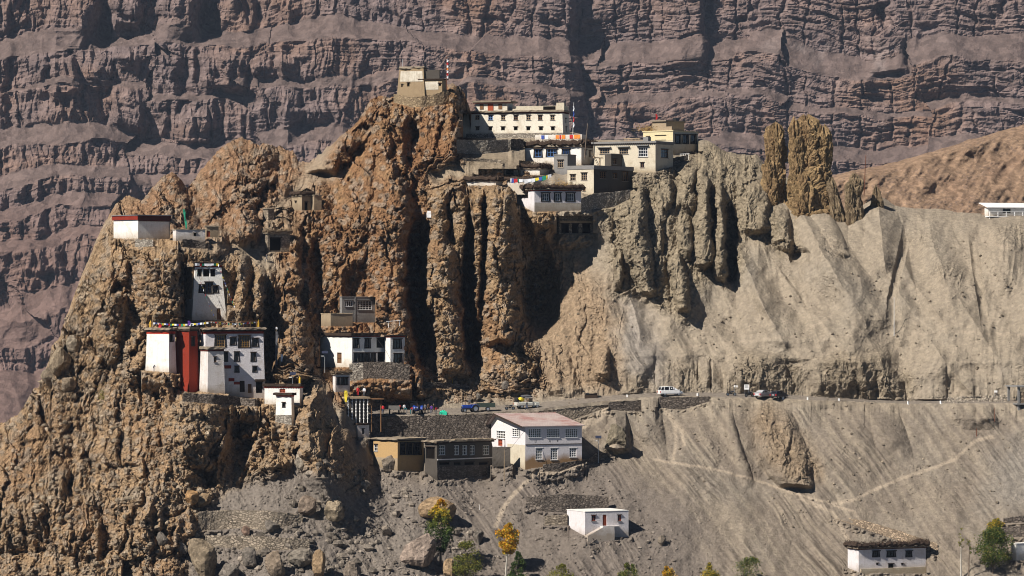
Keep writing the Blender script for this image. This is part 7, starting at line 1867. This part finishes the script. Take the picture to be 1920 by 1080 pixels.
sign("small white sign at the bank left of the short wall", 1101, 737, 746, 7, 4); sign("white sign above the gravel heap near the right edge", 1867, 732, 744, 6, 4)
for i, (x, y, lab) in enumerate(((1176, 744.5, "whitewashed kerb stone left of the white van, above the short wall"), (1247, 743, "whitewashed kerb stone in front of the van's rear wheel"), (1308, 742, "whitewashed kerb stone right of the white van"), (1468, 748, "leaning whitewashed kerb stone beside the navy car"), (1514, 749, "whitewashed kerb stone first right of the navy car"), (1573, 751.5, "whitewashed kerb stone second right of the navy car"), (1703, 757, "whitewashed kerb stone by the grey gravel heap"), (1764, 756, "whitewashed kerb stone left of the pale gravel heap"))):
    p = pt(x, y); mb = MB(); k = i * .37
    o_s = .72; mb.hexa([(-.2, -.2, -.3), (.2, -.22, -.3), (.22, .2, -.3), (-.2, .2, -.3), (-.15 + .05 * math.sin(k), -.15, .62), (.15, -.16, .58 + .05 * math.sin(k * 3)), (.14, .13, .6), (-.14, .15, .64)])
    o = mb.build("kerb_stone", ["white_paint"]); o.location = p; o.scale = (.8, .8, .75); o.rotation_euler = (0, .25 if i == 3 else .04 * i - .1, k); tag(o, lab, "kerb stone", "whitewashed kerb stones")
p = pt(831, 776); mb = MB(); n = 10
mb.v = [(-.7 + 1.4 * i / n, -.5 + j * .25, .05 + .62 * math.sin(math.pi * (.15 + .7 * i / n)) * (.4 + .6 * j / 4) + .08 * math.sin(i * 2.3 + j)) for j in range(5) for i in range(n + 1)] + [(-.7 + 1.4 * i / n, -.5, -.2) for i in range(n + 1)]
for j in range(4):
    for i in range(n): mb.f.append((j * (n + 1) + i, j * (n + 1) + i + 1, (j + 1) * (n + 1) + i + 1, (j + 1) * (n + 1) + i)); mb.m.append(0)
for i in range(n): mb.f.append((55 + i, 55 + i + 1, i + 1, i)); mb.m.append(0)
o = mb.build("tarpaulin", "teal_tarp"); o.location = p; tag(o, "bright green tarpaulin over a heap right of the crowd", "tarpaulin")
for lab, x, y, w, h_, col in (("grey block of stacked crates behind the crowd", 776, 764, 1.5, 1.0, "cart_grey"), ("dark plank lean-to at the bank left of the short wall", 1108, 746, 2.4, .8, "dark_timber")):
    p = pt(x, y); mb = MB(); mb.hexa([(-w / 2, -.5, -.3), (w / 2, -.5, -.3), (w / 2, .5, -.3), (-w / 2, .5, -.3), (-w / 2 + .1, -.4, h_ * .8), (w / 2, -.4, h_), (w / 2, .45, h_ * 1.05), (-w / 2, .45, h_ * .8)]); mb.box(-w / 2 - .1, -.6, h_ * 1.06, w / 2 + .2, .6, h_ * 1.06 + .08)
    o = mb.build("crate_stack" if "crates" in lab else "lean_to", col); o.location = p; tag(o, lab, "crate stack" if "crates" in lab else "lean-to")

# ------------------------------------------------------------------ poles, lamps, flags
def pole(name, label, px, pyt, pyb, r_=.07, mat="pole_grey", Y=None, px_top=None, cat="pole"):
    Y = float(depth(px, pyb)) if Y is None else Y
    a = Vector(at(px, pyb, Y)); b_ = Vector(at(px if px_top is None else px_top, pyt, Y))
    root = thing(name, label, cat, tuple(a)); d = b_ - a
    mb = MB(); mb.tube([(0, 0, -.5), tuple(d * .5), tuple(d)], [r_, r_ * .85, r_ * .6], 6); mb.build("shaft", mat, root)
    return root, d
def solar(root, d, arm=-.5):
    mb = MB(); mb.hexa([(-.55, -.4, d.z - .1), (.55, -.4, d.z - .1), (.55, .4, d.z + .35), (-.55, .4, d.z + .35), (-.55, -.43, d.z - .05), (.55, -.43, d.z - .05), (.55, .37, d.z + .4), (-.55, .37, d.z + .4)]); mb.build("solar_panel", "panel_blue", root)
    mb = MB(); mb.box(arm - .2, -.06, d.z - .6, 0, .06, d.z - .5); mb.build("lamp_head", "white_paint", root)
def flagcloth(root, pts, w, mat, name="flag"):
    """a hanging strip of cloth with folds"""
    mb = MB()
    for i, (x, y, z) in enumerate(pts):
        ww = w * (1 + .25 * math.sin(i * 1.7)); mb.v += [(x, y, z), (x + ww, y + .15 * math.sin(i * 2.1), z - .03), (x + ww, y + .15 * math.sin(i * 2.1) + .015, z - .03), (x, y + .015, z)]
    for i in range(len(pts) - 1):
        for k in range(4): mb.f.append((i * 4 + k, i * 4 + (k + 1) % 4, (i + 1) * 4 + (k + 1) % 4, (i + 1) * 4 + k)); mb.m.append(0)
    mb.build(name, mat, root)
pole("lamp_pole", "slender white pole on the right slope", 1676.5, 557, 629, .07, "white_paint")
pole("power_pole", "tall rusty bare pole behind the small pinnacle", 1620, 291, 362, .10, "rusty_pole", px_top=1623.5, Y=749); pole("power_pole", "shorter rusty pole right of the small pinnacle", 1648, 333, 372, .07, "rusty_pole", Y=748)
pole("timber_pole", "pale wooden pole before the yard gate", 945.5, 843, 902, .08, "pale_timber")
r_, d = pole("solar_lamp", "solar street lamp on a post right of the gabled house", 1122, 821, 868, .06, "pole_grey", cat="street lamp"); solar(r_, d)
r_, d = pole("solar_lamp", "solar lamp standing on the gate chapel roof", 549, 702, 735, .05, "pole_grey", Y=HG.Y + 1, cat="street lamp"); solar(r_, d)
r_, d = pole("solar_lamp", "solar lamp post before the white end wall", 609, 662, 694, .05, "pole_grey", Y=HLM.Y - 2.5, cat="street lamp"); solar(r_, d)
pole("thin_post", "small white post below the yard on the scree path", 899, 946, 956, .05, "white_paint"); pole("marker_post", "thin dark post near the half-built frame", 1865, 764, 790, .07, "rusty_pole"); pole("marker_post", "crooked short post left of the half-built frame", 1831, 803, 818, .08, "rusty_pole")
pole("marker_post", "short orange post at the field wall end", 848, 705, 717, .12, "yellow_paint")
r_, d = pole("flag_mast", "summit mast bound with white and red prayer flags", 837, 107, 163, .09, "rusty_pole", Y=748, cat="flag pole")
for i in range(7): flagcloth(r_, [(0, -.1, d.z * (.35 + .09 * i) + .2), (.1, -.12, d.z * (.35 + .09 * i)), (.05, -.1, d.z * (.35 + .09 * i) - .35)], .28, ("white_cloth", "red_cloth", "white_cloth", "orange_cloth")[i % 4])
r_, d = pole("flag_mast", "thin flag mast at the hilltop monastery corner", 1074, 192, 252, .06, "white_paint", Y=g.Y - .5, px_top=1076, cat="flag pole")
for i in range(4): flagcloth(r_, [(0, -.1, d.z * (.3 + .17 * i) + .5), (.1, -.12, d.z * (.3 + .17 * i)), (0, -.1, d.z * (.3 + .17 * i) - .5)], .22, ("white_cloth", "red_cloth", "blue_cloth", "white_cloth")[i])
pole("leaning_trunk", "leaning bare tree trunk pole above the brush roofed house", 1096, 231, 293, .13, "bark", Y=HV.Y - 1.5, px_top=1102)
r_, d = pole("flag_mast", "mast with long green flag beside the shrine", 349, 372, 446, .05, "rusty_pole", px_top=341, cat="flag pole"); flagcloth(r_, [(-.06 - .06 * i, -.1, 4.4 - .5 * i) if False else (-.62 + .08 * i, -.1, 5.4 - .55 * i) for i in range(8)], .34, "green_cloth")
flagcloth(r_, [(-.05, -.2, 1.3), (0, -.22, .8), (.1, -.2, .3)], .4, "purple_cloth")
r_, d = pole("flag_mast", "tall mast with long white-blue prayer banner beside the crag", 516, 612, 716, .06, "pale_timber", Y=684, px_top=518, cat="flag pole"); flagcloth(r_, [(.05 + .05 * math.sin(i), -.12, d.z - .9 - i * .75) for i in range(12)], .42, "cloth_grey"); flagcloth(r_, [(.1, -.1, d.z - .1), (.1, -.15, d.z - .5)], .3, "white_cloth")
r_, d = pole("flag_mast", "shorter mast with red and white banner beside the crag", 526, 660, 717, .05, "pale_timber", Y=683, cat="flag pole"); flagcloth(r_, [(.05 + .05 * math.sin(i), -.12, 3.2 - i * .45) for i in range(8)], .42, "red_cloth"); flagcloth(r_, [(.05, -.12, 5.2 - i * .45) for i in range(4)], .35, "white_cloth")
r_, d = pole("flag_mast", "short flagstaff with red and white flag on the yellow house", 1229, 213, 246, .04, "rusty_pole", Y=HY.Y + 5, cat="flag pole"); flagcloth(r_, [(0, -.1, d.z - .1), (.1, -.12, d.z - .7), (.05, -.1, d.z - 1.2)], .3, "red_cloth")
r_, d = pole("flag_mast", "staff with yellow-green flag beside the barred pavilion", 649, 730, 760, .05, "pale_timber", Y=678.5, cat="flag pole"); flagcloth(r_, [(-.3, -.1, 2.7), (-.35, -.15, 2.0), (-.3, -.1, 1.2), (-.2, -.1, .6)], .5, "yellow_cloth")
# rooftop ornaments on the monastery
def on_roof(H_, px, dz=0.0, b=.5, face='R'):
    x = H_.spx(face, px); p = Vector((x, b, H_.H + dz)) if face == 'R' else Vector((b, x, H_.H + dz))
    return Matrix.Translation(H_.o.location) @ Matrix.Rotation(H_.th, 4, 'Z') @ p
def banner(label, p, mat):
    mb = MB(); mb.lathe([(.16, 0), (.20, .1), (.20, 1.0), (.14, 1.08), (.05, 1.25), (.02, 1.5)], (0, 0, 0), 10)
    root = thing("victory_banner", label, "finial", tuple(p)); mb.build("cylinder", mat, root); mb = MB(); mb.lathe([(.28, 0), (.26, .12), (.1, .2)], (0, 0, -.02), 8); mb.build("base", "grey_concrete", root)
banner("yellow victory banner finial at the right roof corner of the monastery", on_roof(HM, 486, 1.07), "yellow_paint"); banner("orange banner finial at the left roof corner of the white block", on_roof(HW, 279, 1.02, face='L'), "yellow_paint"); banner("orange banner finial on the gate chapel roof", on_roof(HG, 560, .77, face='L'), "yellow_paint")
root = thing("roof_railing", "wooden railing with prayer flags along the monastery roof", "railing", tuple(HM.o.location), HM.th)
for px_ in range(386, 494, 12):
    mb = MB(); x = HM.xa(px_); mb.tube([(x, .3, HM.H + 1.0), (x + .03, .3, HM.H + 2.35)], .05, 5); mb.build("post", "timber", root)
mb = MB(); mb.tube([(HM.xa(386), .3, HM.H + 2.25), (HM.xa(430), .3, HM.H + 2.2), (HM.xa(494), .3, HM.H + 2.3)], .05, 5); mb.build("rail", "timber", root)
def flag_string(label, A, B_, sag, n, seed, size=.3):
    A = Vector(A); B_ = Vector(B_); r = random.Random(seed)
    root = thing("prayer_flag_string", label, "prayer flags", tuple(A), 0, "prayer flag strings")
    P_ = lambda f: (B_ - A) * f + Vector((0, 0, -sag * 4 * f * (1 - f)))
    mb = MB(); mb.tube([tuple(P_(i / 12)) for i in range(13)], .02, 4); mb.build("cord", "wire_black", root)
    mats = ["white_cloth", "blue_cloth", "red_cloth", "green_cloth", "yellow_cloth"]; mb = MB()
    for i in range(n):
        p = P_((i + .5) / n); mb.cur = (i % 5) if r.random() > .3 else 0; t = (B_ - A).normalized() * size * .5; s = size * r.uniform(.8, 1.3); k = Vector((r.uniform(-.1, .1), r.uniform(-.15, .15), 0))
        mb.hexa([tuple(p - t), tuple(p + t), tuple(p + t + Vector((0, .012, 0))), tuple(p - t + Vector((0, .012, 0))), tuple(p - t + k - Vector((0, 0, s))), tuple(p + t + k - Vector((0, 0, s * .9))), tuple(p + t + k + Vector((0, .012, -s * .9))), tuple(p - t + k + Vector((0, .012, -s)))])
    o = mb.build("small_flags", mats, root); o["kind"] = "stuff"
tl = on_roof(HT, 366, .8, .2); tr = on_roof(HT, 410, .8, .2)
flag_string("prayer flags slanting across the front of the white tower", tl - Vector((0, .6, 0)), Vector(at(404, 598, HT.Y - 1.5)), .4, 24, 1, .24)
flag_string("prayer flags running down right of the white tower", tr, Vector(at(452, 600, HT.Y - 2)), .6, 22, 2, .3)
flag_string("prayer flags along the red temple and white block roof", on_roof(HW, 284, 2.1, face='L'), on_roof(HM, 392, 2.2), .35, 26, 3, .38)
flag_string("prayer flags along the main monastery roof railing", on_roof(HM, 396, 2.3), on_roof(HM, 484, 2.3), .4, 22, 4, .3)
flag_string("prayer flags and washing before the flagged cottage", Vector(at(958, 334, HL.Y + 2)), Vector(at(1032, 326, HL.Y + 2)), .5, 22, 5, .7)
flag_string("short tattered flag string on the white tower roof", tl, tr, .1, 10, 6, .45)
for lab, px_, mt in (("purple cloth hanging at the left of the roof railing", 348, "purple_cloth"), ("red cloth bundle on the white block roof edge", 294, "red_cloth")):
    p = on_roof(HW if px_ < 317 else HR, px_, 1.0, face='L'); root = thing("hanging_cloth", lab, "cloth", tuple(p)); flagcloth(root, [(0, -.1, .9), (.05, -.12, .5), (0, -.1, .05)], .45, mt, "fabric")
# dish and leaning white rail
p = pt(1289, 286); root = thing("satellite_dish", "white satellite dish on the slope below the yellow house", "satellite dish", tuple(p)); mb = MB()
n = 14; mb.v = [(0, .12, .9)] + [(.42 * math.cos(2 * math.pi * k / n), -.08, .9 + .42 * math.sin(2 * math.pi * k / n)) for k in range(n)]
for k in range(n): mb.f.append((0, 1 + k, 1 + (k + 1) % n)); mb.m.append(0)
mb.build("dish", "white_paint", root); mb = MB(); mb.tube([(0, .1, -.4), (0, .12, .9)], .04, 5); mb.build("mast", "metal_grey", root); mb = MB(); mb.tube([(0, .1, .6), (0, -.5, .9)], .02, 4); mb.build("feed_arm", "metal_grey", root)
p = pt(1283, 300); root = thing("white_rail", "white barred rail leaning on the slope below the dish", "railing", tuple(p), math.radians(12)); 
for i in range(6):
    mb = MB(); mb.tube([(-.9 + i * .36, -.1, -.1), (-.75 + i * .36, .35, 1.25)], .045, 5); mb.build("bar", "white_paint", root)
mb = MB(); mb.tube([(-.9, -.05, .0), (1.0, -.05, .12)], .05, 5); mb.tube([(-.75, .33, 1.2), (1.15, .33, 1.3)], .05, 5); mb.build("rail_frame", "white_paint", root)
# white prayer scarf bundle in the chasm, pale post
p = pt(805, 405, -.6); root = thing("white_bundle", "white cloth bundle hanging at the head of the chasm", "cloth", tuple(p)); flagcloth(root, [(-.4, 0, 1.0), (-.55, -.1, .4), (-.5, 0, -.3)], .95, "white_cloth", "fabric")
def wire(label, pts, r_=.03):
    P_ = [Vector(at(*q)) for q in pts]; org = P_[0]; mb = MB(); mb.tube([tuple(q - org) for q in P_], r_, 4); o = mb.build("cable", "wire_black"); o.location = org; tag(o, label, "cable")
wire("black cable drooping from the lower monastery roof to the yard", [(706, 634, 688), (725, 660, 686), (745, 700, 685), (752, 745, 684)])
wire("thin cable from the wooden pole to the gabled house", [(945.5, 844, 668), (960, 838, 670), (985, 806, 673)])
emit_hillside()
# air between the village and the far cliff
m = bpy.data.materials.new("haze_air"); m.use_nodes = True; MAT["haze_air"] = m
nt = m.node_tree; nt.nodes.remove(nt.nodes["Principled BSDF"])
pv = nt.nodes.new("ShaderNodeVolumePrincipled"); pv.inputs["Color"].default_value = (.62, .76, 1.0, 1); pv.inputs["Density"].default_value = 2.5e-5; pv.inputs["Anisotropy"].default_value = 0.0
nt.links.new(pv.outputs[0], nt.nodes["Material Output"].inputs["Volume"])
mb = MB(); mb.box(-560, -30, -160, 560, 3200, 380)
hz = mb.build("haze", m); tag(hz, "thin blue mountain haze in front of the far cliff", None, None, "stuff")
